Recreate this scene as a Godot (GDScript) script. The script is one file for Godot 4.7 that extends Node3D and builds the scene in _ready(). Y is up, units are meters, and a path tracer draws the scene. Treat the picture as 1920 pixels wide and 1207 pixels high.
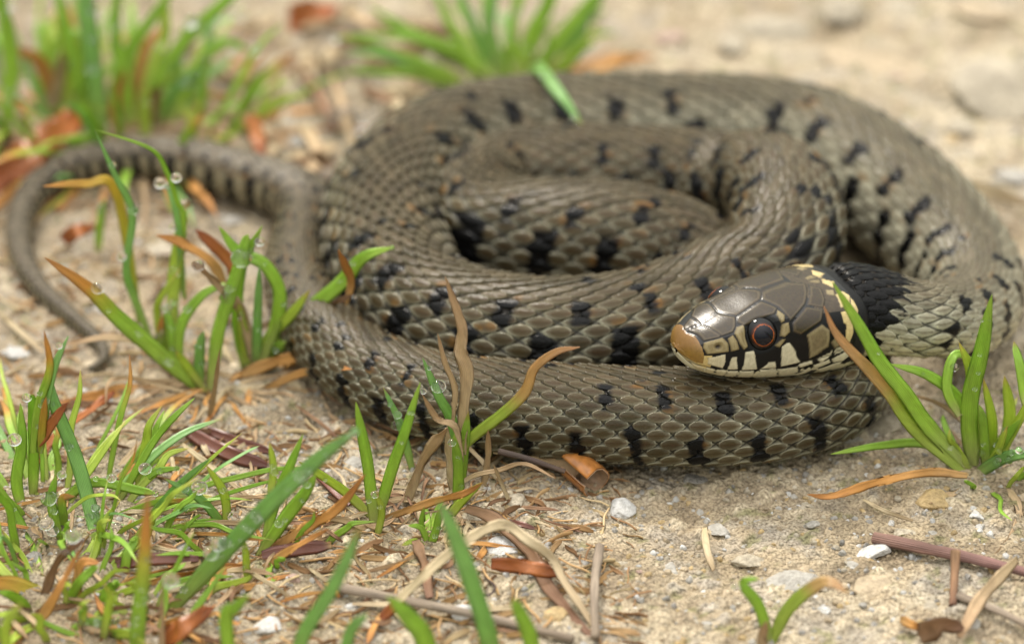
extends Node3D
# A young grass snake lies coiled on damp sandy ground among dewy grass. All tables are in millimetres; MM turns them into metres.

const MM := 0.001
const UPV := Vector3(0, 1, 0)
var rng := RandomNumberGenerator.new()
var bumps := FastNoiseLite.new()
var grit_noise := FastNoiseLite.new()
var lumps := FastNoiseLite.new()
var patch_noise := FastNoiseLite.new()
var wobble := FastNoiseLite.new()
var cells := FastNoiseLite.new()
var fragments := FastNoiseLite.new()
var fragment_kind := FastNoiseLite.new()
var M := {}
var taken := {}


func _ready() -> void:
	rng.seed = 20240
	set_camera_and_light()
	set_noises()
	set_materials()
	build_ground()
	build_snake()
	build_tufts()
	build_debris()
	build_stones()
	build_drops()


func set_camera_and_light() -> void:
	var cam := Camera3D.new()
	cam.name = "camera"
	var look := CameraAttributesPhysical.new()
	look.frustum_focal_length = 131.23
	look.frustum_focus_distance = 0.5181
	look.exposure_aperture = 11.5
	look.frustum_near = 0.01
	look.frustum_far = 60.0
	add_child(cam)
	cam.attributes = look
	cam.position = Vector3(0.00, 285.00, 476.31) * MM
	cam.rotation_degrees = Vector3(-30, 0, 0)
	cam.current = true
	var sun := DirectionalLight3D.new()
	sun.name = "veiled_sun"
	sun.light_energy = 0.5
	sun.light_angular_distance = 10.0
	sun.light_color = Color(1.0, 0.97, 0.92)
	sun.shadow_enabled = true
	add_child(sun)
	sun.basis = Basis.looking_at(Vector3(0.32, -0.75, 0.56))
	var sky_look := ProceduralSkyMaterial.new()
	sky_look.sky_top_color = Color(0.99, 0.98, 0.97)
	sky_look.sky_horizon_color = Color(0.33, 0.345, 0.31)
	sky_look.sky_curve = 1.3
	sky_look.ground_bottom_color = Color(0.32, 0.29, 0.23)
	sky_look.ground_horizon_color = Color(0.36, 0.34, 0.30)
	sky_look.sky_energy_multiplier = 1.35
	sky_look.sun_angle_max = 1.0
	var env := Environment.new()
	env.background_mode = Environment.BG_SKY
	env.sky = Sky.new()
	env.sky.sky_material = sky_look
	env.tonemap_mode = Environment.TONE_MAPPER_LINEAR
	env.tonemap_exposure = 2.15
	env.sdfgi_enabled = true
	env.ssao_enabled = true
	env.ssil_enabled = true
	var around := WorldEnvironment.new()
	around.name = "overcast_daylight"
	around.environment = env
	add_child(around)


func set_noises() -> void:
	for pair in [[bumps, 0.035, 1], [grit_noise, 0.33, 2], [lumps, 0.012, 3], [patch_noise, 0.02, 4], [wobble, 0.9, 5]]:
		pair[0].noise_type = FastNoiseLite.TYPE_SIMPLEX_SMOOTH
		pair[0].frequency = pair[1]
		pair[0].seed = pair[2]
		pair[0].fractal_octaves = 3

	for pair in [[fragments, FastNoiseLite.RETURN_DISTANCE], [fragment_kind, FastNoiseLite.RETURN_CELL_VALUE]]:
		pair[0].noise_type = FastNoiseLite.TYPE_CELLULAR
		pair[0].frequency = 0.16
		pair[0].seed = 21
		pair[0].fractal_type = FastNoiseLite.FRACTAL_NONE
		pair[0].cellular_distance_function = FastNoiseLite.DISTANCE_HYBRID
		pair[0].cellular_jitter = 1.2
		pair[0].cellular_return_type = pair[1]
		pair[0].domain_warp_enabled = true
		pair[0].domain_warp_amplitude = 2.5
		pair[0].domain_warp_frequency = 0.2
	cells.noise_type = FastNoiseLite.TYPE_CELLULAR
	cells.frequency = 0.3
	cells.seed = 8
	cells.fractal_octaves = 2
	cells.cellular_return_type = FastNoiseLite.RETURN_DISTANCE


# ---------------------------------------------------------------- materials

func noise_picture(frequency: float, octaves: int, start: int, side := 512, kind := FastNoiseLite.TYPE_SIMPLEX_SMOOTH) -> Image:
	var n := FastNoiseLite.new()
	n.noise_type = kind
	n.frequency = frequency
	n.fractal_octaves = octaves
	n.seed = start
	return n.get_seamless_image(side, side)


func toned(im: Image, stops: Array) -> ImageTexture:
	# stops: [value, colour, value, colour ...], colours given as linear reflectances
	var w := im.get_width()
	var table: Array[Color] = []
	for i in 256:
		var v := i / 255.0
		var c: Color = stops[1]
		for k in range(0, stops.size() - 2, 2):
			if v >= stops[k]:
				c = (stops[k + 1] as Color).lerp(stops[k + 3], clampf((v - stops[k]) / maxf(stops[k + 2] - stops[k], 0.001), 0, 1))
		table.append(c.linear_to_srgb())
	var made := Image.create_empty(w, w, false, Image.FORMAT_RGB8)
	var bytes := im.get_data()
	var step := bytes.size() / (w * w)
	for y in w:
		for x in w:
			made.set_pixel(x, y, table[bytes[(y * w + x) * step]])
	return ImageTexture.create_from_image(made)


func set_materials() -> void:
	var fine := ImageTexture.create_from_image(noise_picture(0.05, 4, 11))
	var coarse := noise_picture(0.02, 5, 12)
	var relief := noise_picture(0.06, 4, 13)
	relief.bump_map_to_normal_map(6.0)
	var relief_map := ImageTexture.create_from_image(relief)
	# sand: grain tones near white, multiplied by the vertex colours of the ground
	var sand := StandardMaterial3D.new()
	sand.resource_name = "damp_sand"
	sand.vertex_color_use_as_albedo = true
	sand.albedo_texture = toned(noise_picture(0.16, 3, 14), [0.0, Color(0.16, 0.14, 0.115), 0.36, Color(0.56, 0.53, 0.49), 0.52, Color(0.86, 0.85, 0.83), 0.8, Color(1, 1, 1)])
	sand.uv1_triplanar = true
	sand.uv1_world_triplanar = true
	sand.uv1_scale = Vector3.ONE * 19.0
	sand.roughness = 0.78
	sand.normal_enabled = true
	sand.normal_texture = relief_map
	sand.normal_scale = 2.2
	sand.detail_enabled = true
	sand.detail_blend_mode = BaseMaterial3D.BLEND_MODE_MUL
	sand.detail_albedo = toned(coarse, [0.0, Color(0.62, 0.58, 0.52), 0.5, Color(0.95, 0.94, 0.92), 1.0, Color(1, 1, 1)])
	sand.detail_uv_layer = BaseMaterial3D.DETAIL_UV_2
	sand.uv2_triplanar = true
	sand.uv2_world_triplanar = true
	sand.uv2_scale = Vector3.ONE * 7.3
	M.sand = sand
	var skin := StandardMaterial3D.new()
	skin.resource_name = "scaly_skin"
	skin.vertex_color_use_as_albedo = true
	skin.albedo_texture = toned(noise_picture(0.1, 3, 15), [0.0, Color(0.6, 0.58, 0.55), 0.5, Color(0.9, 0.9, 0.9), 1.0, Color(1, 1, 1)])
	skin.uv1_triplanar = true
	skin.uv1_scale = Vector3.ONE * 90.0
	skin.roughness = 0.18
	skin.metallic_specular = 0.25
	skin.normal_enabled = true
	skin.normal_texture = relief_map
	skin.normal_scale = 0.42
	M.skin = skin
	var shield := skin.duplicate()
	shield.resource_name = "head_shields"
	shield.roughness = 0.25
	shield.normal_scale = 0.08
	shield.metallic_specular = 0.44
	M.shield = shield
	var lips: StandardMaterial3D = shield.duplicate()
	lips.resource_name = "lip_scales"
	lips.metallic_specular = 0.27
	lips.roughness = 0.3
	M.lips = lips
	var eye := StandardMaterial3D.new()
	eye.resource_name = "eye"
	eye.vertex_color_use_as_albedo = true
	eye.roughness = 0.03
	eye.metallic_specular = 0.38
	M.eye = eye
	# blades: lengthwise veins from a striped texture
	var veins := Image.create_empty(64, 128, false, Image.FORMAT_RGB8)
	var vein_height := Image.create_empty(64, 128, false, Image.FORMAT_RGB8)
	for y in 128:
		for x in 64:
			var s := 0.5 + 0.5 * cos(x / 64.0 * TAU * 9.0)
			var n := 0.5 + 0.5 * wobble.get_noise_2d(x * 0.35, y * 0.05)
			var v := clampf(0.84 + 0.08 * s + 0.1 * n, 0, 1)
			veins.set_pixel(x, y, Color(v, v, v * 0.98))
			var h := clampf(0.3 + 0.5 * s + 0.2 * n, 0, 1)
			vein_height.set_pixel(x, y, Color(h, h, h))
	vein_height.bump_map_to_normal_map(2.5)
	var vein_tone := ImageTexture.create_from_image(veins)
	var vein_relief := ImageTexture.create_from_image(vein_height)
	for kind in [["blade", 0.33, 0.8], ["dry", 0.7, 0.3], ["gloss", 0.28, 0.25]]:
		var b := StandardMaterial3D.new()
		b.resource_name = kind[0] + "_leaf"
		b.vertex_color_use_as_albedo = true
		b.albedo_texture = vein_tone
		b.normal_enabled = true
		b.normal_texture = vein_relief
		b.normal_scale = 0.85
		b.roughness = kind[1]
		b.metallic_specular = 0.5
		b.backlight_enabled = true
		b.backlight = Color(kind[2], kind[2], kind[2]).linear_to_srgb()
		M[kind[0]] = b
	var wood := StandardMaterial3D.new()
	wood.resource_name = "weathered_wood"
	wood.vertex_color_use_as_albedo = true
	wood.albedo_texture = vein_tone
	wood.normal_enabled = true
	wood.normal_texture = vein_relief
	wood.normal_scale = 1.5
	wood.roughness = 0.8
	M.wood = wood
	var stone := StandardMaterial3D.new()
	stone.resource_name = "stone"
	stone.vertex_color_use_as_albedo = true
	stone.albedo_texture = toned(noise_picture(0.03, 5, 17), [0.0, Color(0.5, 0.48, 0.46), 0.45, Color(0.86, 0.85, 0.83), 0.7, Color(1, 1, 1)])
	stone.uv1_triplanar = true
	stone.uv1_world_triplanar = true
	stone.uv1_scale = Vector3.ONE * 60.0
	stone.roughness = 0.62
	stone.normal_enabled = true
	stone.normal_texture = relief_map
	stone.normal_scale = 1.2
	M.stone = stone
	var water := StandardMaterial3D.new()
	water.resource_name = "water"
	water.albedo_color = Color(1, 1, 1, 0.0)
	water.roughness = 0.0
	water.refraction_enabled = true
	water.refraction_scale = 0.033
	M.water = water


# ---------------------------------------------------------------- helpers

func numbered(called: String) -> String:
	taken[called] = taken.get(called, -1) + 1
	return called if taken[called] == 0 else "%s_%03d" % [called, taken[called]]


func tag(o: Node, label: String, category := "", group := "", kind := "") -> Node:
	if label:
		o.set_meta("label", label)
	if category:
		o.set_meta("category", category)
	if group:
		o.set_meta("group", group)
	if kind:
		o.set_meta("kind", kind)
	return o


func obj(called: String, mesh: Mesh, material: Material, parent: Node = null) -> MeshInstance3D:
	var o := MeshInstance3D.new()
	o.name = called if parent else numbered(called)
	o.mesh = mesh
	o.material_override = material
	(parent if parent else self).add_child(o, true)
	return o


func thing(called: String, label: String, category: String, at: Vector3, group := "") -> Node3D:
	var o := Node3D.new()
	o.name = numbered(called)
	add_child(o)
	o.position = at
	tag(o, label, category, group)
	return o


func smooth_mesh(v: PackedVector3Array, index: PackedInt32Array, colors: PackedColorArray, uv := PackedVector2Array(), closed := true) -> ArrayMesh:
	# area-weighted normals; faces are turned to run clockwise seen from outside
	if closed:
		var middle := Vector3.ZERO
		for p in v:
			middle += p
		middle /= v.size()
		var volume := 0.0
		for i in range(0, index.size(), 3):
			volume += (v[index[i]] - middle).dot((v[index[i + 1]] - middle).cross(v[index[i + 2]] - middle)) * 1.0e9
		if volume > 0.0:
			for i in range(0, index.size(), 3):
				var k := index[i + 1]
				index[i + 1] = index[i + 2]
				index[i + 2] = k
	var n := PackedVector3Array()
	n.resize(v.size())
	for i in range(0, index.size(), 3):
		var a := index[i]
		var b := index[i + 1]
		var c := index[i + 2]
		var f := (v[c] - v[a]).cross(v[b] - v[a]) * 1.0e6
		n[a] += f
		n[b] += f
		n[c] += f
	for i in n.size():
		n[i] = n[i].normalized()
	var arrays := []
	arrays.resize(Mesh.ARRAY_MAX)
	arrays[Mesh.ARRAY_VERTEX] = v
	arrays[Mesh.ARRAY_NORMAL] = n
	arrays[Mesh.ARRAY_COLOR] = colors
	if uv.size():
		arrays[Mesh.ARRAY_TEX_UV] = uv
	arrays[Mesh.ARRAY_INDEX] = index
	var m := ArrayMesh.new()
	m.add_surface_from_arrays(Mesh.PRIMITIVE_TRIANGLES, arrays)
	return m


func spline(points: Array, n: int) -> PackedVector3Array:
	# Catmull-Rom through the points, n + 1 samples
	var out := PackedVector3Array()
	var last := points.size() - 1
	for i in n + 1:
		var f := float(i) / n * last
		var k := mini(int(f), last - 1)
		var p1: Vector3 = points[k]
		var p2: Vector3 = points[k + 1]
		var p0: Vector3 = points[k - 1] if k > 0 else p1 * 2.0 - p2
		var p3: Vector3 = points[k + 2] if k + 2 <= last else p2 * 2.0 - p1
		out.append(p1.cubic_interpolate(p2, p0, p3, f - k))
	return out


func hash1(a: float, b: float) -> float:
	var x := sin(a * 127.1 + b * 311.7) * 43758.5453
	return x - floorf(x)


func ground_height(x: float, z: float) -> float:
	return lumps.get_noise_2d(x, z) * 1.5 + bumps.get_noise_2d(x, z) * 0.9 - 0.2


# ---------------------------------------------------------------- ground

func build_ground() -> void:
	var xs := PackedFloat32Array()
	var zs := PackedFloat32Array()
	for far in [-6000.0, -2500.0, -1000.0, -500.0, -260.0, -190.0, -150.0]:
		xs.append(far)
	var x := -128.0
	while x <= 128.0:
		xs.append(x)
		x += 0.72
	for far in [150.0, 190.0, 260.0, 500.0, 1000.0, 2500.0, 6000.0]:
		xs.append(far)
	for far in [-6000.0, -2500.0, -1200.0, -700.0, -500.0, -420.0, -360.0, -185.0]:
		zs.append(far)
	var z := -300.0
	while z <= 112.0:
		zs.append(z)
		z += 0.72 if z > -80 else 1.5
	for far in [125.0, 150.0, 200.0, 300.0, 600.0, 1500.0, 6000.0]:
		zs.append(far)
	var v := PackedVector3Array()
	var colors := PackedColorArray()
	var index := PackedInt32Array()
	var nx := xs.size()
	v.resize(nx * zs.size())
	colors.resize(nx * zs.size())
	var pale := Color(0.58, 0.50, 0.365)
	var tan := Color(0.445, 0.36, 0.24)
	var dim := Color(0.25, 0.19, 0.12)
	var grey := Color(0.43, 0.39, 0.335)
	for j in zs.size():
		for i in nx:
			var px := xs[i]
			var pz := zs[j]
			var h := ground_height(px, pz)
			var g := grit_noise.get_noise_2d(px, pz)
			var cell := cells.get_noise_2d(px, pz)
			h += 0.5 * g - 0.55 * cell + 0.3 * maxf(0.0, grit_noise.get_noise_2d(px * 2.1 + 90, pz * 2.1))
			v[j * nx + i] = Vector3(px, h, pz) * MM
			var p := patch_noise.get_noise_2d(px, pz)
			var q := patch_noise.get_noise_2d(px * 3.1 + 400, pz * 3.1)
			var c := tan.lerp(pale, clampf(0.45 + 1.1 * p + 0.5 * g, 0, 1)).lerp(grey, clampf(q * 1.4 - 0.1, 0, 0.7))
			c = c.lerp(dim, clampf(-q * 1.5 - 0.12, 0, 0.6))
			var leafy := clampf((-px - 20.0) / 50.0, 0, 1) * 0.45   # the grassy left side is darker, humous soil
			c = c.lerp(Color(0.2, 0.145, 0.085), leafy * clampf(0.6 + p, 0, 1))
			# bedded gravel: flat-topped fragments pressed into the sand
			var frag := fragments.get_noise_2d(px, pz)
			if frag < -0.62 and absf(px) < 140:
				var which := fragment_kind.get_noise_2d(px, pz)
				if which > -0.1:
					var rise := clampf((-0.62 - frag) * 9.0, 0, 1)
					v[j * nx + i].y += (0.35 + 0.5 * which) * rise * MM
					c = c.lerp(pale * 1.15 if which > 0.55 else grey if which > 0.25 else Color(0.45, 0.36, 0.24), 0.75 * rise)
			var moss := patch_noise.get_noise_2d(px * 9.0 + 70, pz * 9.0)
			if moss > 0.36:
				c = c.lerp(Color(0.17, 0.18, 0.04), minf((moss - 0.36) * 5.0, 0.6))
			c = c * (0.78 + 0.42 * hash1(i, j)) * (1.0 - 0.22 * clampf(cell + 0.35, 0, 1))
			c.a = 1.0
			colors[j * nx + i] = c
	for j in zs.size() - 1:
		for i in nx - 1:
			var a := j * nx + i
			index.append_array([a, a + 1, a + nx, a + 1, a + nx + 1, a + nx])
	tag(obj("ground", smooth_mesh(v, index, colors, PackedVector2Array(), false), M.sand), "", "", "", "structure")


# ---------------------------------------------------------------- snake

const ROWS := 28
const HALF_WRAP := 2.36     # the scale rows reach this far round from the spine, in radians

var ring_at := PackedVector3Array()
var ring_up := PackedVector3Array()
var ring_side := PackedVector3Array()
var ring_r := PackedFloat32Array()
var ring_s := PackedFloat32Array()


func lay_rings(knots: Array) -> void:
	var p := PackedVector3Array()
	var r := PackedFloat32Array()
	for i in knots.size() - 1:
		for k in 14:
			var t := k / 14.0
			var a: Vector4 = knots[maxi(i - 1, 0)]
			var b: Vector4 = knots[i]
			var c: Vector4 = knots[i + 1]
			var d: Vector4 = knots[mini(i + 2, knots.size() - 1)]
			var q := 0.5 * (2.0 * b + (c - a) * t + (2.0 * a - 5.0 * b + 4.0 * c - d) * t * t + (3.0 * b - a - 3.0 * c + d) * t * t * t)
			p.append(Vector3(q.x, q.y, q.z))
			r.append(q.w)
	# step along it: four rings to a column, half a scale per column
	var i := 0
	var at := 0.0
	var s := 0.0
	while i < p.size() - 1:
		var seg := p[i].distance_to(p[i + 1])
		if at > seg:
			at -= seg
			i += 1
			continue
		var f := at / maxf(seg, 0.0001)
		var rr := lerpf(r[i], r[i + 1], f)
		ring_at.append(p[i].lerp(p[i + 1], f))
		ring_r.append(rr)
		ring_s.append(s)
		var step := maxf(rr, 0.5) * 0.25 / 4.0
		at += step
		s += step
	for k in ring_at.size():
		var t := (ring_at[mini(k + 5, ring_at.size() - 1)] - ring_at[maxi(k - 5, 0)]).normalized()
		var u := (UPV - t * t.y).normalized()
		ring_up.append(u)
		ring_side.append(t.cross(u))


func row_angle(row: float) -> float:
	# the rows along the spine are narrower than those low on the flanks
	var x := (row - ROWS / 2.0) / (ROWS / 2.0)
	return HALF_WRAP * (0.62 * x + 0.38 * x * absf(x))


func skin_point(q: int, row: float, lift: float) -> Vector3:
	return skin_at(q, row_angle(row), lift)


func skin_at(q: int, th: float, lift: float) -> Vector3:
	q = clampi(q, 0, ring_at.size() - 1)
	var r := ring_r[q]
	var out := ring_up[q] * cos(th) * 0.95 + ring_side[q] * sin(th) * 1.04
	if cos(th) < -0.45:
		out += ring_up[q] * (-0.45 - cos(th)) * 0.35
	return ring_at[q] + out * (r + lift * r)


func blackness(column: float, row: float, s: float) -> float:
	# above 0 the skin is black: bars low on the flanks, spots in two rows above them
	var th := row_angle(row)
	var side := signf(th)
	var a := absf(th)
	if s < 14.5:
		return 0.6 - maxf(0.0, s - 6.0 - 2.2 * (1.8 - a) + 1.5 * wobble.get_noise_2d(row * 0.9, column * 0.7) + 1.6 * wobble.get_noise_1d(row * 0.6)) * 0.8 if a < 1.8 else -1.0
	var phase := column / 4.05 + (0.31 if side > 0 else 0.0) + 0.08 * sin(column * 0.21)
	var n := 0.22 * wobble.get_noise_2d(column * 0.55, row * 0.55 + side * 31.0)
	# flank bars
	var f := phase + (a - 1.4) * 0.16
	var bar := floorf(f)
	var d := absf(f - bar - 0.5)
	var h := hash1(bar, side + 3.0)
	var thin := clampf((s - 380.0) / 40.0, 0, 1) * clampf((585.0 - s) / 20.0, 0, 1)
	var reach := minf(a - (1.02 - 0.2 * h + thin * (0.05 + 0.5 * h)), 2.25 - a) * 1.2
	var b := minf(((0.165 if s > 185.0 else 0.135) - 0.05 * thin + (0.05 if s > 585.0 else 0.0) + 0.04 * h - d) * 3.2, reach)
	# spots on the upper flank
	f = phase + 0.5 + (a - 0.6) * 0.1
	bar = floorf(f)
	d = absf(f - bar - 0.5)
	h = hash1(bar, side + 9.0)
	if h > 0.12:
		b = maxf(b, minf(((0.10 if s > 185.0 else 0.13) + 0.06 * h - d) * 3.0, (0.26 - absf(a - 0.62 - 0.12 * (h - 0.5))) * 1.3))
	# small flecks near the spine
	f = phase * 0.98 + 0.2
	bar = floorf(f)
	d = absf(f - bar - 0.5)
	h = hash1(bar, side + 17.0)
	if h > 0.72:
		b = maxf(b, minf((0.11 - d) * 2.6, (0.13 - absf(a - 0.2)) * 1.5))
	return b + n * 0.45


func skin_color(column: float, row: float, s: float, center_b: float, tone: float, ring: int, keel: bool, ahead: float) -> Color:
	# ring: 0 the skin between scales, 1 the edge of the scale, 2 its pale rim, 3 and 4 inner, 5 centre
	if ring == 0:
		return Color(0.010, 0.009, 0.008).lerp(Color(0.032, 0.025, 0.016), clampf(1.3 - absf(row_angle(row)) * 1.4, 0, 1))
	var own := blackness(column, row, s)
	var b := 0.72 * own + 0.28 * center_b
	var a := absf(row_angle(row))
	var inner := Color(0.050, 0.040, 0.022).lerp(Color(0.084, 0.063, 0.035), tone)
	var rim := Color(0.27, 0.245, 0.17).lerp(Color(0.46, 0.45, 0.335), clampf((a - 0.35) / 0.6, 0, 1)) * (0.8 + 0.35 * tone)
	rim.a = 1.0
	# low flanks paler and more yellow, the neck cream below
	var low := clampf((a - 1.5) / 0.7, 0, 1)
	inner = inner.lerp(Color(0.14, 0.122, 0.068), low * 0.7)
	# the front half of the body has pale greenish flanks, the tail a grey back
	if s < 185.0:
		inner = inner.lerp(Color(0.29, 0.275, 0.20), clampf((a - 0.15) / 0.9, 0.25, 1) * 0.85 * clampf((185.0 - s) / 60.0, 0, 1))
	elif s > 585.0:
		var k := clampf((s - 585.0) / 15.0, 0, 1)
		inner = inner.lerp(Color(0.165, 0.14, 0.105), k * clampf((1.0 - a) * 3.0, 0, 1)).lerp(Color(0.29, 0.245, 0.15), k * clampf((a - 0.9) * 3.0, 0, 0.8))
		rim = rim.lerp(inner, k * 0.7)
	if s < 70.0:
		inner = inner.lerp(Color(0.50, 0.45, 0.29), clampf((a - 1.35) / 0.5, 0, 1) * clampf((70.0 - s) / 30.0, 0, 1))
	var c: Color
	if ring == 1:
		c = inner.lerp(rim, 0.1 + 0.45 * ahead)
	elif ring == 2:
		c = inner.lerp(rim, 0.38 + 0.62 * ahead)
	elif ring == 3:
		c = inner.lerp(rim, 0.05 + 0.22 * ahead)
	else:
		c = inner
	var shade := 0.80 + 0.38 * (tone * 7.3 - floorf(tone * 7.3))
	c = Color(c.r * shade, c.g * shade, c.b * shade)
	if keel and ring > 1:
		c = c.lerp(Color(0.05, 0.03, 0.013), 0.6)
	if own > -0.16 and b > -0.3 and ring > 1:
		c = c.lerp(Color(0.225, 0.098, 0.012), clampf((own + 0.14) * 6.0, 0, 0.7) * clampf(tone * 2.4 - 1.6, 0.0, 1.0) * (0.4 if ring == 2 else 0.85))
	if b > -0.015:
		c = c.lerp(Color(0.0065, 0.0065, 0.0075), clampf(b * 14.0 + 0.2, 0, 1))
	return c


func add_scales(v: PackedVector3Array, colors: PackedColorArray, index: PackedInt32Array) -> void:
	var columns := (ring_at.size() - 2) / 4
	var width := 4 * (ROWS + 4)
	var shared := PackedInt32Array()
	shared.resize((4 * columns + 12) * width)
	shared.fill(-1)
	var radii := [1.0, 0.95, 0.84, 0.45]
	for k in range(1, columns):
		for r in ROWS + 1:
			if (k + r) % 2:
				continue
			var q0 := 4 * k
			var cb := blackness(k, r, ring_s[q0]) + 0.5 * (hash1(k, r) - 0.5)
			var tone := hash1(r * 1.7, k * 0.9)
			var s := ring_s[q0]
			# on the outside of a bend the scales keep their length and the skin shows between them
			var span := skin_point(q0 + 3, r, 0.0).distance_to(skin_point(q0 - 3, r, 0.0)) / (6.0 * maxf(ring_r[q0], 0.5) * 0.0625)
			var shrink := clampf(pow(1.0 / maxf(span, 0.1), 1.05), 0.36, 1.0)
			var first := v.size()
			var outline := PackedInt32Array()
			# 16 points of the cell's border, shared with the cells around it
			for e in 16:
				var i := e % 4
				var du := 0
				var dv := 0
				match e / 4:
					0:
						du = 4 - i
						dv = i
					1:
						du = -i
						dv = 4 - i
					2:
						du = -(4 - i)
						dv = -i
					3:
						du = i
						dv = -(4 - i)
				var key := (q0 + du + 4) * width + 4 * r + dv + 8
				if shared[key] < 0:
					shared[key] = v.size()
					v.append(skin_point(q0 + du, r + dv / 4.0, -0.012) * MM)
					colors.append(skin_color(k, r, s, cb, tone, 0, false, 0.0))
				outline.append(shared[key])
			var before := outline
			for ring in 4:
				var these := PackedInt32Array()
				for e in 16:
					var i := e % 4
					var c: float = [4 - i, -i, -(4 - i), i][e / 4] / 4.0
					var t: float = [i, 4 - i, -i, -(4 - i)][e / 4] / 4.0
					# a long oval whose hind edge lies over the front of the scales behind
					var size := pow(pow(absf(c), 2.5) + pow(absf(t) / 0.66, 2.5), -0.4) * (0.945 + 0.055 * c)
					var f: float = size * radii[ring]
					var u := c * f * shrink
					var w := t * f
					var q := q0 + roundi(4.0 * u)
					var rest := 4.0 * u - roundf(4.0 * u)
					var p := skin_point(q, r + w, scale_lift(u, w, ring) * (0.25 + 0.75 * shrink) * (0.55 if s < 16.0 else 1.0))
					p += (ring_at[clampi(q + 1, 0, ring_at.size() - 1)] - ring_at[clampi(q, 0, ring_at.size() - 1)]) * rest
					these.append(v.size())
					v.append(p * MM)
					colors.append(skin_color(k + u, r + w, s, cb, tone, ring + 1, e % 8 == 0, clampf(0.35 - 0.9 * c, 0.0, 1.0)))
				for e in 16:
					var g := (e + 1) % 16
					index.append_array([before[e], these[e], these[g], before[e], these[g], before[g]])
				before = these
			var mid := v.size()
			v.append(skin_point(q0, r, scale_lift(0, 0, 4)) * MM)
			colors.append(skin_color(k, r, s, cb, tone, 5, true, 0.0))
			for e in 16:
				index.append_array([before[e], mid, before[(e + 1) % 16]])


func scale_lift(u: float, w: float, ring: int) -> float:
	var dome: float = [0.010, 0.031, 0.037, 0.039, 0.040][ring]
	var keel := 0.009 * maxf(0.0, 1.0 - absf(w) * 7.0) * (1.0 if ring > 0 else 0.0)
	return dome + keel + 0.030 * u


func add_belly(v: PackedVector3Array, colors: PackedColorArray, index: PackedInt32Array) -> void:
	# broad scutes under the body, each overlapping the next
	var columns := (ring_at.size() - 2) / 4
	var before := -1
	for k in columns * 2:
		var q := k * 2
		for i in 11:
			var th := lerpf(HALF_WRAP * 1.02, TAU - HALF_WRAP * 1.02, i / 10.0)
			v.append(skin_at(q, th, -0.03 if k % 2 else 0.0) * MM)
			var dark := hash1(floorf(k / 2.0), floorf(i / 3.0)) < 0.4
			colors.append(Color(0.02, 0.02, 0.022) if dark else Color(0.5, 0.47, 0.34))
		if before >= 0:
			for i in 10:
				var a := before + i
				var b := before + 11 + i
				index.append_array([a, a + 1, b, a + 1, b + 1, b])
		before = v.size() - 11


# head: t runs from the snout (0) to the nape (1), th round from the crown (0) to the chin (PI), left side positive
const HEAD_REAR := Vector3(51.925, 18.700, 11.742)
const HEAD_FORWARD := Vector3(-0.86849, 0.07232, 0.49040)
const HEAD_UP := Vector3(0.08010, 0.99677, -0.00515)
const HEAD_LEFT := Vector3(0.48919, -0.03481, 0.87148)
const HEAD_LENGTH := 31.803
const HEAD_WIDTH := [0, 0.4, 0.03, 3, 0.08, 4.5, 0.16, 5.7, 0.28, 6.9, 0.4, 7.7, 0.55, 8.6, 0.7, 9.3, 0.82, 9.2, 0.91, 8.2, 1, 5]
const HEAD_TOP := [0, 0.3, 0.03, 2, 0.08, 3.2, 0.16, 4.4, 0.28, 5.7, 0.4, 6.9, 0.55, 7.4, 0.7, 7.3, 0.84, 6.9, 0.91, 6.5, 1, 4.4]
const HEAD_BOTTOM := [0, 0.4, 0.03, 2, 0.08, 3, 0.16, 4, 0.28, 4.9, 0.4, 5.6, 0.55, 6.1, 0.7, 6.4, 0.84, 6.5, 0.91, 6.2, 1, 4.4]
var plates := []


func along(keys: Array, t: float) -> float:
	var n := keys.size() / 2
	var i := 0
	while i < n - 2 and keys[2 * i + 2] <= t:
		i += 1
	var h: float = keys[2 * i + 2] - keys[2 * i]
	var s: float = (t - keys[2 * i]) / h
	var m0 := slope(keys, i)
	var m1 := slope(keys, i + 1)
	return (2 * s * s * s - 3 * s * s + 1) * keys[2 * i + 1] + (s * s * s - 2 * s * s + s) * h * m0 + (3 * s * s - 2 * s * s * s) * keys[2 * i + 3] + (s * s * s - s * s) * h * m1


func slope(keys: Array, i: int) -> float:
	var n := keys.size() / 2
	if i == 0:
		return (keys[3] - keys[1]) / (keys[2] - keys[0])
	if i == n - 1:
		return (keys[2 * i + 1] - keys[2 * i - 1]) / (keys[2 * i] - keys[2 * i - 2])
	var a: float = keys[2 * i] - keys[2 * i - 2]
	var b: float = keys[2 * i + 2] - keys[2 * i]
	return (a * a * keys[2 * i + 3] + (b * b - a * a) * keys[2 * i + 1] - b * b * keys[2 * i - 1]) / (a * b * (a + b))


func head_point(t: float, th: float) -> Vector3:
	var c := cos(th)
	var s := sin(th)
	var n := 2.7 if c >= 0 else 2.4
	var tall := along(HEAD_TOP, t) if c >= 0 else along(HEAD_BOTTOM, t)
	return HEAD_REAR + HEAD_FORWARD * HEAD_LENGTH * (1.0 - t) + HEAD_UP * tall * signf(c) * pow(absf(c), 2.0 / n) + HEAD_LEFT * along(HEAD_WIDTH, t) * signf(s) * pow(absf(s), 2.0 / n)


func plate(side: int, code: String, at: Array) -> void:
	var p := PackedVector2Array()
	var box := Rect2()
	for i in range(0, at.size(), 2):
		var q := Vector2(at[i] * 0.001 * HEAD_LENGTH, at[i + 1])
		p.append(q)
		box = Rect2(q, Vector2.ZERO) if i == 0 else box.expand(q)
	plates.append([side, code, p, box])


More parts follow.
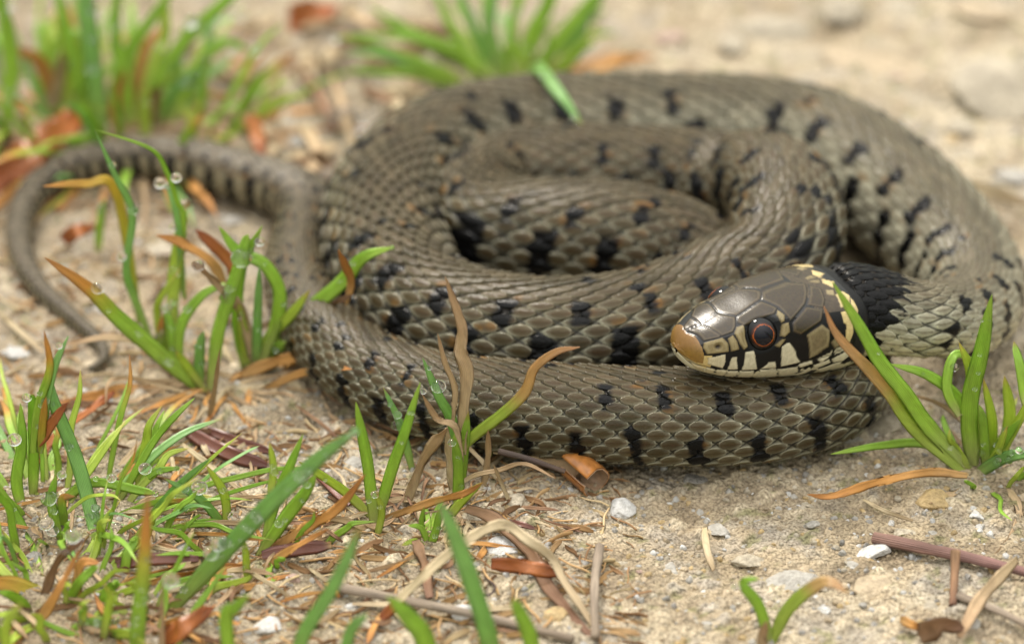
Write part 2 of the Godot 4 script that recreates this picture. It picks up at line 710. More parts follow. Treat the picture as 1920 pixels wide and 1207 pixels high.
func add_head(v: PackedVector3Array, colors: PackedColorArray, index: PackedInt32Array, glossy: PackedByteArray) -> void:
	plate(0, "b", [50, -3, 114, 2, 156, 38, 145, 43, 78, 38, 73, 15, 61, 2])
	plate(0, "b", [64, -17, 109, -20, 114, 2, 52, -4, 48, -10])
	plate(0, "b", [116, 2, 210, 0, 256, 16, 230, 32, 209, 40, 154, 41])
	plate(0, "b", [114, -21, 201, -51, 222, -20, 210, 0, 116, 2])
	plate(0, "b", [228, -22, 365, -14, 442, 0, 403, 8, 262, 15, 213, 0])
	plate(0, "b", [231, -50, 304, -49, 397, -45, 370, -16, 229, -23])
	plate(0, "b", [441, 0, 591, -2, 677, 2, 586, 29, 479, 49, 465, 39, 452, 26, 406, 8])
	plate(0, "b", [400, -45, 532, -42, 644, -26, 598, -3, 447, -1, 373, -16])
	plate(1, "b", [261, 17, 400, 10, 447, 27, 419, 34, 364, 34, 311, 35, 265, 35, 245, 26])
	plate(1, "o", [25, -31, 40, -7, 62, 14, 62, 43, 68, 84, 68, 97, 40, 95, 14, 88, 3, 17])
	plate(1, "b", [681, 4, 726, 10, 698, 27, 664, 38, 590, 31])
	plate(1, "b", [485, 52, 581, 33, 660, 40, 630, 55, 518, 69, 479, 64])
	plate(1, "t", [441, 29, 463, 39, 451, 48, 432, 49, 424, 36])
	plate(1, "t", [433, 51, 470, 50, 465, 64, 439, 69, 417, 67])
	plate(1, "t", [231, 33, 269, 33, 267, 45, 263, 72, 239, 76, 222, 65, 210, 43])
	plate(1, "t", [175, 49, 203, 45, 214, 59, 219, 74, 180, 76, 176, 58])
	plate(1, "t", [76, 42, 157, 44, 174, 60, 172, 76, 78, 76, 67, 57])
	plate(1, "c", [83, 84, 156, 79, 160, 90, 153, 104, 84, 96])
	plate(1, "c", [183, 86, 208, 85, 224, 105, 174, 106])
	plate(1, "c", [246, 79, 288, 80, 319, 106, 243, 108])
	plate(1, "c", [365, 94, 400, 94, 414, 107, 332, 106])
	plate(1, "c", [421, 80, 458, 76, 529, 98, 433, 103])
	plate(1, "t", [387, 78, 424, 71, 444, 72, 413, 81])
	plate(1, "g", [545, 70, 630, 59, 667, 68, 661, 86, 569, 94])
	plate(1, "g", [669, 82, 724, 71, 733, 87, 692, 88])
	plate(1, "c", [608, 95, 685, 89, 686, 92, 635, 102])
	plate(1, "c", [693, 89, 743, 87, 763, 90, 701, 93])
	plate(1, "c", [14, 93, 38, 102, 75, 111, 94, 140, 40, 122])
	plate(1, "c", [83, 107, 124, 110, 126, 135, 91, 128])
	plate(1, "c", [129, 111, 174, 109, 193, 144, 145, 139])
	plate(1, "c", [179, 111, 229, 110, 245, 142, 201, 144])
	plate(1, "c", [238, 111, 305, 109, 333, 141, 254, 142])
	plate(1, "c", [333, 107, 415, 108, 463, 139, 346, 141])
	plate(1, "c", [421, 108, 520, 105, 539, 119, 474, 139])
	plate(1, "c", [519, 102, 582, 96, 596, 102, 535, 108])
	plate(1, "c", [474, 139, 547, 124, 590, 110, 604, 115, 583, 138, 501, 139])
	plate(1, "c", [601, 105, 673, 98, 688, 104, 612, 114])
	plate(1, "c", [634, 116, 720, 106, 756, 106, 744, 117, 676, 132])
	plate(1, "c", [688, 98, 763, 91, 793, 98, 755, 105, 704, 105])
	plate(1, "y", [740, -31, 761, -22, 770, -9, 732, -3, 728, -14])
	plate(1, "y", [783, 0, 830, 4, 791, 12, 760, 4])
	plate(1, "y", [771, 22, 823, 18, 845, 27, 807, 40, 756, 41])
	plate(1, "y", [844, 28, 851, 48, 831, 57, 811, 42])
	plate(1, "y", [743, 47, 796, 45, 802, 58, 778, 69, 745, 61])
	plate(1, "y", [757, 65, 797, 63, 794, 76, 774, 88, 745, 85])
	plate(1, "t", [693, -24, 690, -10, 653, -3, 635, -8])
	plate(1, "t", [718, 0, 767, 1, 748, 4, 696, 2])
	plate(1, "t", [740, 13, 783, 15, 763, 24, 725, 20])
	var nt := 230
	var na := 260
	var first := v.size()
	var tints := {"b": Color(0.038, 0.027, 0.014), "t": Color(0.20, 0.155, 0.075), "c": Color(0.54, 0.50, 0.36), "o": Color(0.22, 0.125, 0.03), "k": Color(0.01, 0.01, 0.012), "g": Color(0.17, 0.135, 0.075), "y": Color(0.52, 0.41, 0.19)}
	for i in nt + 1:
		var t := pow(float(i) / nt, 1.4)
		var w := along(HEAD_WIDTH, t)
		var girth := (w + along(HEAD_TOP, t)) * 0.5 * PI / 180.0
		for j in na:
			var th := float(j) / na * TAU - PI
			var deg := rad_to_deg(th)
			var p := head_point(t, th)
			var out := (p - (HEAD_REAR + HEAD_FORWARD * HEAD_LENGTH * (1.0 - t))).normalized()
			if t < 0.04:
				out = (out + HEAD_FORWARD * (0.04 - t) * 25.0).normalized()
			var best := 99.0
			var code := ""
			for pl in plates:
				var d := deg
				if pl[0] == 1:
					d = absf(deg)
				var q := Vector2(t * HEAD_LENGTH, d)
				var near: Rect2 = pl[3]
				if q.x < near.position.x - 0.5 or q.x > near.end.x + 0.5 or q.y < near.position.y - 8.0 or q.y > near.end.y + 8.0:
					continue
				var poly: PackedVector2Array = pl[2]
				var inside := Geometry2D.is_point_in_polygon(q, poly)
				if not inside:
					continue
				var gap := 99.0
				for e in poly.size():
					var a := poly[e]
					var b := poly[(e + 1) % poly.size()]
					var am := Vector2((a.x - q.x), (a.y - q.y) * girth)
					var bm := Vector2((b.x - q.x), (b.y - q.y) * girth)
					var ab := bm - am
					var f := clampf(-am.dot(ab) / maxf(ab.length_squared(), 0.00001), 0, 1)
					gap = minf(gap, (am + ab * f).length())
				best = gap
				code = pl[1]
				break
			if not code and t < 0.045 and absf(deg) < 97.0:
				code = "o"
			var c: Color
			var lift := 0.0
			var grain := wobble.get_noise_3dv(p * 1.3)
			if code:
				c = tints[code]
				c = c * (1.0 + 0.25 * grain)
				lift = 0.08 * (1.0 - exp(-best * 11.0))
				var edge := clampf(best / 0.13, 0, 1)
				if code == "c" or code == "y":
					c = c.lerp(Color(0.45, 0.33, 0.13), clampf(0.55 - t * 2.4, 0, 0.6))
					c = c * (0.55 + 0.45 * edge)
				elif code == "b":
					c = c.lerp(Color(0.10, 0.075, 0.04), clampf(1.0 - absf(best - 0.32) * 6.0, 0, 0.5))
					c = c * (0.25 + 0.75 * edge)
				elif code == "o":
					c = c.lerp(Color(0.16, 0.075, 0.02), clampf(0.5 + deg_side(deg), 0, 0.6))
				else:
					c = c.lerp(Color(0.34, 0.29, 0.16), clampf(1.0 - absf(best - 0.4) * 5.0, 0, 0.35))
					c = c * (0.3 + 0.7 * edge)
			else:
				# between the shields: dark skin above, black bars beside the mouth, cream below
				var a := absf(deg)
				c = Color(0.011, 0.010, 0.010)
				lift = -0.03
				if a > 112.0 + 6.0 * grain:
					c = Color(0.58, 0.54, 0.38) if hash1(floorf(t * 22.0), floorf(a / 9.0)) > 0.3 else Color(0.05, 0.045, 0.04)
				elif t < 0.1 and a > 80.0:
					c = Color(0.5, 0.38, 0.16)
				elif t > 0.80 and a < 75.0:
					c = Color(0.008, 0.008, 0.009)
				elif t > 0.62 and a < 45.0 and t < 0.8:
					c = Color(0.05, 0.036, 0.02) * (1.0 + 0.5 * grain)
			# mouth line
			var lip := absf(absf(deg) - mouth_angle(t)) * girth
			if t < 0.8 and lip < 0.35:
				lift -= 0.14 * (1.0 - lip / 0.35)
				c = c.lerp(Color(0.02, 0.017, 0.012), clampf(1.0 - lip / 0.16, 0, 0.8))
			# nostril
			var nose := Vector2((t - 0.129) * HEAD_LENGTH, (absf(deg) - 61.0) * girth)
			if nose.length() < 0.75:
				lift -= 0.45 * (1.0 - nose.length() / 0.75)
				c = c.lerp(Color(0.025, 0.018, 0.012), clampf(1.5 - nose.length() * 2.6, 0, 1))
			# eye socket
			var eye := Vector2((t - 0.339) * HEAD_LENGTH, (absf(deg) - 57.0) * girth)
			if eye.length() < 3.5:
				lift -= 0.5 * (1.0 - smoothstep(2.2, 3.5, eye.length()))
				c = c.lerp(Color(0.008, 0.008, 0.009), 1.0 - smoothstep(2.5, 2.75, eye.length()))
			c.a = 1.0
			glossy.append(1 if code == "b" or code == "o" or (absf(deg) < 45.0 and t < 0.85) else 0)
			v.append((p + out * lift) * MM)
			colors.append(c)
	for i in nt:
		for j in na:
			var a := first + i * na + j
			var b := first + i * na + (j + 1) % na
			index.append_array([a, b, a + na, b, b + na, a + na])


func deg_side(deg: float) -> float:
	return (40.0 - absf(deg)) / 60.0


func mouth_angle(t: float) -> float:
	return 104.0 + 5.0 * sin(t * 8.0) if t < 0.4 else lerpf(106.0, 86.0, (t - 0.4) / 0.4)


func build_snake() -> void:
	lay_rings([
		Vector4(48.4, 18.9, 13.2, 6.00),
		Vector4(49.9, 18.8, 12.7, 7.60),
		Vector4(52.3, 18.7, 12.1, 7.60),
		Vector4(55.2, 18.4, 11.9, 7.10),
		Vector4(58.9, 17.4, 11.6, 6.60),
		Vector4(62.3, 16.3, 10.8, 6.40),
		Vector4(68.1, 12.5, 4.4, 6.80),
		Vector4(72.8, 9.5, -5.7, 7.20),
		Vector4(73.6, 8, -17.8, 8.40),
		Vector4(70.8, 8.4, -28.7, 9.20),
		Vector4(65.7, 9.2, -39.6, 10.00),
		Vector4(59.2, 9.6, -50.8, 10.40),
		Vector4(51.8, 9.8, -59.7, 10.40),
		Vector4(42.2, 9.8, -64.7, 10.30),
		Vector4(30.4, 9.8, -65.9, 10.20),
		Vector4(17.5, 9.8, -66.1, 10.10),
		Vector4(4.1, 9.8, -65.9, 10.00),
		Vector4(-7.3, 9.8, -62.3, 10.00),
		Vector4(-15.8, 9.8, -53.4, 10.10),
		Vector4(-20.2, 9.8, -40.3, 10.20),
		Vector4(-20.5, 9.8, -26.1, 10.10),
		Vector4(-17.9, 9.8, -12.8, 9.70),
		Vector4(-11.7, 10, -2.6, 9.20),
		Vector4(-2.5, 10.5, 3.3, 9.00),
		Vector4(7.4, 11, 5.8, 9.00),
		Vector4(17.4, 11.2, 4.5, 9.00),
		Vector4(26.6, 11.5, 0, 9.00),
		Vector4(33.9, 12.8, -5, 9.00),
		Vector4(40.4, 15, -8.1, 8.80),
		Vector4(43.8, 17, -16.3, 8.80),
		Vector4(43.9, 17.3, -28.3, 8.80),
		Vector4(40.4, 15.5, -36.5, 8.80),
		Vector4(36.4, 13.2, -39.6, 8.70),
		Vector4(30.2, 12.2, -43.4, 8.60),
		Vector4(19.6, 12, -45.3, 8.60),
		Vector4(8.9, 11.5, -47, 8.60),
		Vector4(0, 10.5, -46.6, 8.50),
		Vector4(-4.9, 10, -39.6, 8.60),
		Vector4(-3.1, 10.5, -30.3, 8.70),
		Vector4(5.2, 11.5, -26.1, 9.00),
		Vector4(16.4, 12, -24.4, 9.10),
		Vector4(25.9, 10.5, -23.6, 8.50),
		Vector4(31.9, 8.5, -20.4, 7.60),
		Vector4(35.9, 7, -15.2, 7.00),
		Vector4(43.8, 7, -5.8, 7.00),
		Vector4(49.5, 7, 2.5, 7.20),
		Vector4(50.6, 7.3, 12.8, 7.50),
		Vector4(45.3, 7.5, 20.5, 7.70),
		Vector4(35.3, 7.5, 24.3, 7.70),
		Vector4(23.3, 7.5, 24.8, 7.70),
		Vector4(11.3, 7.4, 23.6, 7.60),
		Vector4(-0.8, 7.2, 21.2, 7.40),
		Vector4(-11.4, 7, 17.8, 7.00),
		Vector4(-20.5, 6.6, 10.8, 6.60),
		Vector4(-27.5, 6.2, 1.2, 6.20),
		Vector4(-32.8, 5.8, -12.1, 5.70),
		Vector4(-35, 5.4, -26, 5.30),
		Vector4(-34.6, 5.1, -38.4, 5.10),
		Vector4(-34.6, 5, -46.1, 5.00),
		Vector4(-37.6, 4.9, -52.6, 4.90),
		Vector4(-44.8, 4.7, -58.1, 4.60),
		Vector4(-53.5, 4.3, -64, 4.30),
		Vector4(-62.1, 3.9, -67.6, 3.90),
		Vector4(-70.4, 3.5, -67.5, 3.40),
		Vector4(-77.5, 3.1, -64.3, 3.00),
		Vector4(-82.1, 2.7, -57.1, 2.60),
		Vector4(-83.2, 2.3, -46.4, 2.20),
		Vector4(-81.5, 2, -35.7, 1.90),
		Vector4(-77.3, 1.7, -25.5, 1.60),
		Vector4(-71.6, 1.4, -17.2, 1.35),
		Vector4(-66.6, 1.1, -10, 1.10),
		Vector4(-64.8, 0.8, -4.7, 0.75),
		Vector4(-66.9, 0.5, -1, 0.40),
	])
	var snake := thing("snake", "olive brown snake with black bars and a yellow collar, coiled on sandy ground", "snake", Vector3.ZERO)
	var v := PackedVector3Array()
	var colors := PackedColorArray()
	var index := PackedInt32Array()
	add_scales(v, colors, index)
	add_belly(v, colors, index)
	var skin := smooth_mesh(v, index, colors)
	v = PackedVector3Array()
	colors = PackedColorArray()
	index = PackedInt32Array()
	var glossy := PackedByteArray()
	add_head(v, colors, index, glossy)
	# the wet crown shields shine more than the lip scales: two surfaces of the one mesh
	var whole := smooth_mesh(v, index, colors).surface_get_arrays(0)
	for wet in 2:
		var part := PackedInt32Array()
		var all: PackedInt32Array = whole[Mesh.ARRAY_INDEX]
		for i in range(0, all.size(), 3):
			if (glossy[all[i]] + glossy[all[i + 1]] + glossy[all[i + 2]] >= 2) == (wet == 1):
				part.append_array([all[i], all[i + 1], all[i + 2]])
		var arrays := whole.duplicate()
		arrays[Mesh.ARRAY_INDEX] = part
		skin.add_surface_from_arrays(Mesh.PRIMITIVE_TRIANGLES, arrays)
	skin.surface_set_material(0, M.skin)
	skin.surface_set_material(1, M.lips)
	skin.surface_set_material(2, M.shield)
	obj("body", skin, null, snake)
	for side: float in [1.0, -1.0]:
		var th := deg_to_rad(57.0) * side
		var p := head_point(0.339, th)
		var dp := head_point(0.36, th) - head_point(0.32, th)
		var dq := head_point(0.339, th + 0.05) - head_point(0.339, th - 0.05)
		var out := dp.cross(dq).normalized() * side
		if out.dot(p - HEAD_REAR) < 0:
			out = -out
		var normal := out
		out = (HEAD_LEFT * side * 0.84 + HEAD_FORWARD * 0.3 + HEAD_UP * 0.42).normalized()
		obj("eye", eyeball(out, 2.75), M.eye, snake).position = (p - normal * 2.05) * MM


func eyeball(out: Vector3, r: float) -> ArrayMesh:
	var v := PackedVector3Array()
	var colors := PackedColorArray()
	var index := PackedInt32Array()
	var a := out.cross(UPV).normalized()
	var b := a.cross(out)
	for i in 61:
		var g := 0.02 + i / 60.0 * PI * 0.62
		for j in 64:
			var f := j / 64.0 * TAU
			v.append((out * cos(g) + (a * cos(f) + b * sin(f)) * sin(g)) * r * MM)
			var n := 0.05 * wobble.get_noise_2d(f * 6.0, g * 20.0)
			var c := Color(0.006, 0.007, 0.010)
			if g > 0.575 + n and g < 0.63 + n:
				c = Color(0.27, 0.06, 0.008)
			elif g >= 0.635 + n:
				c = Color(0.06, 0.018, 0.008).lerp(Color(0.006, 0.005, 0.005), clampf((g - 0.635) * 8.0, 0, 1))
			colors.append(c)
	for i in 60:
		for j in 64:
			var p := i * 64 + j
			var q := i * 64 + (j + 1) % 64
			index.append_array([p, q, p + 64, q, q + 64, p + 64])
	v.append(out * r * MM)
	colors.append(Color(0.006, 0.007, 0.010))
	for j in 64:
		index.append_array([v.size() - 1, (j + 1) % 64, j])
	return smooth_mesh(v, index, colors)


# ---------------------------------------------------------------- grass and litter

var tones := {
	"green": [0.0, Color(0.528, 0.550, 0.220), 0.2, Color(0.407, 0.616, 0.083), 0.75, Color(0.352, 0.594, 0.077), 1.0, Color(0.440, 0.616, 0.110)],
	"blue": [0.0, Color(0.448, 0.549, 0.168), 0.3, Color(0.280, 0.526, 0.134), 1.0, Color(0.336, 0.594, 0.224)],
	"lime": [0.0, Color(0.562, 0.605, 0.194), 0.4, Color(0.518, 0.670, 0.086), 0.85, Color(0.540, 0.670, 0.108), 1.0, Color(0.691, 0.562, 0.184)],
	"tipped": [0.0, Color(0.418, 0.572, 0.099), 0.5, Color(0.396, 0.605, 0.083), 0.66, Color(0.594, 0.583, 0.099), 0.76, Color(0.720, 0.396, 0.099), 1.0, Color(0.572, 0.297, 0.121)],
	"half": [0.0, Color(0.424, 0.530, 0.106), 0.35, Color(0.424, 0.551, 0.085), 0.47, Color(0.636, 0.445, 0.180), 1.0, Color(0.636, 0.371, 0.212)],
	"yellow": [0.0, Color(0.375, 0.475, 0.062), 0.35, Color(0.625, 0.475, 0.062), 1.0, Color(0.688, 0.338, 0.088)],
	"orange": [0.0, Color(0.504, 0.300, 0.120), 0.5, Color(0.624, 0.300, 0.078), 1.0, Color(0.528, 0.228, 0.072)],
	"dry": [0.0, Color(0.53, 0.40, 0.24), 0.5, Color(0.55, 0.39, 0.235), 1.0, Color(0.43, 0.27, 0.15)],
	"straw": [0.0, Color(0.58, 0.46, 0.28), 0.5, Color(0.62, 0.50, 0.33), 1.0, Color(0.5, 0.37, 0.23)],
	"brown": [0.0, Color(0.26, 0.15, 0.08), 0.6, Color(0.30, 0.165, 0.09), 1.0, Color(0.2, 0.1, 0.06)],
	"maroon": [0.0, Color(0.16, 0.055, 0.04), 0.5, Color(0.22, 0.085, 0.06), 1.0, Color(0.13, 0.04, 0.03)],
	"rust": [0.0, Color(0.36, 0.10, 0.03), 0.5, Color(0.44, 0.145, 0.035), 1.0, Color(0.28, 0.07, 0.025)],
	"bark": [0.0, Color(0.27, 0.21, 0.16), 0.5, Color(0.34, 0.27, 0.21), 1.0, Color(0.25, 0.19, 0.14)],
	"plum": [0.0, Color(0.27, 0.15, 0.12), 0.5, Color(0.24, 0.13, 0.115), 1.0, Color(0.21, 0.11, 0.10)],
	"dark": [0.0, Color(0.09, 0.06, 0.045), 0.5, Color(0.07, 0.045, 0.04), 1.0, Color(0.11, 0.07, 0.05)],
}


func tone_at(stops: Array, t: float) -> Color:
	var c: Color = stops[1]
	for k in range(0, stops.size() - 2, 2):
		if t >= stops[k]:
			c = (stops[k + 1] as Color).lerp(stops[k + 3], clampf((t - stops[k]) / (stops[k + 2] - stops[k]), 0, 1))
	return c


func leaf_mesh(points: Array, width: float, tone: String, fold := 0.22, roll := 0.0, blunt := 0.0) -> ArrayMesh:
	# a grass leaf: a thin folded strip with a rounded underside, narrowing to its tip
	var n := clampi(points.size() * 5, 10, 30)
	var line := spline(points, n)
	var v := PackedVector3Array()
	var uv := PackedVector2Array()
	var colors := PackedColorArray()
	var index := PackedInt32Array()
	var start := rng.randf() * 90.0
	var tip_from := 0.86 + 0.3 * rng.randf()
	var length := 0.0
	for i in n:
		length += line[i].distance_to(line[i + 1])
	var run := 0.0
	var face := Vector3(0, 0.55, 0.83)
	var dried := tone in ["dry", "brown", "straw", "orange", "rust"]
	for i in n + 1:
		var t := float(i) / n
		if i > 0:
			run += line[i].distance_to(line[i - 1])
		var dir := (line[mini(i + 1, n)] - line[maxi(i - 1, 0)]).normalized()
		var side := dir.cross(face)
		side = side.normalized() if side.length() > 0.05 else Vector3.RIGHT
		var turn := roll + (0.5 * wobble.get_noise_2d(start, run * 0.12) * (2.2 if dried else 0.5))
		side = side.rotated(dir, turn)
		var out := side.cross(dir).normalized()
		if out.dot(face) < 0 and absf(turn) < 1.4:
			out = -out
		var w := width * 0.5 * minf(1.0, 0.62 + 2.2 * t) * pow(maxf(0.0, 1.0 - pow(t, 4.5 if blunt == 0.0 else 10.0)), 0.8)
		w *= 1.0 + (0.28 if dried else 0.07) * wobble.get_noise_2d(start + 40.0, run * 0.2)
		w = maxf(w, width * (0.03 if blunt == 0.0 else blunt * 0.5))
		var deep := fold * w * (1.0 + (0.9 if dried else 0.2) * wobble.get_noise_2d(start + 11.0, run * 0.15))
		var c := tone_at(tones[tone], t)
		if not dried and t > tip_from:
			c = c.lerp(Color(0.5, 0.33, 0.12), clampf((t - tip_from) * 9.0, 0, 0.9))
		for k in 8:
			var u: float = [-1.0, -0.5, 0.0, 0.5, 1.0, 0.5, 0.0, -0.5][k]
			var low: float = [0.0, 0.0, 0.0, 0.0, 0.0, 0.07, 0.12, 0.07][k]
			v.append((line[i] + side * u * w - out * (deep * (1.0 - absf(u)) + low * minf(width, 3.0))) * MM)
			uv.append(Vector2(u * 0.5 + 0.5, run / maxf(width, 0.4) * 0.25))
			var stain := wobble.get_noise_2d(start + u * 1.2, run * 0.28)
			var cc := c * (1.0 + 0.22 * stain)
			if k == 0 or k == 4:
				cc = cc * 1.15
			if absf(u) < 0.1 and k < 5:
				cc = cc * 1.12
			if dried and stain > 0.3:
				cc = cc.lerp(Color(0.1, 0.05, 0.025), (stain - 0.3) * 1.4)
			cc.a = 1.0
			colors.append(cc)
	for i in n:
		for k in 8:
			var a := i * 8 + k
			var b := i * 8 + (k + 1) % 8
			index.append_array([a, b, a + 8, b, b + 8, a + 8])
	for k in range(1, 7):
		index.append_array([0, k + 1, k, n * 8, n * 8 + k, n * 8 + k + 1])
	return smooth_mesh(v, index, colors, uv)


func stick_mesh(points: Array, width: float, tone: String, taper := 0.8) -> ArrayMesh:
	# a weathered round stalk: an uneven ten-sided tube with closed ends
	var n := clampi(points.size() * 6, 10, 36)
	var line := spline(points, n)
	var v := PackedVector3Array()
	var uv := PackedVector2Array()
	var colors := PackedColorArray()
	var index := PackedInt32Array()
	var start := rng.randf() * 90.0
	var run := 0.0
	for i in n + 1:
		var t := float(i) / n
		if i > 0:
			run += line[i].distance_to(line[i - 1])
		var dir := (line[mini(i + 1, n)] - line[maxi(i - 1, 0)]).normalized()
		var a := dir.cross(UPV if absf(dir.y) < 0.9 else Vector3.RIGHT).normalized()
		var b := a.cross(dir)
		var r := width * 0.5 * lerpf(1.0, taper, t) * (1.0 + 0.16 * wobble.get_noise_2d(start, run * 0.25))
		var c := tone_at(tones[tone], t)
		for k in 12:
			var f := k / 12.0 * TAU
			var ridge := 1.0 + 0.14 * wobble.get_noise_2d(start + k * 1.9, run * 0.06)
			v.append((line[i] + (a * cos(f) + b * sin(f) * 0.8) * r * ridge) * MM)
			uv.append(Vector2(k / 6.0, run / maxf(width, 0.4) * 0.12))
			var cc := c * (0.95 + 0.6 * wobble.get_noise_2d(start + k * 2.3, run * 0.11))
			cc.a = 1.0
			colors.append(cc)
	for i in n:
		for k in 12:
			var a := i * 12 + k
			var b := i * 12 + (k + 1) % 12
			index.append_array([a, b, a + 12, b, b + 12, a + 12])
	for k in range(1, 11):
		index.append_array([0, k + 1, k, n * 12, n * 12 + k, n * 12 + k + 1])
	return smooth_mesh(v, index, colors, uv)


func mm_points(flat: Array, from := Vector3.ZERO) -> Array:
	var out := []
	for i in range(0, flat.size(), 3):
		out.append(Vector3(flat[i], flat[i + 1], flat[i + 2]) - from)
	return out


func is_dry(tone: String) -> bool:
	return tone in ["dry", "straw", "brown", "orange", "rust", "maroon"]


func tuft(label: String, group: String, base: Vector3, leaves: Array) -> Node3D:
	var o := thing("grass_tuft", label, "grass", base * MM, group)
	for l in leaves:
		var dry := is_dry(l[0])
		var m := leaf_mesh(mm_points(l[2], base), l[1], l[0], 0.3 if dry else 0.2, rng.randf_range(-0.35, 0.35))
		obj("dry_blade" if dry else "blade", m, M.dry if dry else M.blade, o)
	return o


func fill(o: Node3D, n: int, reach: float, shortest: float, longest: float, width: float, mix: Array) -> void:
	# smaller blades, growing out from the middle of a tuft
	for i in n:
		var a := rng.randf() * TAU
		var r := reach * sqrt(rng.randf())
		var tone: String = mix[rng.randi() % mix.size()]
		var dry := is_dry(tone)
		var rise := rng.randf_range(0.03, 0.45) if dry else rng.randf_range(0.3, 1.35)
		var dir := Vector3(cos(a) * cos(rise), sin(rise), sin(a) * cos(rise))
		var long := rng.randf_range(shortest, longest)
		var droop := rng.randf_range(0.1, 0.5) * long
		var points := []
		for k in 5:
			var t := k / 4.0
			var p := Vector3(r * cos(a), -0.8, r * sin(a) * 0.7) + dir * long * t + Vector3(rng.randf_range(-1, 1), 0, rng.randf_range(-1, 1)) * t - Vector3(0, droop * t * t, 0)
			p.y = maxf(p.y, 0.3 if k else -0.8)
			points.append(p)
		var m := leaf_mesh(points, width * rng.randf_range(0.65, 1.2), tone, 0.3 if dry else 0.22, rng.randf_range(-0.6, 0.6))
		obj("dry_blade" if dry else "blade", m, M.dry if dry else M.blade, o)


func loose(called: String, label: String, category: String, make: String, tone: String, width: float, flat: Array, group := "", blunt := 0.0) -> void:
	var points := mm_points(flat)
	var base: Vector3 = points[0]
	var m: ArrayMesh
	if make == "stick":
		m = stick_mesh(mm_points(flat, base), width, tone)
	else:
		m = leaf_mesh(mm_points(flat, base), width, tone, 0.25, rng.randf_range(-0.2, 0.2), blunt)
	var o := obj(called, m, M.wood if make == "stick" else M.gloss if make == "gloss" else M.dry)
	o.position = base * MM
	tag(o, label, category, group)


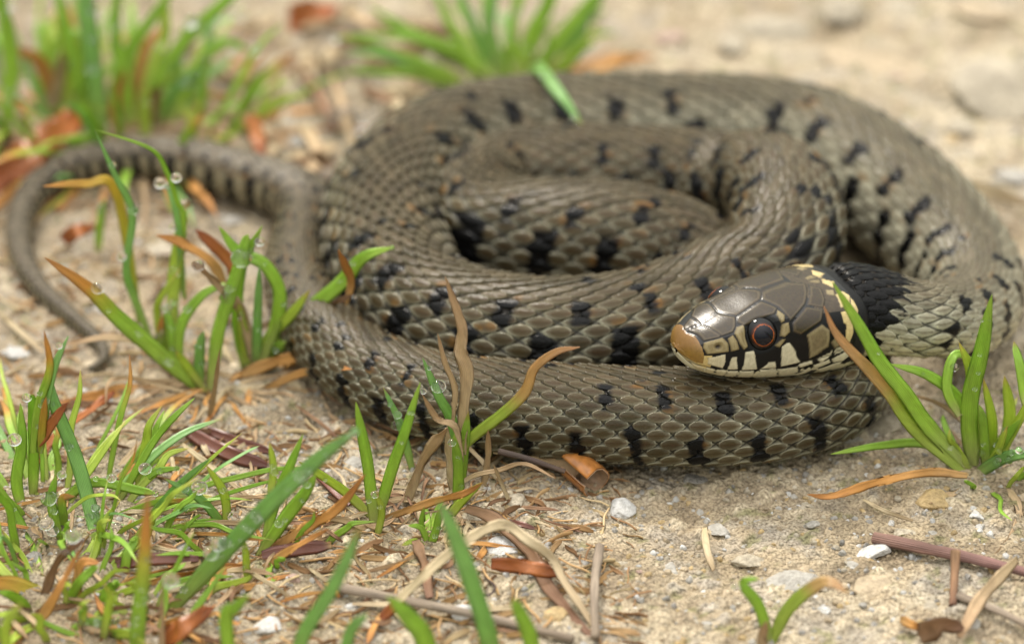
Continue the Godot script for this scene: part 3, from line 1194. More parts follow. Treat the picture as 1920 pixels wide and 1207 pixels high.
func build_tufts() -> void:
	var o: Node3D
	o = tuft("blurred dewy grass tuft at the back left, beyond the tail loop", "grass tufts around the snake", Vector3(-66.9, 0, -82.1), [
		["blue", 3.16, [-72.9, -0.6, -81.3, -73.7, 13.7, -82.5, -74.4, 26.7, -83.2, -74.8, 37.5, -84.1]],
		["green", 2.19, [-76.4, -0.6, -87, -77.8, 10.7, -88.6, -79.7, 21.5, -90.1, -81.2, 30, -91.8]],
		["green", 2.18, [-72.2, -0.6, -88.1, -69.7, 11.4, -88.4, -63.9, 20.6, -87.7, -56.9, 30.2, -86.8]],
		["green", 2.50, [-64.4, -0.6, -85.9, -63.5, 8.5, -86.7, -57.4, 17.9, -86.7, -49.6, 25.6, -86.7, -44.7, 31.3, -86.7]],
		["blue", 1.85, [-63, -0.6, -87, -60.8, 6.2, -87.1, -57.7, 9.9, -86.1, -54.7, 12.8, -84.8]],
		["lime", 2.01, [-65.2, -0.6, -81.3, -64.9, 5.4, -81.4, -64.1, 11.7, -80.1]],
		["tipped", 2.19, [-65.3, -0.6, -91.2, -62.2, 3.9, -90.8, -57.4, 1.2, -88.6, -47.9, 0.4, -75.1]],
		["blue", 2.21, [-59.3, -0.6, -94.5, -60.5, 8.2, -95.9, -56.5, 14.1, -97, -49.8, 16.7, -98.3]],
		["green", 2.34, [-68.5, -0.6, -84.9, -68.6, 9.7, -86.3, -70.1, 18.6, -87.4, -68.5, 33.4, -88.7]],
		["lime", 2.18, [-67.7, -0.6, -85.9, -63.4, 13.1, -88, -61.5, 17.3, -90.1, -62, 30.6, -92.7]],
		["green", 2.01, [-62, -0.6, -85.9, -55.9, 11.4, -87.2, -51, 16.3, -87.9, -46.4, 14.3, -88.7]],
		["orange", 2.18, [-69.9, -0.6, -83.8, -70.5, 5.9, -83.5, -68, 14.1, -81.6]],
		["orange", 2.03, [-68.8, -0.6, -88.1, -65.6, 12.9, -90.7, -61.8, 17.2, -93.8]],
		["dry", 1.86, [-60.5, -0.6, -91.2, -53.7, 0.2, -90.5, -49.1, 0.4, -79.7]],
		["brown", 2.02, [-65.3, -0.6, -85.9, -63.6, 5.9, -85.6, -62.3, 10, -83.7]],
	])
	fill(o, 45, 23.4, 9.6, 36.1, 1.01, ["green", "green", "blue", "lime", "tipped", "orange", "dry"])
	fill(o, 54, 20.7, 16, 38, 1.73, ["green", "green", "blue", "lime", "tipped", "orange", "dry"])
	o = tuft("blurred upright green blades at the top left corner of the grassy patch", "grass tufts around the snake", Vector3(-86.9, 0, -95.3), [
		["green", 3.00, [-90.5, -0.6, -81.7, -88.1, 14.9, -82.1, -88.9, 26.6, -81.4, -90.2, 34.1, -80.5]],
		["lime", 2.21, [-80.7, -0.6, -91.2, -79.2, 10.1, -92, -81.4, 19.6, -92]],
		["orange", 2.89, [-82, -0.6, -94.5, -84.6, 9.7, -93, -88.1, 14.4, -89.3]],
		["green", 1.87, [-85.8, -0.6, -94.5, -83.3, 9.9, -94.6, -79, 15.7, -93.6, -75.1, 14.2, -92.3]],
		["dry", 2.55, [-83.5, -0.6, -91.2, -81.2, 7.3, -91.3, -80.2, 13.7, -90]],
	])
	fill(o, 39, 20.8, 8.4, 30.4, 1.05, ["green", "green", "blue", "lime", "tipped", "orange", "dry"])
	fill(o, 46, 18.4, 14, 32, 1.80, ["green", "green", "blue", "lime", "tipped", "orange", "dry"])
	o = tuft("blurred grass tuft behind the back arc of the snake, one blade hanging over its body", "grass tufts around the snake", Vector3(0.5, 0, -106.2), [
		["green", 2.24, [-1.5, -0.6, -105.4, -9.8, 5.5, -106.7, -18.5, 9.2, -107.4, -26.2, 14.1, -108.2]],
		["blue", 1.90, [-2.9, -0.6, -107.6, -5.4, 5.1, -109.1, -7.8, 11.1, -110.2, -11.7, 20.1, -111.5]],
		["green", 2.91, [0.5, -0.6, -105.4, 3.9, 9.7, -106.2, 6.8, 16.1, -106.2, 8.6, 25.6, -106.2]],
		["green", 2.58, [2.5, -0.6, -106.5, 9.8, 9, -107.8, 15.1, 15.6, -108.5, 18.4, 21.1, -109.3]],
		["blue", 2.44, [2.4, -0.6, -105.4, 4.1, 20, -70.6, 7.6, 22.5, -56.2, 12.2, 19.5, -47.6]],
		["blue", 2.07, [-0.5, -0.6, -106.5, -3.9, 8.9, -108, -3.4, 14.8, -109, -2.4, 21.7, -110.3]],
		["green", 1.90, [-2, -0.6, -106.5, -9.8, 4.4, -107.1, -17.5, 8.2, -106.8, -31.2, 9, -106.3]],
		["lime", 1.73, [2.9, -0.6, -106.5, 12.7, 5.1, -109.2, 15.7, 9, -112.3]],
		["orange", 1.56, [3.9, -0.6, -105.4, 11.8, 1.3, -108.1, 18.7, 3.6, -111.2]],
		["dry", 1.56, [4.9, -0.6, -105.4, 10.8, 0.5, -107.4, 14.8, 0.4, -109.2]],
		["green", 2.08, [1.5, -0.6, -107.6, 0, 7.9, -110.2, 1.5, 14.6, -113, 2.9, 20, -116.5]],
	])
	fill(o, 25, 10.3, 16, 32, 1.80, ["green", "blue", "green", "lime"])
	o = tuft("thin long-stemmed grass with big drops leaning over the tail loop", "grass tufts around the snake", Vector3(-56.7, 0, -9.4), [
		["blue", 1.40, [-57.1, -0.6, -9, -60, 9.3, -9.1, -60.8, 15.4, -8.1, -59.2, 25.6, -6.8, -61.4, 33.3, -5.3, -63.7, 41.6, -3.7]],
		["green", 0.88, [-54.8, -0.6, -10.4, -51.6, 20.9, -10.2, -52.4, 26.8, -8.9, -53.6, 32.9, -7.2, -55.7, 37.8, -5.2, -63.7, 42.1, -3.1]],
		["yellow", 1.64, [-60.3, -0.6, -17.2, -62.6, 24.4, -15.8, -67, 27.9, -12.3, -72.9, 29.8, -7.9]],
		["lime", 1.27, [-56.2, -0.6, -8.7, -56.4, 6.6, -8.1, -55.5, 10.8, -6, -51.8, 17.7, -3.4]],
		["lime", 2.39, [-54.5, -0.6, -7.9, -53.7, 10.8, -9.4, -52.3, 19.9, -10.8, -51.3, 24.4, -12.5]],
		["tipped", 1.49, [-54.4, -0.6, -5.7, -55.8, 3.4, -5.2, -55, 9.4, -3.4]],
		["green", 1.19, [-55.1, -0.6, -7, -55.4, 5.6, -6.6, -52.8, 11.5, -4.7]],
		["orange", 1.78, [-45.2, 10.8, -9.4, -47.5, 16.1, -8.5, -51.8, 20.2, -7.1, -55.5, 22.5, -5.4]],
		["rust", 2.53, [-43.9, 12.7, -9.4, -44.2, 14.7, -9.8, -47.1, 17.9, -10.5, -50, 20.3, -11.4]],
		["green", 1.42, [-69.4, 0.4, -40.1, -68.7, 6, -39.5, -67.6, 11, -39.2]],
		["blue", 1.19, [-52.1, 8.8, -9.4, -52.7, 23.6, -10.5, -54.2, 27.8, -12.4]],
	])
	o = tuft("low green tuft with one long blade reaching left, left of the snake", "grass tufts around the snake", Vector3(-48.2, 0, 2.5), [
		["tipped", 2.62, [-48.7, -0.6, 3.2, -54.9, 6.2, 3.7, -60.9, 14, 5.6, -64.8, 20.5, 7.9, -70.7, 27.3, 10.5]],
		["blue", 1.76, [-49.2, -0.6, 3.2, -48.6, 7.4, 4.8, -47.5, 13.2, 8.5]],
		["green", 2.19, [-47.5, -0.6, 3.2, -45.7, 9.9, 2.5, -43.6, 16.6, 2.5, -41.1, 25, 2.5, -40.5, 26.9, 2.5]],
		["green", 1.77, [-52.7, -0.6, -2, -52.2, 7.4, -2.3, -48.7, 13.6, -1.6, -44.4, 16.6, -0.7]],
		["green", 1.64, [-53.1, -0.6, -1.7, -53.6, 5.6, -3.1, -54.4, 10.2, -4.4]],
		["orange", 2.21, [-51.1, -0.6, 2.1, -59.3, 0.4, 4.2, -65.7, 0.5, 7.1, -70.3, 2, 11.4]],
		["dry", 0.73, [-47.9, -0.6, 5.3, -54.9, 2, 5.9, -59.5, 4.7, 8, -62.3, 5.4, 10.7, -62.6, 3, 13.6]],
		["dry", 0.86, [-47, -0.6, 11.7, -45.6, 6.4, 15.6, -43.7, 18.6, 23]],
		["dry", 1.18, [-54.9, 7, 2.5, -62.7, 8.7, 2.5, -69.9, 7.3, 2.5]],
		["lime", 1.32, [-48.1, -0.6, 3.7, -51.1, 5.1, 4.2, -52.1, 8.1, 6]],
	])
	fill(o, 18, 6.9, 7, 14, 0.79, ["dry", "dry", "orange", "straw"])
	o = tuft("green and tan grass tuft touching the left end of the lower coils", "grass tufts around the snake", Vector3(-40.4, 0, -1.1), [
		["green", 2.20, [-40.2, -0.6, -1.1, -36.3, 12.4, -1.4, -38.1, 19.3, -1, -42.5, 22.5, -0.4, -45.1, 27.1, 0.3]],
		["green", 2.05, [-42, -0.6, -2, -43.1, 9.3, -1.9, -42, 19.6, -0.4, -38.4, 27.7, 1.3]],
		["blue", 1.61, [-40.6, -0.6, -2, -39.8, 10.3, -0.1, -38.8, 22.4, 4.3]],
		["green", 2.49, [-38.9, -0.6, -4.4, -33.6, 8.1, -3.9, -26.6, 15.9, -2, -23.1, 21.6, 0.3, -18.2, 25, 3]],
		["brown", 1.03, [-36.9, -0.6, -5.4, -30.2, 9.2, -3.7, -26.6, 14.1, 0.2, -24, 17.8, 5]],
		["orange", 1.59, [-26, 12.6, -1.1, -25, 17.5, 0.9, -25.5, 22.1, 4, -26.4, 27.1, 7.9]],
		["dry", 1.61, [-40.6, -0.6, -2, -42.1, 11, -0.6, -45.1, 17.8, 3, -48.3, 24.6, 7.3]],
		["orange", 1.91, [-44.6, -0.6, -0.4, -36.4, 3.6, 1.1, -29.3, 6.9, 4.6, -23.3, 9.1, 8.9]],
		["orange", 1.31, [-39.8, -0.6, 3.5, -33, 4.1, 5.9, -27.9, 8, 10.8, -24.3, 11.5, 16.9]],
		["lime", 1.92, [-39.6, -0.6, -2, -38.6, 5.3, -2.1, -34.6, 10.7, -1, -31.5, 15.8, 0.3]],
		["green", 1.92, [-39.3, -0.6, -3.4, -37.8, 3.5, -1.8, -35.4, 7.6, 2]],
		["lime", 1.92, [-41.3, -0.6, -2, -42.1, 5.6, -1.6, -42.6, 14.3, 0.3]],
		["blue", 1.34, [-38.5, -0.6, -3.7, -37, 7.4, -5.1, -36.7, 13.4, -6.4]],
		["dry", 2.18, [-41, -0.6, -0.4, -40.4, 0.4, 12.5, -38.8, 0.4, 27.8]],
		["dry", 1.31, [-40.2, -0.6, 2.9, -36.2, 0.4, 14, -38.8, 0.4, 24.8]],
		["straw", 1.02, [-38.5, -0.6, 2.9, -33.1, 0.4, 10.9, -27.9, 0.4, 15.6, -24.5, 0.4, 17.9]],
		["dry", 0.88, [-33.8, -0.6, -3.7, -30, 0.4, 6.1, -28, 0.4, 12.5, -24.2, 0.4, 15.6]],
	])
	fill(o, 25, 9.2, 8, 18, 0.86, ["dry", "dry", "straw", "orange", "brown"])
	o = tuft("dewy grass clump at the left edge, standing in the middle ground", "grass tufts around the snake", Vector3(-68.3, 0, 39), [
		["green", 1.81, [-72.7, -0.6, 38.2, -73.3, 4.7, 37.5, -72, 11.2, 37.5, -71.8, 17.9, 37.5]],
		["blue", 2.20, [-56.1, 0.4, 67.1, -61, 0.4, 44.9, -64.1, 8.7, 38.2, -66.8, 18, 37.7, -67.5, 23.6, 37]],
		["tipped", 1.37, [-70.4, 10.3, 39, -68.8, 18.8, 39.4, -66.7, 25.5, 40.1, -67, 32.2, 41]],
		["blue", 1.51, [-69.4, 10.3, 39, -67.8, 18.8, 39.4, -66.1, 25.5, 40.1, -63.6, 31.3, 41]],
		["green", 1.67, [-71.5, -0.6, 35.2, -70.8, 7.9, 35.3, -70.2, 17.1, 36.3, -69.8, 19.5, 37.6]],
		["rust", 1.79, [-69.5, 11.9, 39, -67.1, 16.2, 40.5, -64.1, 21.4, 43]],
		["yellow", 1.24, [-69.2, 10.3, 39, -68.3, 16.5, 40.1, -67.3, 21.7, 42]],
		["green", 2.48, [-67.9, 0.4, 57.8, -70, 0.4, 50.9, -72.3, 0.4, 43.9, -75.1, 7.7, 43]],
		["green", 1.54, [-68.2, -0.6, 36.7, -62.3, 4.1, 37.4, -54.9, 4.1, 39.5, -52.4, 5.3, 42.1]],
		["blue", 1.39, [-66.2, -0.6, 39.6, -59.6, 0.4, 43.2, -54.6, 0.4, 44.6]],
		["green", 1.26, [-56.4, -0.6, 35.2, -53.8, 4.3, 35.4, -49.1, 6.3, 36.6]],
		["lime", 1.82, [-55.2, -0.6, 37.4, -50.6, 1.6, 38, -44.3, 3.3, 39.8]],
		["blue", 1.38, [-41.9, -0.6, 43.2, -45.6, 5, 43.3, -50.6, 9.5, 44.6]],
		["lime", 1.38, [-41.9, -0.6, 43.2, -42.1, 6.2, 43.7, -44.3, 12.4, 45.6]],
		["green", 1.38, [-40.8, -0.6, 43.2, -43.8, 1.2, 43.7, -48.5, 2.3, 45.6]],
		["lime", 2.06, [-75.7, 0.4, 52.3, -71.6, 0.4, 53.7, -69.7, 0.4, 50.2]],
		["green", 1.52, [-66.4, -0.6, 45.3, -67.2, 5.8, 45.1, -66.1, 10.8, 45.7]],
	])
	fill(o, 45, 22.1, 7.2, 26.6, 0.71, ["green", "blue", "green", "lime", "tipped", "lime", "dry", "orange"])
	fill(o, 54, 19.5, 12, 28, 1.22, ["green", "blue", "green", "lime", "tipped", "lime", "dry", "orange"])
	o = tuft("dry orange grass and short blades at the bottom left corner", "grass tufts around the snake", Vector3(-64.5, 0, 62.6), [
		["orange", 2.02, [-68.1, -0.6, 57.8, -69.4, 0.4, 65.8, -72, 0.4, 72.3]],
		["orange", 1.59, [-67.6, -0.6, 67.8, -64.7, 4, 68.3, -59.8, 14.2, 70.2]],
		["brown", 1.34, [-67.2, -0.6, 61.8, -64.1, 7.2, 62.4, -59.8, 12, 64.2]],
		["yellow", 2.98, [-67, -0.6, 60.5, -70.6, 1.7, 61, -74, 3.9, 62.9]],
		["orange", 1.75, [-62.3, -0.6, 61.8, -61.2, 6, 62, -58.3, 7.3, 63.2]],
		["green", 1.99, [-62.5, -0.6, 69.7, -59, 1.7, 70.3, -55.4, 3.5, 72.2]],
	])
	fill(o, 39, 18.2, 4.8, 19, 0.84, ["orange", "dry", "lime", "green", "brown", "lime", "green"])
	fill(o, 46, 16.1, 8, 20, 1.44, ["orange", "dry", "lime", "green", "brown", "lime", "green"])
	o = tuft("single broad upright green blade with a brown tip in the blurred foreground", "grass tufts around the snake", Vector3(-51.7, 0, 76.9), [
		["tipped", 2.19, [-51.9, -0.6, 77.4, -51.6, 6, 77.7, -49.9, 18.4, 79.2, -48.6, 30.9, 80.9]],
		["dry", 0.91, [-48.8, -0.6, 77.4, -48.1, 7.4, 78.4, -47.5, 16.1, 80.9]],
	])
	fill(o, 14, 8.0, 6, 15, 1.15, ["dry", "orange", "green"])
	o = tuft("long blurred blade slanting up right from the bottom left, over a low tuft", "grass tufts around the snake", Vector3(-48.6, 0, 62.6), [
		["blue", 2.61, [-48.6, -0.6, 63.8, -41, 9.4, 64.7, -33.5, 19.6, 67, -26.2, 29, 69.9, -20.7, 35.6, 73.2]],
	])
	fill(o, 10, 8.0, 6, 12, 1.01, ["dry", "orange", "lime"])
	o = tuft("low grass tuft with forked blades left of the centre foreground", "grass tufts around the snake", Vector3(-36.5, 0, 48.9), [
		["green", 2.03, [-36.9, -0.6, 50.2, -33, 6, 50.3, -29.8, 11.2, 51.3, -28, 15.2, 52.6]],
		["green", 1.50, [-36.5, -0.6, 48.1, -33.9, 8.8, 47.5, -31.9, 13.8, 47.5, -30, 18.8, 47.5]],
		["lime", 1.22, [-35, 9.2, 48.9, -34.3, 13.8, 48.9, -34.7, 18.3, 48.9]],
		["orange", 1.76, [-36.6, -0.6, 50.4, -31.2, 3.9, 50.6, -25.3, 8.9, 52, -20.9, 16, 53.8]],
		["orange", 1.22, [-36.2, -0.6, 53, -31.9, 3.3, 53.9, -26, 8.6, 56.4]],
		["orange", 1.36, [-37.1, -0.6, 50.9, -42.2, 0.4, 56.4, -43.4, 0.4, 62.5]],
		["lime", 1.08, [-38.2, -0.6, 56.4, -38.1, 4.4, 57, -38.2, 8.4, 58.8]],
		["dry", 1.08, [-36.7, -0.6, 51.6, -39, 0.4, 57.8, -42.3, 0.4, 64.5]],
	])
	fill(o, 25, 9.2, 7, 15, 0.94, ["dry", "orange", "green", "straw"])
	o = tuft("pair of sharp green blades in a V in front of the lowest coil", "grass tufts around the snake", Vector3(-20.1, 0, 41.1), [
		["green", 1.78, [-20.4, -0.6, 41.8, -21, 9.1, 41.6, -21.7, 15.1, 42.3, -22.5, 21.5, 43.1]],
		["green", 1.78, [-20.1, -0.6, 41, -17.6, 8.7, 40.9, -15.7, 15.1, 41.6, -13.2, 24.4, 42.4]],
		["lime", 1.52, [-20.7, -0.6, 39.6, -24.4, 3.6, 39.4, -28.2, 7.3, 40.1, -31.2, 10.1, 41]],
		["dry", 1.10, [-20.4, -0.6, 43.2, -25, 2.2, 44.5, -31, 4.5, 47.6]],
		["lime", 1.10, [-19.9, -0.6, 45.3, -19, 4.5, 45.8, -19.7, 8.9, 47.7]],
	])
	fill(o, 25, 8.0, 6, 14, 0.72, ["dry", "straw", "dry", "brown"])
	o = tuft("half dried grass tuft with tall brown blades in front of the coils", "grass tufts around the snake", Vector3(-8.4, 0, 33.9), [
		["blue", 1.67, [-8.2, -0.6, 31.6, -8.7, 10.4, 31.8, -10.8, 16.6, 33.2, -13, 24, 34.9]],
		["dry", 2.05, [-7.3, 7, 33.9, -7.2, 14.3, 34, -6.6, 21, 34.1, -7.5, 24.7, 34.3, -7.2, 28.5, 34.5, -8, 32, 34.7, -9.6, 37.6, 34.9]],
		["green", 1.81, [-8.1, -0.6, 33, -7.3, 6.8, 33.6, -6.4, 15.2, 35.4]],
		["dry", 1.03, [-8.7, 12.6, 33.9, -8.4, 18.3, 34.1, -9.8, 23.1, 34.5, -10.8, 28.2, 34.9]],
		["half", 1.79, [-7.8, 7, 33.9, -5.9, 10, 34.1, -1.4, 14.3, 34.5, 1.9, 18.4, 35, 3.3, 22.8, 35.6, 6.5, 25.9, 36.2, 9.8, 27.1, 36.9]],
		["dry", 1.24, [-7.8, -0.6, 34.5, -8, 11.4, 35, -11, 14.9, 36.7, -13, 20.2, 38.9]],
		["blue", 1.26, [-14.9, -0.6, 27.8, -16.2, 6, 27.6, -17.2, 10.1, 28.3, -19.1, 15.6, 29.2]],
		["dry", 2.08, [-15.7, -0.6, 35.2, -13.4, 6.2, 35.5, -11.4, 10.8, 36.9, -9.5, 14.3, 38.6]],
		["straw", 1.39, [-8.7, -0.6, 34.5, -9.3, 7.1, 35.4, -9.5, 14.2, 37.9]],
		["green", 1.80, [-8.1, -0.6, 36.7, -7.9, 6.8, 38, -8.4, 14.8, 41.1]],
		["straw", 0.98, [-1.2, -0.6, 30.8, -4.8, 4.5, 31.3, -7.9, 9.4, 33.2]],
		["dry", 1.12, [-4.4, -0.6, 32.3, -3.6, 5.7, 33.2, -3.5, 12.3, 35.7]],
		["green", 0.99, [-3.6, -0.6, 24.8, -3.4, 4.3, 25.7, -3.8, 8.2, 28.2]],
		["lime", 1.52, [-9.5, -0.6, 39.6, -7.1, 3.6, 40.9, -4.3, 8.4, 44]],
		["orange", 1.23, [-19.6, -0.6, 40.3, -11.8, 3.9, 42.3, -7, 8.1, 46.5, -4.2, 13.3, 51.7]],
		["dry", 0.83, [-11, -0.6, 35.5, -6.3, 4, 35.8, -2, 6.2, 37.2, 1.9, 8.4, 38.9, 6.4, 7.1, 40.9]],
		["straw", 0.69, [0, -0.6, 36.7, -1.6, 4.5, 38, -2.7, 9.7, 41.1]],
		["brown", 0.85, [-10.1, -0.6, 26.3, -12.8, 0.4, 30.8, -13.5, 0.4, 36.7]],
		["green", 0.97, [-12.5, 0.4, 46.7, -12.4, 0.4, 41.8, -13, 0.7, 37.9]],
		["green", 0.97, [-12.1, 0.4, 45.3, -11.2, 0.4, 39.6, -10.3, 1.2, 37.9]],
	])
	fill(o, 46, 10.3, 6, 17, 0.72, ["dry", "straw", "dry", "brown", "straw"])
	o = tuft("small green sprout between litter in the centre foreground", "grass tufts around the snake", Vector3(-12.1, 0, 46.8), [
		["green", 0.96, [-12.1, -0.6, 47.4, -13.2, 2.8, 47.6, -15.1, 4.1, 48.8]],
		["green", 1.23, [-12, -0.6, 47.6, -11, 2.9, 47.7, -10.6, 7, 49]],
		["lime", 0.96, [-12.4, -0.6, 48.4, -14, 1.2, 48.6, -16.1, 1.3, 49.8]],
		["green", 0.82, [-12.5, -0.6, 46.7, -13.2, 3.3, 46.9, -12.7, 6.9, 48.1]],
	])
	fill(o, 18, 6.9, 5, 12, 0.58, ["dry", "straw", "brown"])
	o = tuft("tall blurred foreground blade leaning left at the bottom centre", "grass tufts around the snake", Vector3(-2.6, 0, 83.2), [
		["blue", 2.65, [-2.6, -0.6, 83.7, -3.1, 8.4, 84, -5.4, 18.8, 85.4, -7.8, 28.3, 87.2, -9.6, 34.5, 89.2]],
		["green", 2.16, [3.7, -0.6, 83.7, 2.6, 8.7, 84.4, 1.1, 14.8, 86.6, 0, 19.2, 89.2]],
	])
	o = tuft("blurred green foreground blades at the bottom edge, left of centre", "grass tufts around the snake", Vector3(-11.7, 0, 83.2), [
		["green", 2.80, [-11, -0.6, 83.7, -11.8, 8.7, 84.4, -14, 14.3, 86.6, -16.5, 19.3, 89.2]],
		["blue", 2.03, [-30.3, -0.6, 83.7, -28.5, 9, 84, -24.7, 16.9, 85.4, -22, 23.8, 87.2, -19.8, 31, 89.2]],
		["blue", 1.79, [-23.4, -0.6, 83.7, -22, 10.5, 85.4, -19.2, 16.6, 89.2]],
		["green", 1.92, [-38.5, -0.6, 82.5, -38.8, 11.4, 83, -37.4, 14.4, 84.7, -35.2, 18.1, 86.9]],
		["lime", 1.54, [-68.7, -0.6, 83.7, -68.5, 11.1, 85, -65.5, 17.6, 88.2]],
	])
	o = tuft("bright green tuft at the right edge, blades crossing in front of the neck", "grass tufts around the snake", Vector3(71.2, 0, 28), [
		["half", 2.08, [69.2, -0.6, 29, 62.6, 5.8, 29.2, 59.2, 10.1, 30.5, 55.8, 16.2, 32.1, 52.4, 21.4, 33.9, 50, 25, 35.9, 46.6, 30.3, 38.1, 44.6, 35.8, 40.4]],
		["green", 2.49, [69.6, -0.6, 27.8, 62.5, 8.3, 28.7, 58.3, 15.6, 31.1, 53.7, 23.2, 34.1, 50.1, 31, 37.5, 45.6, 40.2, 41.2]],
		["green", 2.65, [69.6, -0.6, 27.1, 68.2, 12.2, 28.6, 68.8, 23.5, 32.1, 69, 35.4, 36.5]],
		["lime", 1.69, [70.1, -0.6, 26.3, 69, 11.2, 27, 67.7, 18.9, 29.1, 65.5, 24.8, 31.7]],
		["green", 1.84, [71.1, -0.6, 24.8, 67.8, 9.9, 25, 62.3, 16, 26.5, 56.1, 19.1, 28.2]],
		["green", 1.42, [68, -0.6, 23.3, 62.2, 3.1, 24.8, 55.2, 4.9, 28.3, 47.5, 6.2, 32.7]],
		["green", 1.56, [66.9, 9.9, 28, 64.9, 14.2, 26.7, 66.1, 18.6, 24.6, 69.8, 15.6, 22]],
		["lime", 1.71, [71.9, -0.6, 24.8, 72.3, 6.9, 26.1, 69.9, 17.1, 29.2]],
		["lime", 2.00, [74.5, -0.6, 23.3, 75.2, 7.1, 23.4, 73.7, 14.9, 24.7]],
		["green", 1.55, [71.7, -0.6, 26.3, 70.4, 9, 29.5, 68.6, 16.5, 35.7]],
		["green", 1.71, [71.7, -0.6, 26.3, 73.7, 5, 27.6, 75.7, 11.1, 30.7]],
		["lime", 1.70, [72.5, -0.6, 26.3, 75.4, 8, 28, 76.8, 15.9, 31.7]],
		["blue", 1.98, [70, -0.6, 27.8, 73.6, 5, 31.8, 76.2, 10.2, 39.2]],
		["green", 1.84, [76.7, 11.8, 28, 75.7, 17.3, 26.4, 74.8, 20.5, 24]],
		["dry", 1.01, [71.6, -0.6, 20.2, 68.6, 3.8, 19.2, 65.1, 6.3, 18.5, 60.6, 7.5, 17.6]],
		["dry", 1.40, [71.4, -0.6, 29.3, 74.4, 0.4, 34.5, 75.1, 0.4, 39.6, 72.8, 0.4, 47, 68.1, 0.4, 53.8]],
		["lime", 1.41, [71.2, -0.6, 27.8, 72.6, 4.8, 30.2, 73, 12.5, 35.2]],
	])
	fill(o, 21, 6.9, 7, 15, 1.08, ["green", "lime", "green", "dry"])
	o = tuft("tiny two-leaved green seedling in the bottom right foreground", "grass tufts around the snake", Vector3(36.1, 0, 70.7), [
		["green", 1.70, [36.2, -0.6, 71.7, 34.5, 5.6, 72, 32.4, 9.7, 73.4, 31.2, 12, 75.1]],
		["green", 1.05, [32.7, 7.4, 70.7, 32.1, 10, 71.9, 34.2, 11.7, 73.7]],
		["half", 1.97, [36.3, -0.6, 71.7, 38.6, 5.4, 71.7, 42.1, 9.8, 72.6, 44.1, 11.1, 73.8, 46.4, 10.2, 75.1]],
		["dry", 1.44, [35.1, -0.6, 74.3, 34.8, 3.3, 75.2, 35.2, 7.3, 77.7]],
	])


func curl_mesh() -> ArrayMesh:
	# a strip of bark rolled into an open tube
	var v := PackedVector3Array()
	var colors := PackedColorArray()
	var index := PackedInt32Array()
	var n := 40
	for layer in 2:
		for i in n + 1:
			var f := float(i) / n
			var a := f * 5.6 + 0.4
			var r := (2.35 - 0.55 * f) - layer * 0.28
			for k in 9:
				var x := (k / 8.0 - 0.5) * 4.6 * (1.0 + 0.06 * sin(a * 3.0))
				var w := 0.1 * wobble.get_noise_2d(f * 9.0, k * 1.1)
				v.append(Vector3(x, 2.2 + sin(a) * (r + w), cos(a) * (r + w)) * MM)
				var c := (Color(0.42, 0.17, 0.045) if layer == 0 else Color(0.45, 0.30, 0.20)) * (1.0 + 0.5 * wobble.get_noise_2d(k * 0.8 + 5.0, f * 14.0))
				c.a = 1.0
				colors.append(c)
	var half := (n + 1) * 9
	for i in n:
		for k in 8:
			var a := i * 9 + k
			index.append_array([a, a + 1, a + 9, a + 1, a + 10, a + 9])
			var b := half + a
			index.append_array([b, b + 9, b + 1, b + 1, b + 9, b + 10])
		for k in [0, 8]:
			var a: int = i * 9 + k
			var b: int = half + a
			index.append_array([a, a + 9, b, b, a + 9, b + 9])
	for k in 8:
		for i in [0, n]:
			var a: int = i * 9 + k
			var b: int = half + a
			index.append_array([a, b, a + 1, a + 1, b, b + 1])
	return smooth_mesh(v, index, colors)


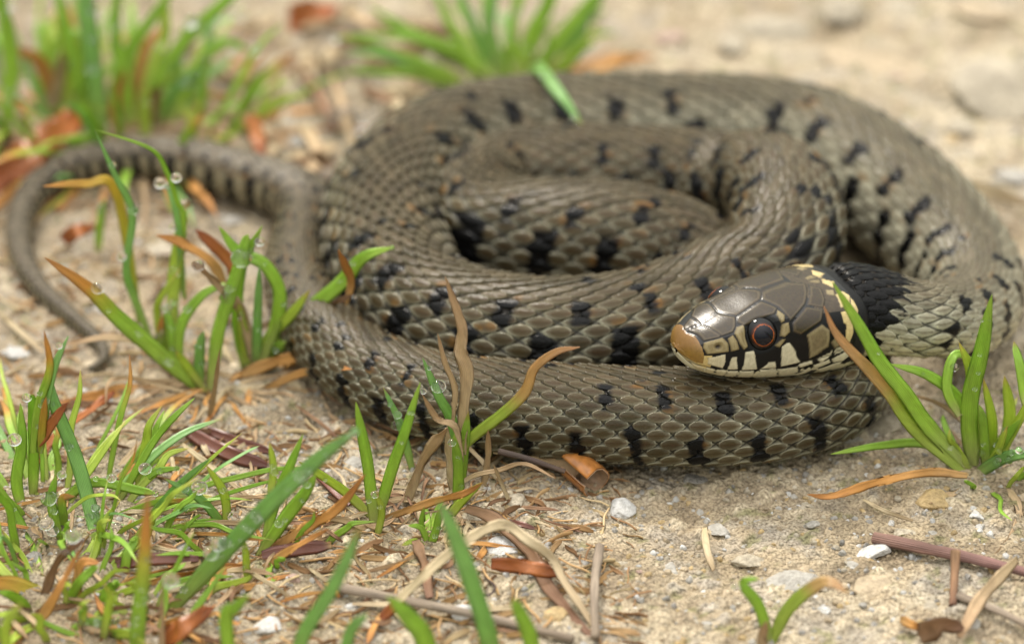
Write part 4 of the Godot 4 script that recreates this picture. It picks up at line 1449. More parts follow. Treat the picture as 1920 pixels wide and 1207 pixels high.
func build_debris() -> void:
	var roll := obj("bark_curl", curl_mesh(), M.gloss)
	roll.position = Vector3(9.7, -0.2, 32.1) * MM
	roll.rotation_degrees = Vector3(-20, -48, -10)
	roll.scale = Vector3.ONE * 1.22
	tag(roll, "rolled piece of orange brown bark in front of the lowest coil", "bark")
	loose("straw", "pale bent straw arching over the ground, bottom centre", "straw", "leaf", "straw", 1.66, [-16.3, 6, 71.3, -8.3, 9, 62.6, -1.8, 9, 56.1, 2.2, 8, 58.5, 5.6, 6, 60.1, 7.5, 4, 63.2, 11.4, 1, 69.6], "", 0.60)
	loose("dry_leaf", "long flat reddish brown grass leaf lying under the orange leaf", "leaf", "leaf", "brown", 2.15, [-6.9, 2, 40.9, -2.7, 3, 45.2, 1.3, 2.5, 50.7, 3.6, 2, 55.7, 5.3, 2, 61.8, 11.2, 1, 72.7], "", 0.50)
	loose("dry_leaf", "glossy orange leaf scrap lying across a brown grass leaf", "leaf", "gloss", "rust", 2.44, [-3, 3, 57.1, 1.3, 4, 59.3, 4.6, 3.5, 59.6, 7.3, 3, 60], "", 0.00)
	loose("twig", "short grey weathered twig pointing away from the camera, bottom centre", "twig", "stick", "bark", 1.52, [12.7, 2, 51, 11.8, 2, 60.8, 11.6, 2, 74], "", 0.00)
	loose("twig", "long grey weathered stick along the bottom edge, left of centre", "twig", "stick", "bark", 1.66, [-25.9, 1.5, 60.5, -12.8, 2, 65.7, -4.3, 2, 68.8, 8.5, 1.5, 73.6], "", 0.00)
	loose("twig", "thin curled dark tendril near the white flat stone", "twig", "stick", "dark", 0.38, [-3.8, 1, 57.6, -2.4, 2, 61.5, -3.2, 2, 63.5, -4.2, 1, 61.8], "", 0.00)
	loose("dry_leaf", "narrow brown strip standing by the centre tuft", "leaf", "leaf", "brown", 1.84, [-14, 2, 49.4, -12.6, 2, 56.1, -11.7, 1.5, 63.4], "", 0.70)
	loose("dry_leaf", "small dark red leaf sliver near the white flat stone", "leaf", "gloss", "maroon", 0.94, [-0.7, 1, 43.1, 1.6, 1.5, 44.7, 3.7, 1, 45.2], "", 0.00)
	loose("straw", "tiny white straw bit lying on sand", "straw", "leaf", "straw", 0.47, [3.3, 1, 42.8, 4.3, 1.2, 43.7, 5.5, 1, 44], "", 0.60)
	loose("wood_chip", "pale upright wood splinter on the sand, right of centre", "wood chip", "leaf", "straw", 1.24, [28.2, 2, 46, 28.2, 2, 51.9, 29, 1, 55.7], "", 0.70)
	loose("twig", "purplish brown twig running off the right edge", "twig", "stick", "plum", 2.10, [52.7, 1.5, 48.1, 63.2, 2, 53, 69, 2, 55.5, 74.4, 2, 58.2], "", 0.00)
	loose("twig", "short brown stub lying across the purplish twig", "twig", "stick", "brown", 1.38, [63.7, 4, 55.3, 63.3, 2, 58.8, 62.5, 1, 64.7], "", 0.00)
	loose("dry_leaf", "tan dry leaf slanting across the bottom right corner", "leaf", "leaf", "dry", 1.83, [72.4, 4, 57.4, 66.6, 3, 65.2, 62.5, 1.5, 72.9], "", 0.50)
	loose("twig", "rough grey twig at the bottom right edge", "twig", "stick", "bark", 1.37, [63.4, 1.5, 63, 67.7, 2, 66.8, 72.7, 2, 71.5], "", 0.00)
	loose("dry_leaf", "orange brown withered blade lying left of the right tuft", "leaf", "leaf", "orange", 1.44, [67.9, 3, 33.7, 62.2, 4, 34.3, 54.7, 3, 35.3, 47.4, 2, 37.7, 43.9, 1, 35.7], "", 0.00)
	loose("straw", "thin pale straw on the sand below the right tuft", "straw", "leaf", "straw", 0.71, [52.2, 1, 37, 55, 1.4, 40.8, 59, 1, 42.8], "", 0.50)
	loose("seed_husk", "long brown seed husk with a dark fold, against the lowest coil", "husk", "leaf", "dry", 2.72, [-2.8, 4, 27.2, 3.2, 4, 28.4, 7.2, 3, 29.7, 9.7, 2, 31.8], "", 0.60)
	loose("seed_husk", "dark narrow stalk lying on the brown husk", "husk", "stick", "dark", 1.03, [-2, 6, 31.6, 2.4, 5.5, 32.9, 7.9, 4, 34.1], "", 0.00)
	loose("pine_needle", "maroon split conifer needle, left of the forked blades", "needle", "gloss", "maroon", 2.43, [-50.2, 1.5, 18.3, -45.2, 2, 24, -41, 2, 27.1, -36.9, 1.5, 28.4], "", 0.30)
	loose("pine_needle", "second maroon needle lying beside the split one", "needle", "gloss", "maroon", 1.63, [-48.3, 1, 16.6, -41.4, 1.2, 21.5, -36.4, 1, 24], "", 0.40)
	loose("pine_needle", "maroon needle crossing behind the upright foreground blade", "needle", "gloss", "maroon", 1.86, [-57, 1.5, 55, -51.5, 2, 54.4, -45.2, 2, 54.4], "", 0.50)
	loose("pine_needle", "maroon needle under the orange blades, lower left of centre", "needle", "gloss", "maroon", 2.02, [-36.2, 1.5, 52.6, -30.9, 2, 51.9, -26.2, 1.5, 50.1], "", 0.50)
	loose("pine_needle", "dark red needle pointing down right, left of the V blades", "needle", "gloss", "maroon", 1.75, [-29.7, 1, 28.8, -26.6, 1.5, 34.8, -24.1, 1, 38.4], "", 0.50)
	loose("pine_needle", "red brown needle beside the left grass clump", "needle", "gloss", "rust", 1.32, [-72.1, 1.5, 29.6, -69.8, 2, 21.3, -64.3, 2, 11.9, -61.8, 2, 7.9], "", 0.50)
	loose("straw", "white straw with a frayed tip beside the maroon needles", "straw", "leaf", "straw", 0.88, [-50, 3, 24.7, -45.7, 2, 28.9, -38.8, 1, 36.9], "", 0.70)
	loose("dry_leaf", "big rust orange dead leaf behind the tail loop, upper left", "leaf", "gloss", "rust", 5.82, [-89.7, 3, -58.5, -82.7, 7, -63.8, -78.3, 7, -73.9, -75.1, 5, -86.3], "", 0.00)
	loose("dry_leaf", "brown dead leaf lying below the big rust leaf", "leaf", "leaf", "brown", 3.80, [-90.6, 2, -72.4, -84.2, 5, -74.8, -78, 3, -86.1], "", 0.00)
	loose("dry_leaf", "dark red brown leaf inside the tail loop", "leaf", "gloss", "rust", 2.70, [-75.2, 2, -40.9, -72.4, 5, -39.1, -70.1, 3, -44.3], "", 0.00)
	loose("dry_leaf", "blurred reddish dead leaf at the top edge, left of the back tuft", "leaf", "leaf", "rust", 6.07, [-42.2, 2, -126.1, -38, 5, -124.4, -32.9, 3, -132.3], "", 0.00)
	loose("dry_leaf", "orange withered leaf behind the tail near its bend", "leaf", "gloss", "rust", 3.19, [-46.5, 4, -84.1, -44.5, 6, -71.8, -43.4, 3, -67.5], "", 0.00)
	loose("dry_leaf", "chunky orange red leaf at the bottom edge, left", "leaf", "gloss", "rust", 2.97, [-48.7, 3, 76.7, -45.1, 7, 78.5, -41.5, 6, 72.3], "", 0.00)
	loose("dry_leaf", "small red leaf scrap under the end of the grey stick", "leaf", "gloss", "rust", 1.96, [-18.4, 1.5, 68.7, -16.1, 3, 66.9, -14.2, 2, 62.2], "", 0.00)
	loose("dry_leaf", "little orange scrap at the bottom right among brown crumbs", "leaf", "leaf", "orange", 1.36, [54.7, 1, 68, 56, 2.5, 71.7, 58.2, 1, 70.6], "", 0.00)
	loose("dry_leaf", "crumpled dark brown leaf at the bottom right", "leaf", "leaf", "brown", 3.31, [57, 1, 72.5, 59.6, 4, 73.9, 63.3, 2, 71.8], "", 0.00)
	loose("dry_leaf", "brown blade lying flat behind the left loop of the snake", "leaf", "leaf", "dry", 1.93, [-28.2, 1.5, -77.5, -30.8, 2, -93.4, -33.9, 2, -108.8], "", 0.00)
	loose("dry_leaf", "broad pale dry blade behind the snake, pointing to the top tuft", "leaf", "leaf", "dry", 2.55, [-19.3, 2, -96.7, -16.6, 3, -104.5, -13.8, 2, -113.4], "", 0.00)
	loose("dry_leaf", "long tan blade lying between the tail and the top left tuft", "leaf", "leaf", "dry", 2.10, [-55.9, 1.5, -94.4, -46.6, 2, -84.9, -38.9, 2, -75.5], "", 0.00)
	loose("dry_leaf", "pinkish brown dry blade near the top left tuft", "leaf", "leaf", "brown", 2.33, [-41.5, 1.5, -112.1, -34.7, 2.5, -94.6, -31.7, 1.5, -81.7], "", 0.00)
	loose("dry_leaf", "thin tan blade curving beside the left loop", "leaf", "leaf", "dry", 1.30, [-42.8, 1, -68.3, -37.2, 1.5, -69.4, -31.4, 1.5, -63.4], "", 0.00)
	loose("dry_leaf", "pale pink straw band at the right edge behind the snake", "leaf", "leaf", "straw", 2.78, [76.5, 1.5, -62.4, 82.5, 2, -58.5, 89.3, 1.5, -54.5], "", 0.00)
	loose("dry_leaf", "reddish straw by the right edge, level with the neck", "leaf", "leaf", "brown", 1.96, [79.3, 1.5, -31.6, 82.7, 2, -30.7, 86.3, 1.5, -31.2], "", 0.00)
	loose("dry_leaf", "brown leaf tip just behind the back arc, right of the hanging blade", "leaf", "leaf", "orange", 2.16, [14.1, 2, -102.1, 18.6, 3, -107.9, 26.6, 2, -112.2], "", 0.00)
	loose("straw", "straight pale straw at the far left, below the tail", "straw", "leaf", "straw", 1.04, [-83, 1, -18.3, -78.6, 1.4, -11.2, -74.6, 1, -6], "", 0.60)
	loose("straw", "short pale dry straw in front of the forked tuft", "straw", "leaf", "straw", 0.68, [-29.2, 0.8, 54.9, -27.6, 1.6, 58.1, -26.2, 0.8, 58.8], "dry straws on the soil", 0.50)
	loose("straw", "long tan dry straw well left of the orange leaf scrap", "straw", "leaf", "dry", 0.58, [-16.8, 0.8, 66, -14.6, 1.6, 70.7, -12.7, 0.8, 72.8], "dry straws on the soil", 0.50)
	loose("straw", "short brown dry straw well left of the orange leaf scrap, leftmost of two", "straw", "leaf", "brown", 0.90, [-17, 0.8, 67.7, -18, 1.6, 69.9, -20.5, 0.8, 68.7], "dry straws on the soil", 0.50)
	loose("straw", "long orange dry straw in front of the left edge clump, rightmost of two", "straw", "leaf", "orange", 0.50, [-69.5, 0.8, 36.8, -73.6, 1.6, 39.7, -77.7, 0.8, 40.4], "dry straws on the soil", 0.50)
	loose("straw", "short orange dry straw left of the orange leaf scrap", "straw", "leaf", "orange", 0.98, [-3.4, 0.8, 48.9, -4.2, 1.6, 52, -5, 0.8, 52.8], "dry straws on the soil", 0.50)
	loose("straw", "short pale dry straw behind the half dried tuft", "straw", "leaf", "straw", 0.96, [-10, 0.8, 10.9, -7.9, 1.6, 14.8, -5.7, 0.8, 16.3], "dry straws on the soil", 0.50)
	loose("straw", "short pale dry straw beside the maroon needles, rightmost of two", "straw", "leaf", "straw", 0.70, [-39.9, 0.8, 20.3, -41.7, 1.6, 24.1, -42.6, 0.8, 26.3], "dry straws on the soil", 0.50)
	loose("straw", "short pale dry straw beside the forked tuft", "straw", "leaf", "straw", 0.66, [-34.5, 0.8, 43.4, -33.9, 1.6, 47.3, -33.8, 0.8, 48.3], "dry straws on the soil", 0.50)
	loose("straw", "short tan dry straw behind the left edge clump", "straw", "leaf", "dry", 1.02, [-75.1, 0.8, 20.5, -77.1, 1.6, 22.2, -78.8, 0.8, 21.8], "dry straws on the soil", 0.50)
	loose("straw", "short orange dry straw in front of the broad upright blade", "straw", "leaf", "orange", 0.68, [-51.8, 0.8, 65.1, -52, 1.6, 68.8, -52.1, 0.8, 70.5], "dry straws on the soil", 0.50)
	loose("straw", "short brown dry straw far behind the half dried tuft", "straw", "leaf", "brown", 0.98, [-20.9, 0.8, 15, -18.5, 1.6, 18.1, -15.9, 0.8, 19], "dry straws on the soil", 0.50)
	loose("straw", "long tan dry straw far behind the half dried tuft", "straw", "leaf", "dry", 0.73, [-20, 0.8, 13.5, -15.9, 1.6, 16.8, -12, 0.8, 17.5], "dry straws on the soil", 0.50)
	loose("straw", "long brown dry straw right of the maroon needles", "straw", "leaf", "brown", 0.58, [-33.7, 0.8, 9.7, -29.3, 1.6, 16.6, -26.7, 0.8, 19.5], "dry straws on the soil", 0.50)
	loose("straw", "long brown dry straw well left of the broad upright blade", "straw", "leaf", "brown", 0.48, [-76.8, 0.8, 64.7, -72.6, 1.6, 65.8, -68, 0.8, 65.3], "dry straws on the soil", 0.50)
	loose("straw", "short brown dry straw far behind the left edge clump", "straw", "leaf", "brown", 0.65, [-65.1, 0.8, 19.7, -61.4, 1.6, 22.4, -58.2, 0.8, 22.5], "dry straws on the soil", 0.50)
	loose("straw", "long pale dry straw in front of the orange leaf scrap", "straw", "leaf", "straw", 0.90, [3.5, 0.8, 64.2, -1.3, 1.6, 66.2, -6, 0.8, 65.9], "dry straws on the soil", 0.50)
	loose("straw", "short brown dry straw far in front of the broad upright blade", "straw", "leaf", "brown", 0.70, [-49.3, 0.8, 68.6, -50.7, 1.6, 71.8, -52.7, 0.8, 72.5], "dry straws on the soil", 0.50)
	loose("straw", "long tan dry straw in front of the forked tuft", "straw", "leaf", "dry", 0.53, [-32.4, 0.8, 49.3, -34.8, 1.6, 53.2, -35.8, 0.8, 56.1], "dry straws on the soil", 0.50)
	loose("straw", "long orange dry straw far in front of the broad upright blade", "straw", "leaf", "orange", 0.73, [-60.4, 0.8, 66.2, -57.4, 1.6, 70.2, -54.1, 0.8, 72.3], "dry straws on the soil", 0.50)
	loose("straw", "short orange dry straw far in front of the forked tuft, rightmost of two", "straw", "leaf", "orange", 0.45, [-22.7, 0.8, 68.1, -22.7, 1.6, 71.5, -21.7, 0.8, 73.6], "dry straws on the soil", 0.50)
	loose("straw", "long tan dry straw behind the half dried tuft", "straw", "leaf", "dry", 0.79, [-7.5, 0.8, 22.6, -7.6, 1.6, 28.9, -8.9, 0.8, 31.4], "dry straws on the soil", 0.50)
	loose("straw", "long brown dry straw left of the maroon needles", "straw", "leaf", "brown", 0.89, [-55.4, 0.8, 17.3, -49.8, 1.6, 18.9, -44.9, 0.8, 17.7], "dry straws on the soil", 0.50)
	loose("straw", "long brown dry straw in front of the tail tip, leftmost of two", "straw", "leaf", "brown", 0.90, [-63.2, 0.8, 9.4, -67.7, 1.6, 11.3, -72.5, 0.8, 10.7], "dry straws on the soil", 0.50)
	loose("straw", "long brown dry straw behind the broad upright blade", "straw", "leaf", "brown", 0.51, [-49, 0.8, 44, -51.5, 1.6, 49.5, -55.3, 0.8, 51.6], "dry straws on the soil", 0.50)
	loose("straw", "long brown dry straw far in front of the left edge clump", "straw", "leaf", "brown", 0.82, [-70, 0.8, 50.7, -73.4, 1.6, 54, -77.5, 0.8, 54.7], "dry straws on the soil", 0.50)
	loose("straw", "short pale dry straw left of the maroon needles", "straw", "leaf", "straw", 0.79, [-51.6, 0.8, 24.8, -51, 1.6, 29.1, -50.6, 0.8, 30.8], "dry straws on the soil", 0.50)
	loose("straw", "short pale dry straw right of the V tuft", "straw", "leaf", "straw", 0.77, [-13.8, 0.8, 36.6, -13.8, 1.6, 40.8, -13.6, 0.8, 42.6], "dry straws on the soil", 0.50)
	loose("straw", "long tan dry straw behind the broad upright blade, rightmost of two", "straw", "leaf", "dry", 0.91, [-56.6, 0.8, 39, -51.1, 1.6, 41.4, -46.9, 0.8, 40.3], "dry straws on the soil", 0.50)
	loose("straw", "short brown dry straw well right of the tuft touching the coils", "straw", "leaf", "brown", 1.08, [-22.5, 0.8, 7.6, -22.6, 1.6, 11.5, -24.5, 0.8, 11.3], "dry straws on the soil", 0.50)
	loose("straw", "short tan dry straw far behind the half dried tuft", "straw", "leaf", "dry", 0.87, [-0.6, 0.8, 5.1, -2.4, 1.6, 7.8, -3.3, 0.8, 8.7], "dry straws on the soil", 0.50)
	loose("straw", "long pale dry straw far in front of the V tuft", "straw", "leaf", "straw", 0.83, [-13.7, 0.8, 62.8, -17.4, 1.6, 65.2, -22.7, 0.8, 64], "dry straws on the soil", 0.50)
	loose("straw", "short pale dry straw well left of the broad upright blade", "straw", "leaf", "straw", 0.55, [-72.6, 0.8, 57.5, -71.8, 1.6, 60.8, -71, 0.8, 62], "dry straws on the soil", 0.50)
	loose("straw", "short tan dry straw right of the broad upright blade, rightmost of two", "straw", "leaf", "dry", 0.88, [-46.8, 0.8, 44.4, -47, 1.6, 47.6, -48.1, 0.8, 48], "dry straws on the soil", 0.50)
	loose("straw", "long tan dry straw well left of the tail tip", "straw", "leaf", "dry", 1.02, [-82.1, 0.8, 5.4, -78.2, 1.6, 10.4, -75.6, 0.8, 12], "dry straws on the soil", 0.50)
	loose("straw", "long tan dry straw far in front of the broad upright blade", "straw", "leaf", "dry", 0.71, [-62.1, 0.8, 68.9, -58.4, 1.6, 71.6, -55.5, 0.8, 71.4], "dry straws on the soil", 0.50)
	loose("straw", "long tan dry straw left of the broad upright blade, rightmost of two", "straw", "leaf", "dry", 0.62, [-61.3, 0.8, 54.2, -59.4, 1.6, 58.4, -56.7, 0.8, 61.2], "dry straws on the soil", 0.50)
	loose("straw", "long tan dry straw far in front of the orange leaf scrap", "straw", "leaf", "dry", 0.74, [-4.1, 0.8, 65.6, -4.4, 1.6, 71.1, -6, 0.8, 73.1], "dry straws on the soil", 0.50)
	loose("straw", "short orange dry straw left of the maroon needles", "straw", "leaf", "orange", 0.95, [-49.4, 0.8, 28.3, -50.6, 1.6, 31.8, -51.2, 0.8, 33.6], "dry straws on the soil", 0.50)
	loose("straw", "long pale dry straw in front of the forked tuft", "straw", "leaf", "straw", 0.70, [-38.6, 0.8, 55.1, -34.1, 1.6, 60.7, -31.1, 0.8, 62.8], "dry straws on the soil", 0.50)
	loose("straw", "short tan dry straw left of the broad upright blade", "straw", "leaf", "dry", 0.51, [-66.6, 0.8, 55.2, -65.1, 1.6, 58.6, -64.5, 0.8, 59.3], "dry straws on the soil", 0.50)
	loose("straw", "short tan dry straw well left of the orange leaf scrap", "straw", "leaf", "dry", 0.70, [-13.6, 0.8, 62.6, -14.7, 1.6, 65.4, -15.8, 0.8, 66], "dry straws on the soil", 0.50)
	loose("straw", "long tan dry straw well left of the broad upright blade, leftmost of two", "straw", "leaf", "dry", 0.74, [-70.9, 0.8, 66.6, -69.7, 1.6, 70.2, -67.7, 0.8, 72.5], "dry straws on the soil", 0.50)
	loose("straw", "short pale dry straw behind the left edge clump", "straw", "leaf", "straw", 0.73, [-69.8, 0.8, 26.7, -68.9, 1.6, 31.9, -70, 0.8, 33.2], "dry straws on the soil", 0.50)
	loose("straw", "long tan dry straw far in front of the forked tuft", "straw", "leaf", "dry", 0.80, [-24.4, 0.8, 65.4, -27.2, 1.6, 69.7, -31.7, 0.8, 70.4], "dry straws on the soil", 0.50)
	loose("straw", "short orange dry straw far in front of the broad upright blade, leftmost of two", "straw", "leaf", "orange", 0.90, [-45.6, 0.8, 67.2, -47.6, 1.6, 69.3, -49.5, 0.8, 69.4], "dry straws on the soil", 0.50)
	loose("straw", "long tan dry straw right of the maroon needles", "straw", "leaf", "dry", 0.70, [-38.9, 0.8, 23.7, -34.5, 1.6, 29.7, -31.3, 0.8, 32.2], "dry straws on the soil", 0.50)
	loose("straw", "short tan dry straw left of the maroon needles", "straw", "leaf", "dry", 0.74, [-51.5, 0.8, 15.8, -52.8, 1.6, 20.1, -55.6, 0.8, 20.9], "dry straws on the soil", 0.50)
	loose("straw", "long orange dry straw far behind the left edge clump", "straw", "leaf", "orange", 0.62, [-68.9, 0.8, 14.5, -71.4, 1.6, 18.3, -76, 0.8, 18], "dry straws on the soil", 0.50)
	loose("straw", "short tan dry straw far in front of the forked tuft", "straw", "leaf", "dry", 0.55, [-24, 0.8, 71.7, -22.9, 1.6, 73.2, -20.4, 0.8, 73.7], "dry straws on the soil", 0.50)
	loose("straw", "long brown dry straw in front of the tail tip, rightmost of two", "straw", "leaf", "brown", 0.70, [-72.5, 0.8, 8.1, -66.2, 1.6, 10.4, -60.9, 0.8, 9.5], "dry straws on the soil", 0.50)
	loose("straw", "short orange dry straw behind the orange leaf scrap", "straw", "leaf", "orange", 0.65, [-1.7, 0.8, 40.4, -0.3, 1.6, 45, -0.3, 0.8, 46], "dry straws on the soil", 0.50)
	loose("straw", "short pale dry straw beside the maroon needles, leftmost of two", "straw", "leaf", "straw", 0.98, [-46.8, 0.8, 20, -46.8, 1.6, 23.3, -45.7, 0.8, 25.3], "dry straws on the soil", 0.50)
	loose("straw", "long orange dry straw far in front of the forked tuft", "straw", "leaf", "orange", 0.60, [-26.3, 0.8, 60.9, -29.9, 1.6, 63, -32.9, 0.8, 63.5], "dry straws on the soil", 0.50)
	loose("straw", "short pale dry straw behind the forked tuft", "straw", "leaf", "straw", 0.98, [-44.3, 0.8, 34.2, -42.1, 1.6, 36.2, -38.7, 0.8, 37], "dry straws on the soil", 0.50)
	loose("straw", "long tan dry straw well left of the broad upright blade, rightmost of two", "straw", "leaf", "dry", 0.82, [-70.8, 0.8, 64.1, -67.2, 1.6, 69.5, -65.5, 0.8, 71.4], "dry straws on the soil", 0.50)
	loose("straw", "long pale dry straw in front of the left edge clump", "straw", "leaf", "straw", 0.85, [-71.5, 0.8, 37.5, -73.6, 1.6, 41.2, -74.7, 0.8, 43.5], "dry straws on the soil", 0.50)
	loose("straw", "long pale dry straw behind the half dried tuft", "straw", "leaf", "straw", 0.90, [-15.8, 0.8, 11.2, -13.5, 1.6, 15.5, -9.7, 0.8, 18.5], "dry straws on the soil", 0.50)
	loose("straw", "long orange dry straw well left of the orange leaf scrap", "straw", "leaf", "orange", 0.96, [-18.4, 0.8, 66.2, -19.4, 1.6, 70.9, -20.2, 0.8, 73.5], "dry straws on the soil", 0.50)
	loose("straw", "short brown dry straw far in front of the forked tuft", "straw", "leaf", "brown", 0.49, [-28.4, 0.8, 57.3, -27.2, 1.6, 60.8, -25.6, 0.8, 62.3], "dry straws on the soil", 0.50)
	loose("straw", "long pale dry straw beside the left edge clump", "straw", "leaf", "straw", 0.60, [-64.1, 0.8, 36.4, -68.3, 1.6, 37.2, -71.8, 0.8, 36.6], "dry straws on the soil", 0.50)
	loose("straw", "long tan dry straw left of the broad upright blade, leftmost of two", "straw", "leaf", "dry", 0.49, [-66.1, 0.8, 62.8, -62.5, 1.6, 63.9, -57.6, 0.8, 63.9], "dry straws on the soil", 0.50)
	loose("straw", "long tan dry straw behind the broad upright blade, leftmost of two", "straw", "leaf", "dry", 0.94, [-50.9, 0.8, 35.6, -54.2, 1.6, 38.3, -56.1, 0.8, 39.9], "dry straws on the soil", 0.50)
	loose("straw", "long tan dry straw in front of the orange leaf scrap", "straw", "leaf", "dry", 0.58, [3.5, 0.8, 62.1, 0.3, 1.6, 65.3, -3.6, 0.8, 65.5], "dry straws on the soil", 0.50)
	loose("straw", "short brown dry straw right of the half dried tuft", "straw", "leaf", "brown", 0.61, [0.1, 0.8, 36.5, -2.5, 1.6, 38.4, -3.7, 0.8, 39], "dry straws on the soil", 0.50)
	loose("straw", "short tan dry straw in front of the forked tuft", "straw", "leaf", "dry", 0.91, [-41.1, 0.8, 55.6, -38.3, 1.6, 56.6, -34.3, 0.8, 56.5], "dry straws on the soil", 0.50)
	loose("straw", "long tan dry straw in front of the maroon needles", "straw", "leaf", "dry", 0.59, [-41.3, 0.8, 22.2, -39.4, 1.6, 28.4, -39.2, 0.8, 30.7], "dry straws on the soil", 0.50)
	loose("straw", "long pale dry straw behind the maroon needles", "straw", "leaf", "straw", 0.54, [-44.5, 0.8, 12.4, -46.7, 1.6, 17.4, -49.3, 0.8, 19.7], "dry straws on the soil", 0.50)
	loose("straw", "short orange dry straw far in front of the broad upright blade, rightmost of two", "straw", "leaf", "orange", 0.54, [-46, 0.8, 70.6, -43.7, 1.6, 74, -43.2, 0.8, 73.8], "dry straws on the soil", 0.50)
	loose("straw", "long orange dry straw behind the orange leaf scrap", "straw", "leaf", "orange", 0.76, [-7.6, 0.8, 48.4, -3.7, 1.6, 49.9, 1.6, 0.8, 50.4], "dry straws on the soil", 0.50)
	loose("straw", "long brown dry straw in front of the maroon needles", "straw", "leaf", "brown", 0.56, [-38.9, 0.8, 25.8, -38.4, 1.6, 31.1, -38.1, 0.8, 33.8], "dry straws on the soil", 0.50)
	loose("straw", "long brown dry straw behind the left edge clump", "straw", "leaf", "brown", 1.06, [-75.7, 0.8, 25, -69.7, 1.6, 27, -65.5, 0.8, 25.3], "dry straws on the soil", 0.50)
	loose("straw", "short brown dry straw well left of the orange leaf scrap, rightmost of two", "straw", "leaf", "brown", 0.86, [-15.5, 0.8, 62.7, -16.4, 1.6, 65.4, -16.2, 0.8, 66.8], "dry straws on the soil", 0.50)
	loose("straw", "short pale dry straw in front of the broad upright blade", "straw", "leaf", "straw", 0.71, [-44.2, 0.8, 58.2, -46.5, 1.6, 60.9, -49.2, 0.8, 61.1], "dry straws on the soil", 0.50)
	loose("straw", "long orange dry straw in front of the V tuft", "straw", "leaf", "orange", 0.61, [-13.8, 0.8, 50.1, -16.3, 1.6, 55.2, -19.4, 0.8, 57.4], "dry straws on the soil", 0.50)
	loose("straw", "short pale dry straw well right of the forked tuft", "straw", "leaf", "straw", 0.93, [-24.8, 0.8, 55.4, -24.1, 1.6, 59.5, -24.5, 0.8, 60.5], "dry straws on the soil", 0.50)
	loose("straw", "short tan dry straw right of the broad upright blade, leftmost of two", "straw", "leaf", "dry", 0.88, [-45, 0.8, 53.7, -47.1, 1.6, 55.5, -49, 0.8, 55.1], "dry straws on the soil", 0.50)
	loose("straw", "short pale dry straw behind the broad upright blade", "straw", "leaf", "straw", 0.72, [-57.5, 0.8, 40, -54.1, 1.6, 41.3, -51.3, 0.8, 40], "dry straws on the soil", 0.50)
	loose("straw", "long tan dry straw in front of the V tuft", "straw", "leaf", "dry", 0.84, [-13.3, 0.8, 51.4, -16.6, 1.6, 55.1, -20.7, 0.8, 55.7], "dry straws on the soil", 0.50)
	loose("straw", "long brown dry straw far in front of the broad upright blade", "straw", "leaf", "brown", 0.62, [-54.4, 0.8, 66.4, -50.5, 1.6, 70.8, -47.2, 0.8, 72.8], "dry straws on the soil", 0.50)
	loose("straw", "short brown dry straw left of the V tuft", "straw", "leaf", "brown", 0.62, [-27.7, 0.8, 44.5, -25.9, 1.6, 47.8, -24.7, 0.8, 48.2], "dry straws on the soil", 0.50)
	loose("straw", "long orange dry straw in front of the left edge clump, leftmost of two", "straw", "leaf", "orange", 0.54, [-79.2, 0.8, 43.2, -74.9, 1.6, 44.6, -69.3, 0.8, 45], "dry straws on the soil", 0.50)
	loose("straw", "long brown dry straw beside the broad upright blade", "straw", "leaf", "brown", 0.98, [-50.5, 0.8, 51.9, -54.8, 1.6, 54, -60.6, 0.8, 52.7], "dry straws on the soil", 0.50)
	loose("straw", "short brown dry straw in front of the forked tuft", "straw", "leaf", "brown", 0.57, [-38.4, 0.8, 59.3, -39.6, 1.6, 62.3, -40, 0.8, 63.9], "dry straws on the soil", 0.50)
	loose("straw", "short orange dry straw far in front of the forked tuft, leftmost of two", "straw", "leaf", "orange", 0.85, [-26.9, 0.8, 58.4, -25.2, 1.6, 62, -24.6, 0.8, 62.4], "dry straws on the soil", 0.50)
	loose("straw", "long pale dry straw right of the broad upright blade", "straw", "leaf", "straw", 0.55, [-52.4, 0.8, 49.5, -48.1, 1.6, 51.9, -44.6, 0.8, 51.6], "dry straws on the soil", 0.50)
	loose("straw", "long brown dry straw far in front of the V tuft", "straw", "leaf", "brown", 0.63, [-16.5, 0.8, 60.2, -19.6, 1.6, 63, -21.6, 0.8, 64.4], "dry straws on the soil", 0.50)
	loose("straw", "long brown dry straw in front of the broad upright blade", "straw", "leaf", "brown", 0.48, [-43.8, 0.8, 62.4, -47.7, 1.6, 64, -50.7, 0.8, 64.1], "dry straws on the soil", 0.50)
	loose("straw", "short brown dry straw left of the orange leaf scrap", "straw", "leaf", "brown", 0.78, [-8.4, 0.8, 51.4, -8.9, 1.6, 55.2, -10.9, 0.8, 55.3], "dry straws on the soil", 0.50)
	loose("straw", "long brown dry straw in front of the orange leaf scrap", "straw", "leaf", "brown", 0.56, [-6.4, 0.8, 68.9, -1.4, 1.6, 71.6, 2.9, 0.8, 71.6], "dry straws on the soil", 0.50)
	loose("straw", "long pale dry straw beside the forked tuft", "straw", "leaf", "straw", 0.96, [-41.8, 0.8, 42.9, -36.2, 1.6, 44.1, -30.7, 0.8, 42.9], "dry straws on the soil", 0.50)
	loose("straw", "short tan dry straw behind the back left tuft", "straw", "leaf", "dry", 0.78, [-71.7, 0.8, -93.9, -69.3, 1.6, -88, -68.7, 0.8, -86.7], "dry straws on the soil", 0.50)
	loose("straw", "long pale dry straw behind the left loop", "straw", "leaf", "straw", 1.15, [-36.3, 0.8, -113.9, -36.4, 1.6, -105.4, -36.2, 0.8, -99.8], "dry straws on the soil", 0.50)
	loose("straw", "long tan dry straw well left of the left loop, leftmost of two", "straw", "leaf", "dry", 0.85, [-42.4, 0.8, -99.1, -46.5, 1.6, -93.7, -51.3, 0.8, -92.1], "dry straws on the soil", 0.50)
